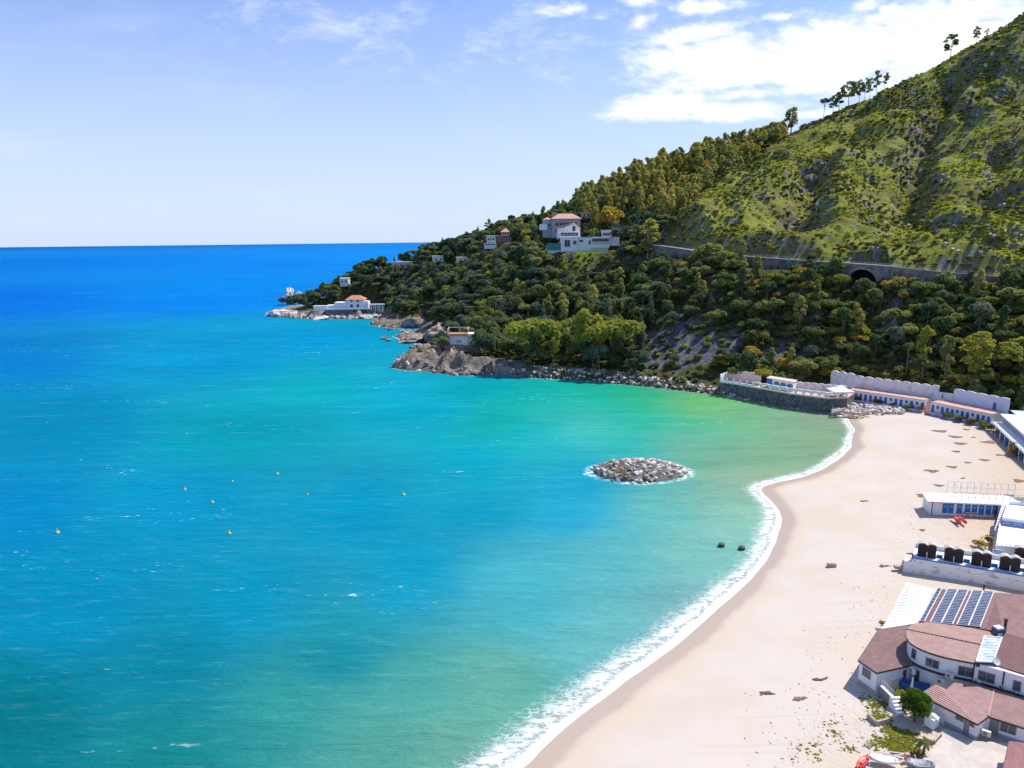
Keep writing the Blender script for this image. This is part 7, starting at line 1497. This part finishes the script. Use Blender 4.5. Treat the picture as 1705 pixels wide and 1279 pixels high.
# shrubs along the cabins and the pavilion
bl_ = ['dark round shrub beside the arcade steps', 'brown shrub before the longer cabin row', 'low green shrub in the middle of the longer cabin row', 'wide green shrub near the end of the longer cabin row', 'dark shrub at the red ramp between the cabin rows', 'first green shrub on sand before the shorter cabin row', 'second green shrub on sand before the shorter cabin row', 'rusty shrub on sand before the shorter cabin row', 'grey green shrub at the right end of the cabin rows', 'dark shrub at the corner of the stilted pavilion', 'second dark shrub along the pavilion posts', 'third dark shrub along the pavilion posts', 'fourth dark shrub along the pavilion posts', 'fifth shrub along the pavilion posts, above the steps', 'tall brown palm like shrub where the pavilion steps meet the sand', 'dark shrub nearest the right edge below the pavilion']
for (x, y), sc, k, lb in zip([(240, 352), (428, 378), (558, 402), (690, 430), (792, 440), (1020, 502), (1138, 528), (1238, 552), (1345, 585), (1405, 608), (1482, 652), (1545, 705), (1598, 728), (1640, 755), (1655, 820), (1690, 850)], (1.3, 1.3, .9, 1.3, 1.1, 1.3, 1.3, 1.3, 1.5, 1.3, 1.3, 1.4, 1.3, 1.4, 1.9, 1.5), (1, 6, 0, 0, 6, 1, 0, 6, 0, 1, 1, 1, 0, 1, 6, 1), bl_):
    g = G(*c3(x, y), 2.0); kd, sdd, mt = BK[k]; plant(kd, sdd, mt, (g[0], g[1], 1.8), sc, random.random()*6, lb, 'shrub', 'shrubs planted along the cabins', 'garden_shrub')
g = G(*c2(905, 770), 2.0); plant('bush', 42, leaf_oak, (g[0], g[1], 1.9), 1.1, 0, 'dark green shrub against the striped side of the white house', 'shrub', None, 'garden_shrub', asp=.6)
g = G(*c2(235, 815), 4.2); plant('bush', 47, leaf_dry, (g[0]-1, g[1], 1.9), .8, 0, 'dry reddish plants at the seaward end of the white platform', 'shrub', None, 'garden_shrub')
g = G(*c2(800, 800), 2.0); plant('bush', 43, leaf_gold, (g[0], g[1], 1.9), .8, 0, 'pale yellow bush beside the climbing frame', 'shrub', None, 'garden_shrub')
g = G(*c1(338, 385), 2.0); plant('bush', 43, leaf_gold, (g[0], g[1], 1.9), .55, 0, 'small yellowish plant at the corner of the white pergola', 'shrub', None, 'garden_shrub', asp=.7)
g = G(*c1(455, 840), 2.0); plant('bush', 44, leaf_lime, (g[0], g[1], 2.2), .55, 0, 'small lime green plant left of the round garden tree', 'shrub', None, 'garden_shrub')

# ------------------------------------------------------------------ rocks
def rock_mb(seed, sub=2, sx=1, sy=1, sz=.8, rough=.22):
    bm = bmesh.new(); bmesh.ops.create_icosphere(bm, subdivisions=sub, radius=1); r = np.random.RandomState(seed); cuts = [(Vector(r.normal(size=3)).normalized(), r.uniform(.55, .85)) for _ in range(9)]
    for v in bm.verts:
        for n_, d_ in cuts:
            e = v.co.dot(n_)-d_
            if e > 0: v.co -= n_*e
        v.co *= 1+r.uniform(-rough, rough)*.35; v.co = Vector((v.co.x*sx, v.co.y*sy, v.co.z*sz))
    m = MB(); m.add([tuple(v.co) for v in bm.verts], [tuple(v.index for v in f.verts) for f in bm.faces]); bm.free(); return m
RK_ = []
rlist = [(rock_mb(200+k, 2, 1, random.uniform(.7, 1), random.uniform(.55, .85)), [rockm, rockm, rockd, rockm, rockd, rockm][k]) for k in range(6)]
def boulder(k, pos, s, label, group, name='boulder', mt=None, cat='boulder'):
    if mt is None and k < len(RK_) and RK_[k] is not None: o = RK_[k].copy(); o.name = name; COL.objects.link(o)
    else:
        o = rlist[k % 6][0].build(name, mt or rlist[k % 6][1], None, (0, 0, 0))
        if mt is None: RK_.append(o)
    o.location = tuple(map(float, pos)); o.rotation_euler = (random.uniform(-.4, .4), random.uniform(-.4, .4), random.uniform(0, 6.28)); o.scale = (s,)*3 if np.isscalar(s) else s; tag(o, label, cat, group); return o
# rubble islet
mm = MB(); N = 48; rings = 9; vs = [(ISL[0], ISL[1], 2.4)]; fs = []
for i in range(1, rings+1):
    for k in range(N): a = 2*math.pi*k/N; rr = i/rings; vs.append((ISL[0]+12.8*rr*math.cos(a), ISL[1]+8.8*rr*math.sin(a), 2.4*(1-rr**2.2)+.0+random.uniform(-.25, .25)-(.8 if i == rings else 0)))
fs = [(0, 1+k, 1+(k+1) % N) for k in range(N)]+[(1+(i-1)*N+k, 1+i*N+k, 1+i*N+(k+1) % N, 1+(i-1)*N+(k+1) % N) for i in range(1, rings) for k in range(N)]
mm.add(vs, fs); tag(mm.build('islet_core', rockd), 'dark rubble core of the small rock islet', None, None, 'structure')
bi_ = 0
for i in range(230):
    while True:
        u, v = random.uniform(-1, 1), random.uniform(-1, 1); q = math.hypot(u, v)
        if q < .93+.1*math.sin(3*math.atan2(v, u)+1)+.05*math.sin(7*math.atan2(v, u)): break
    x, y = ISL[0]+u*13.2, ISL[1]+v*9.2; z = 2.5*(1-q**2.2)-.1; s = random.uniform(.45, 1.0)*(1.0 if q < .85 else .8)
    px, py = PX(x, y, z); yel = abs((px-1032)-(py-780)*.9) < 9 and 765 < py < 795 and random.random() < .8
    if yel: boulder(i % 6, (x, y, z), s, 'yellow stained boulder in the band across the rubble islet', 'yellow boulders of the islet', mt=rocky)
    else:
        k = [0, 1, 3, 5][i % 4] if px > 1050 and random.random() < .8 else random.choice((0, 2, 5, 3, 1))
        while len(RK_) <= k: boulder(len(RK_), (x, y, z), s, 'pale grey boulder heaped on the rubble islet', 'boulders heaped on the islet')
        boulder(k, (x, y, z), s, 'pale grey boulder heaped on the rubble islet' if k not in (2, 4) else 'dark grey boulder heaped on the rubble islet', 'boulders heaped on the islet')
# shore rocks: pale riprap under the terrace and before the cabins, dark ledges round the points
sp_, ss_, si_ = [], [], []
def shore(pts, n, w0, w1, smin, smax, ks, zlo=-.2, zf=.22):
    P_ = np.array([G(*p)[:2] for p in pts]); seg = np.linalg.norm(np.diff(P_, axis=0), axis=1); cum = np.concatenate([[0], np.cumsum(seg)])
    for _ in range(n):
        t_ = random.uniform(0, cum[-1]); i = min(len(seg)-1, int(np.searchsorted(cum, t_)-1)); i = max(i, 0); p = P_[i]+(P_[i+1]-P_[i])*((t_-cum[i])/seg[i]); d_ = (P_[i+1]-P_[i])/seg[i]; n_ = np.array([d_[1], -d_[0]]); o_ = random.uniform(w0, w1); q = p+n_*o_
        if not inside(np.array([q[0]]), np.array([q[1]]), LAND)[0] and o_ > 1: q = p-n_*o_
        h = max(float(hz(q[0], q[1])) if q[1] > 203 else 1.5, zlo+max(0, o_)*zf); s = random.uniform(smin, smax); sp_.append((q[0], q[1], min(h, 4.5 if q[1] < 400 else 1.6))); ss_.append(s); si_.append(random.choice(ks))
shore([(1395, 690), (1370, 687), (1330, 681), (1290, 674), (1240, 665), (1190, 658)], 420, -.8, 5.5, .35, 1.15, (0, 1, 2, 3, 4, 5, 2, 4)); shore([(1190, 658), (1130, 650), (1060, 642), (1000, 637), (940, 632), (880, 629)], 420, -.8, 5.5, .25, 1.1, (0, 1, 3, 2, 4, 2), zf=.16)
shore([(1078, 640), (905, 628)], 160, 0, 6.5, .4, 1.0, (0, 1, 3, 5, 2, 4), zf=.3); shore([(880, 629), (830, 622), (805, 626), (760, 625), (735, 622), (700, 618), (675, 617), (652, 612)], 80, -.8, 5, .5, 2.0, (2, 4, 2, 0), zf=.3); shore([(652, 612), (668, 602), (690, 580), (735, 579)], 60, -.5, 5, .5, 2.0, (2, 4, 0))
shore([(655, 561), (700, 556), (634, 545), (615, 540), (668, 531)], 60, -.3, 5, .6, 2.0, (0, 1, 2, 3, 4)); shore([(640, 529), (600, 531), (560, 531), (515, 531), (480, 529), (443, 526)], 160, -.5, 7, .7, 2.4, (0, 1, 3, 5, 0), zf=.25)
for _ in range(330):      # riprap before the cabins
    px = random.uniform(1385, 1505); a = (px-1385)/120; py = random.uniform(669+a*9, 684+a*3+ (3 if px < 1450 else 0)); q = G(px, py, 2.0); sp_.append((q[0], q[1], 1.7+random.uniform(0, .35))); ss_.append(random.uniform(.35, .95)); si_.append(random.choice((0, 1, 3, 5, 0, 1)))
sp_ = np.array(sp_); ss_ = np.array(ss_); si_ = np.array(si_); pxs, pys = PX(sp_[:, 0], sp_[:, 1], sp_[:, 2])
od = np.argsort(-ss_/sp_[:, 1]); bi3, br3 = od[:60], od[60:]
RL = [(1440, 676, 'before the longer cabin row'), (1370, 684, 'at the terrace foot'), (1280, 670, 'below the arcade middle'), (1210, 660, 'at the terrace left end'), (1120, 648, 'left of the terrace'), (1000, 636, 'under the green shore wall'), (880, 628, 'at the dark foot of the point'), (760, 615, 'on the near rocky point'), (680, 600, 'at the tip of the near rocky point'), (660, 550, 'on the middle rock ledges'), (540, 528, 'before the headland villa')]
LAND_s = LAND_; LAND_ = RL
lb3 = labelled([(pxs[i], pys[i], 'dark shore boulder' if si_[i] in (2, 4) else 'pale shore boulder') for i in bi3], 0)
for i, lb in zip(bi3, lb3): boulder(int(si_[i]), (sp_[i][0], sp_[i][1], sp_[i][2]), ss_[i], lb, 'large boulders along the shore')
scatter('shore_rubble', sp_[br3], np.stack([ss_[br3]]*3, 1), RNG.uniform(0, 6.28, len(br3)), si_[br3], RK_[:6], 'rocks and rubble strewn along the shoreline', tilt=RNG.uniform(-.5, .5, (len(br3), 2)))
# sea stacks and crags
def crag(px, pb, pt, wpx, dep, lab, seed, mt=rockm, name='sea_rock', asp=.8):
    a = D(px, pb, dep); h = HT(a, pt)-a[2]; w_ = wpx*dep/FPX/2; o = rock_mb(seed, 3, 1, asp, 1, .5).build(name, mt, None, (0, 0, 0)); o.location = (a[0], a[1], a[2]+h*.2); w_ *= 1.5 if dep < 450 else 1.1; o.scale = (w_, w_, h*1.05); o.rotation_euler = (0, 0, random.uniform(0, 3)); tag(o, lab, 'rock', 'rocks off the headland'); return o
for i, a in enumerate([(482, 499, 481, 17, 700, 'tall pale sea stack, leftmost off the headland'), (499, 500, 489, 20, 705, 'low pale rock right of the tall sea stack'), (512, 499, 484, 20, 710, 'brown topped rock between sea stack and headland'), (526, 499, 486, 18, 705, 'reddish rock touching the far headland'), (472, 500, 494, 16, 695, 'low dark rock at the foot of the sea stack'),
                       (640, 563, 560, 9, 440, 'tiny flat rock awash, left of the middle ledges'), (646, 566, 564, 8, 432, 'second tiny flat rock awash'),
                       (765, 622, 585, 26, 335, 'pointed brown crag below the boat house'), (782, 624, 600, 26, 333, 'squat crag right of the pointed one'), (745, 622, 592, 30, 338, 'dark cleft crag left of the pointed one'), (722, 620, 588, 34, 342, 'broad tilted crag in the middle of the near point'), (700, 618, 590, 30, 346, 'low ribbed crag near the tip of the point'), (676, 616, 602, 26, 345, 'lowest crag at the tip of the near point'), (706, 596, 578, 34, 362, 'rear crag on the near rocky point'),
                       (690, 566, 556, 50, 432, 'long low ledge, nearer of the two middle fingers'), (730, 560, 543, 40, 425, 'stepped grey ledge at the root of the middle finger'), (655, 545, 533, 44, 520, 'dark broken ledge, farther of the middle fingers'), (690, 545, 528, 40, 500, 'pale slab behind the farther ledge'),
                       (470, 527, 515, 40, 592, 'pale rock at the very tip of the headland'), (490, 528, 518, 36, 590, 'broad pale rock left of the headland villa'), (535, 531, 527, 30, 562, 'long low rock before the headland terrace'), (610, 530, 524, 44, 568, 'low pale rock right of the headland terrace'),
    (790, 625, 606, 30, 326, 'brown rock wall foot right of the squat crag'), (755, 605, 582, 22, 344, 'slender rock fin under the boat house'), (735, 612, 580, 30, 350, 'stepped brown crag behind the dark cleft crag'), (715, 606, 582, 30, 352, 'jagged brown crag above the broad tilted one'), (690, 610, 588, 26, 352, 'split brown rock inland of the ribbed crag'), (665, 614, 604, 20, 344, 'small brown rock beside the lowest crag'), (812, 628, 608, 34, 322, 'dark rock buttress left of the sea wall'), (838, 630, 612, 30, 318, 'second dark rock buttress left of the sea wall')]):
    crag(*a, 300+i, rockd if any(w in a[5] for w in ('dark', 'ribbed')) else (rockb if a[4] < 560 else rockm))
# outcrops on the hill
LAND_ = LAND_s; oc = []
for _ in range(1500):
    px, py = random.uniform(1150, 1705), random.uniform(30, 420); b = ground_at(px, py, 290, 620)
    if b is None or fieldv(HILLM, np.array([b[0]]), np.array([b[1]]))[0] < .6 or railinfo(np.array([b[0]]), np.array([b[1]]))[0][0] < 14: continue
    oc.append((b, random.uniform(.35, 1.5), float(fbm(b[0], b[1], 24, 3, 131))))
oc = [o for o in oc if o[2] > .46]; oc.sort(key=lambda o: -o[1]/o[0][1]); rp = [PX(*o[0]) for o in oc]
lb4 = labelled([(rp[i][0], rp[i][1], 'grey rock outcrop') for i in range(min(36, len(oc)))], 0)
for i, lb in enumerate(lb4): boulder(i % 6, oc[i][0], (oc[i][1], oc[i][1]*.8, oc[i][1]*.9), lb, 'rock outcrops on the grassy hill', 'rock_outcrop', cat='rock')
cz = []
for (x0, x1, y0, y1), n, smn, smx in [((1325, 1390, 270, 350), 26, 1.2, 3.2), ((1640, 1705, 22, 80), 26, 1.5, 3.6), ((1500, 1580, 130, 330), 34, 1.2, 3.4), ((1600, 1700, 90, 260), 22, 1.0, 3.0), ((1180, 1300, 300, 380), 16, 1.0, 2.2), ((1420, 1500, 300, 420), 18, 1.0, 2.6), ((1560, 1700, 280, 430), 24, 1.0, 2.8)]:
    for _ in range(n):
        b = ground_at(random.uniform(x0, x1), random.uniform(y0, y1), 290, 640)
        if b is not None and fieldv(HILLM, b[:1], b[1:2])[0] > .6 and railinfo(b[:1], b[1:2])[0][0] > 14: cz.append((b, random.uniform(smn, smx)))
cz.sort(key=lambda o: -o[1]/o[0][1]); cpp = [PX(*o[0]) for o in cz]; lb5 = labelled([(cpp[i][0], cpp[i][1], 'large grey crag') for i in range(len(cz))], 0)
for i, lb in enumerate(lb5): s_ = cz[i][1]; boulder([2, 4, 5, 2, 4, 2][i % 6], cz[i][0]-np.array([0, 0, s_*.35]), (s_*random.uniform(.7, 1.2), s_*random.uniform(.7, 1.1), s_*random.uniform(.8, 1.5)), lb, 'crags on the open hill', 'crag', cat='crag')
ro = oc[len(lb4):]; pr = np.array([o[0] for o in ro]); sr = np.array([o[1]*.75 for o in ro])
if len(ro): scatter('hill_stones', pr, np.stack([sr, sr, sr*.8], 1), RNG.uniform(0, 6.28, len(ro)), RNG.randint(0, 6, len(ro)), RK_[:6], 'scattered grey stones over the grassy hillside')
dp_ = []
for (x0, x1, y0, y1), n in [((1330, 1440, 1040, 1240), 160), ((1395, 1500, 960, 1060), 130), ((1440, 1560, 700, 900), 110), ((1240, 1420, 1140, 1279), 110), ((1480, 1640, 830, 905), 60)]:
    for _ in range(n): q = G(random.uniform(x0, x1), random.uniform(y0, y1), 1.9); dp_.append((q[0], q[1], gz(q[0], q[1])-.02))
dp_ = np.array(dp_); dsz = RNG.uniform(.04, .17, len(dp_)); scatter('beach_debris', dp_, np.stack([dsz*RNG.uniform(1, 2.4, len(dp_)), dsz, dsz*.5], 1), RNG.uniform(0, 6.28, len(dp_)), RNG.choice([2, 4, 1], len(dp_)), RK_[:6], 'small stones and dry bits scattered over the upper sand')
# green shore wall left of the terrace
a, b = G(905, 616, 3)[:2]+np.array([0, 4.]), G(1078, 631, 3)[:2]+np.array([0, 4.]); m = MB(); m.profile(a, b, .8, [0, .5, 1], [0, 0, 0], [4.6, 4.4, 4.0]); tag(m.build('shore_wall', stonel), 'long grey sea wall under the bright trees left of the cliff', 'wall')
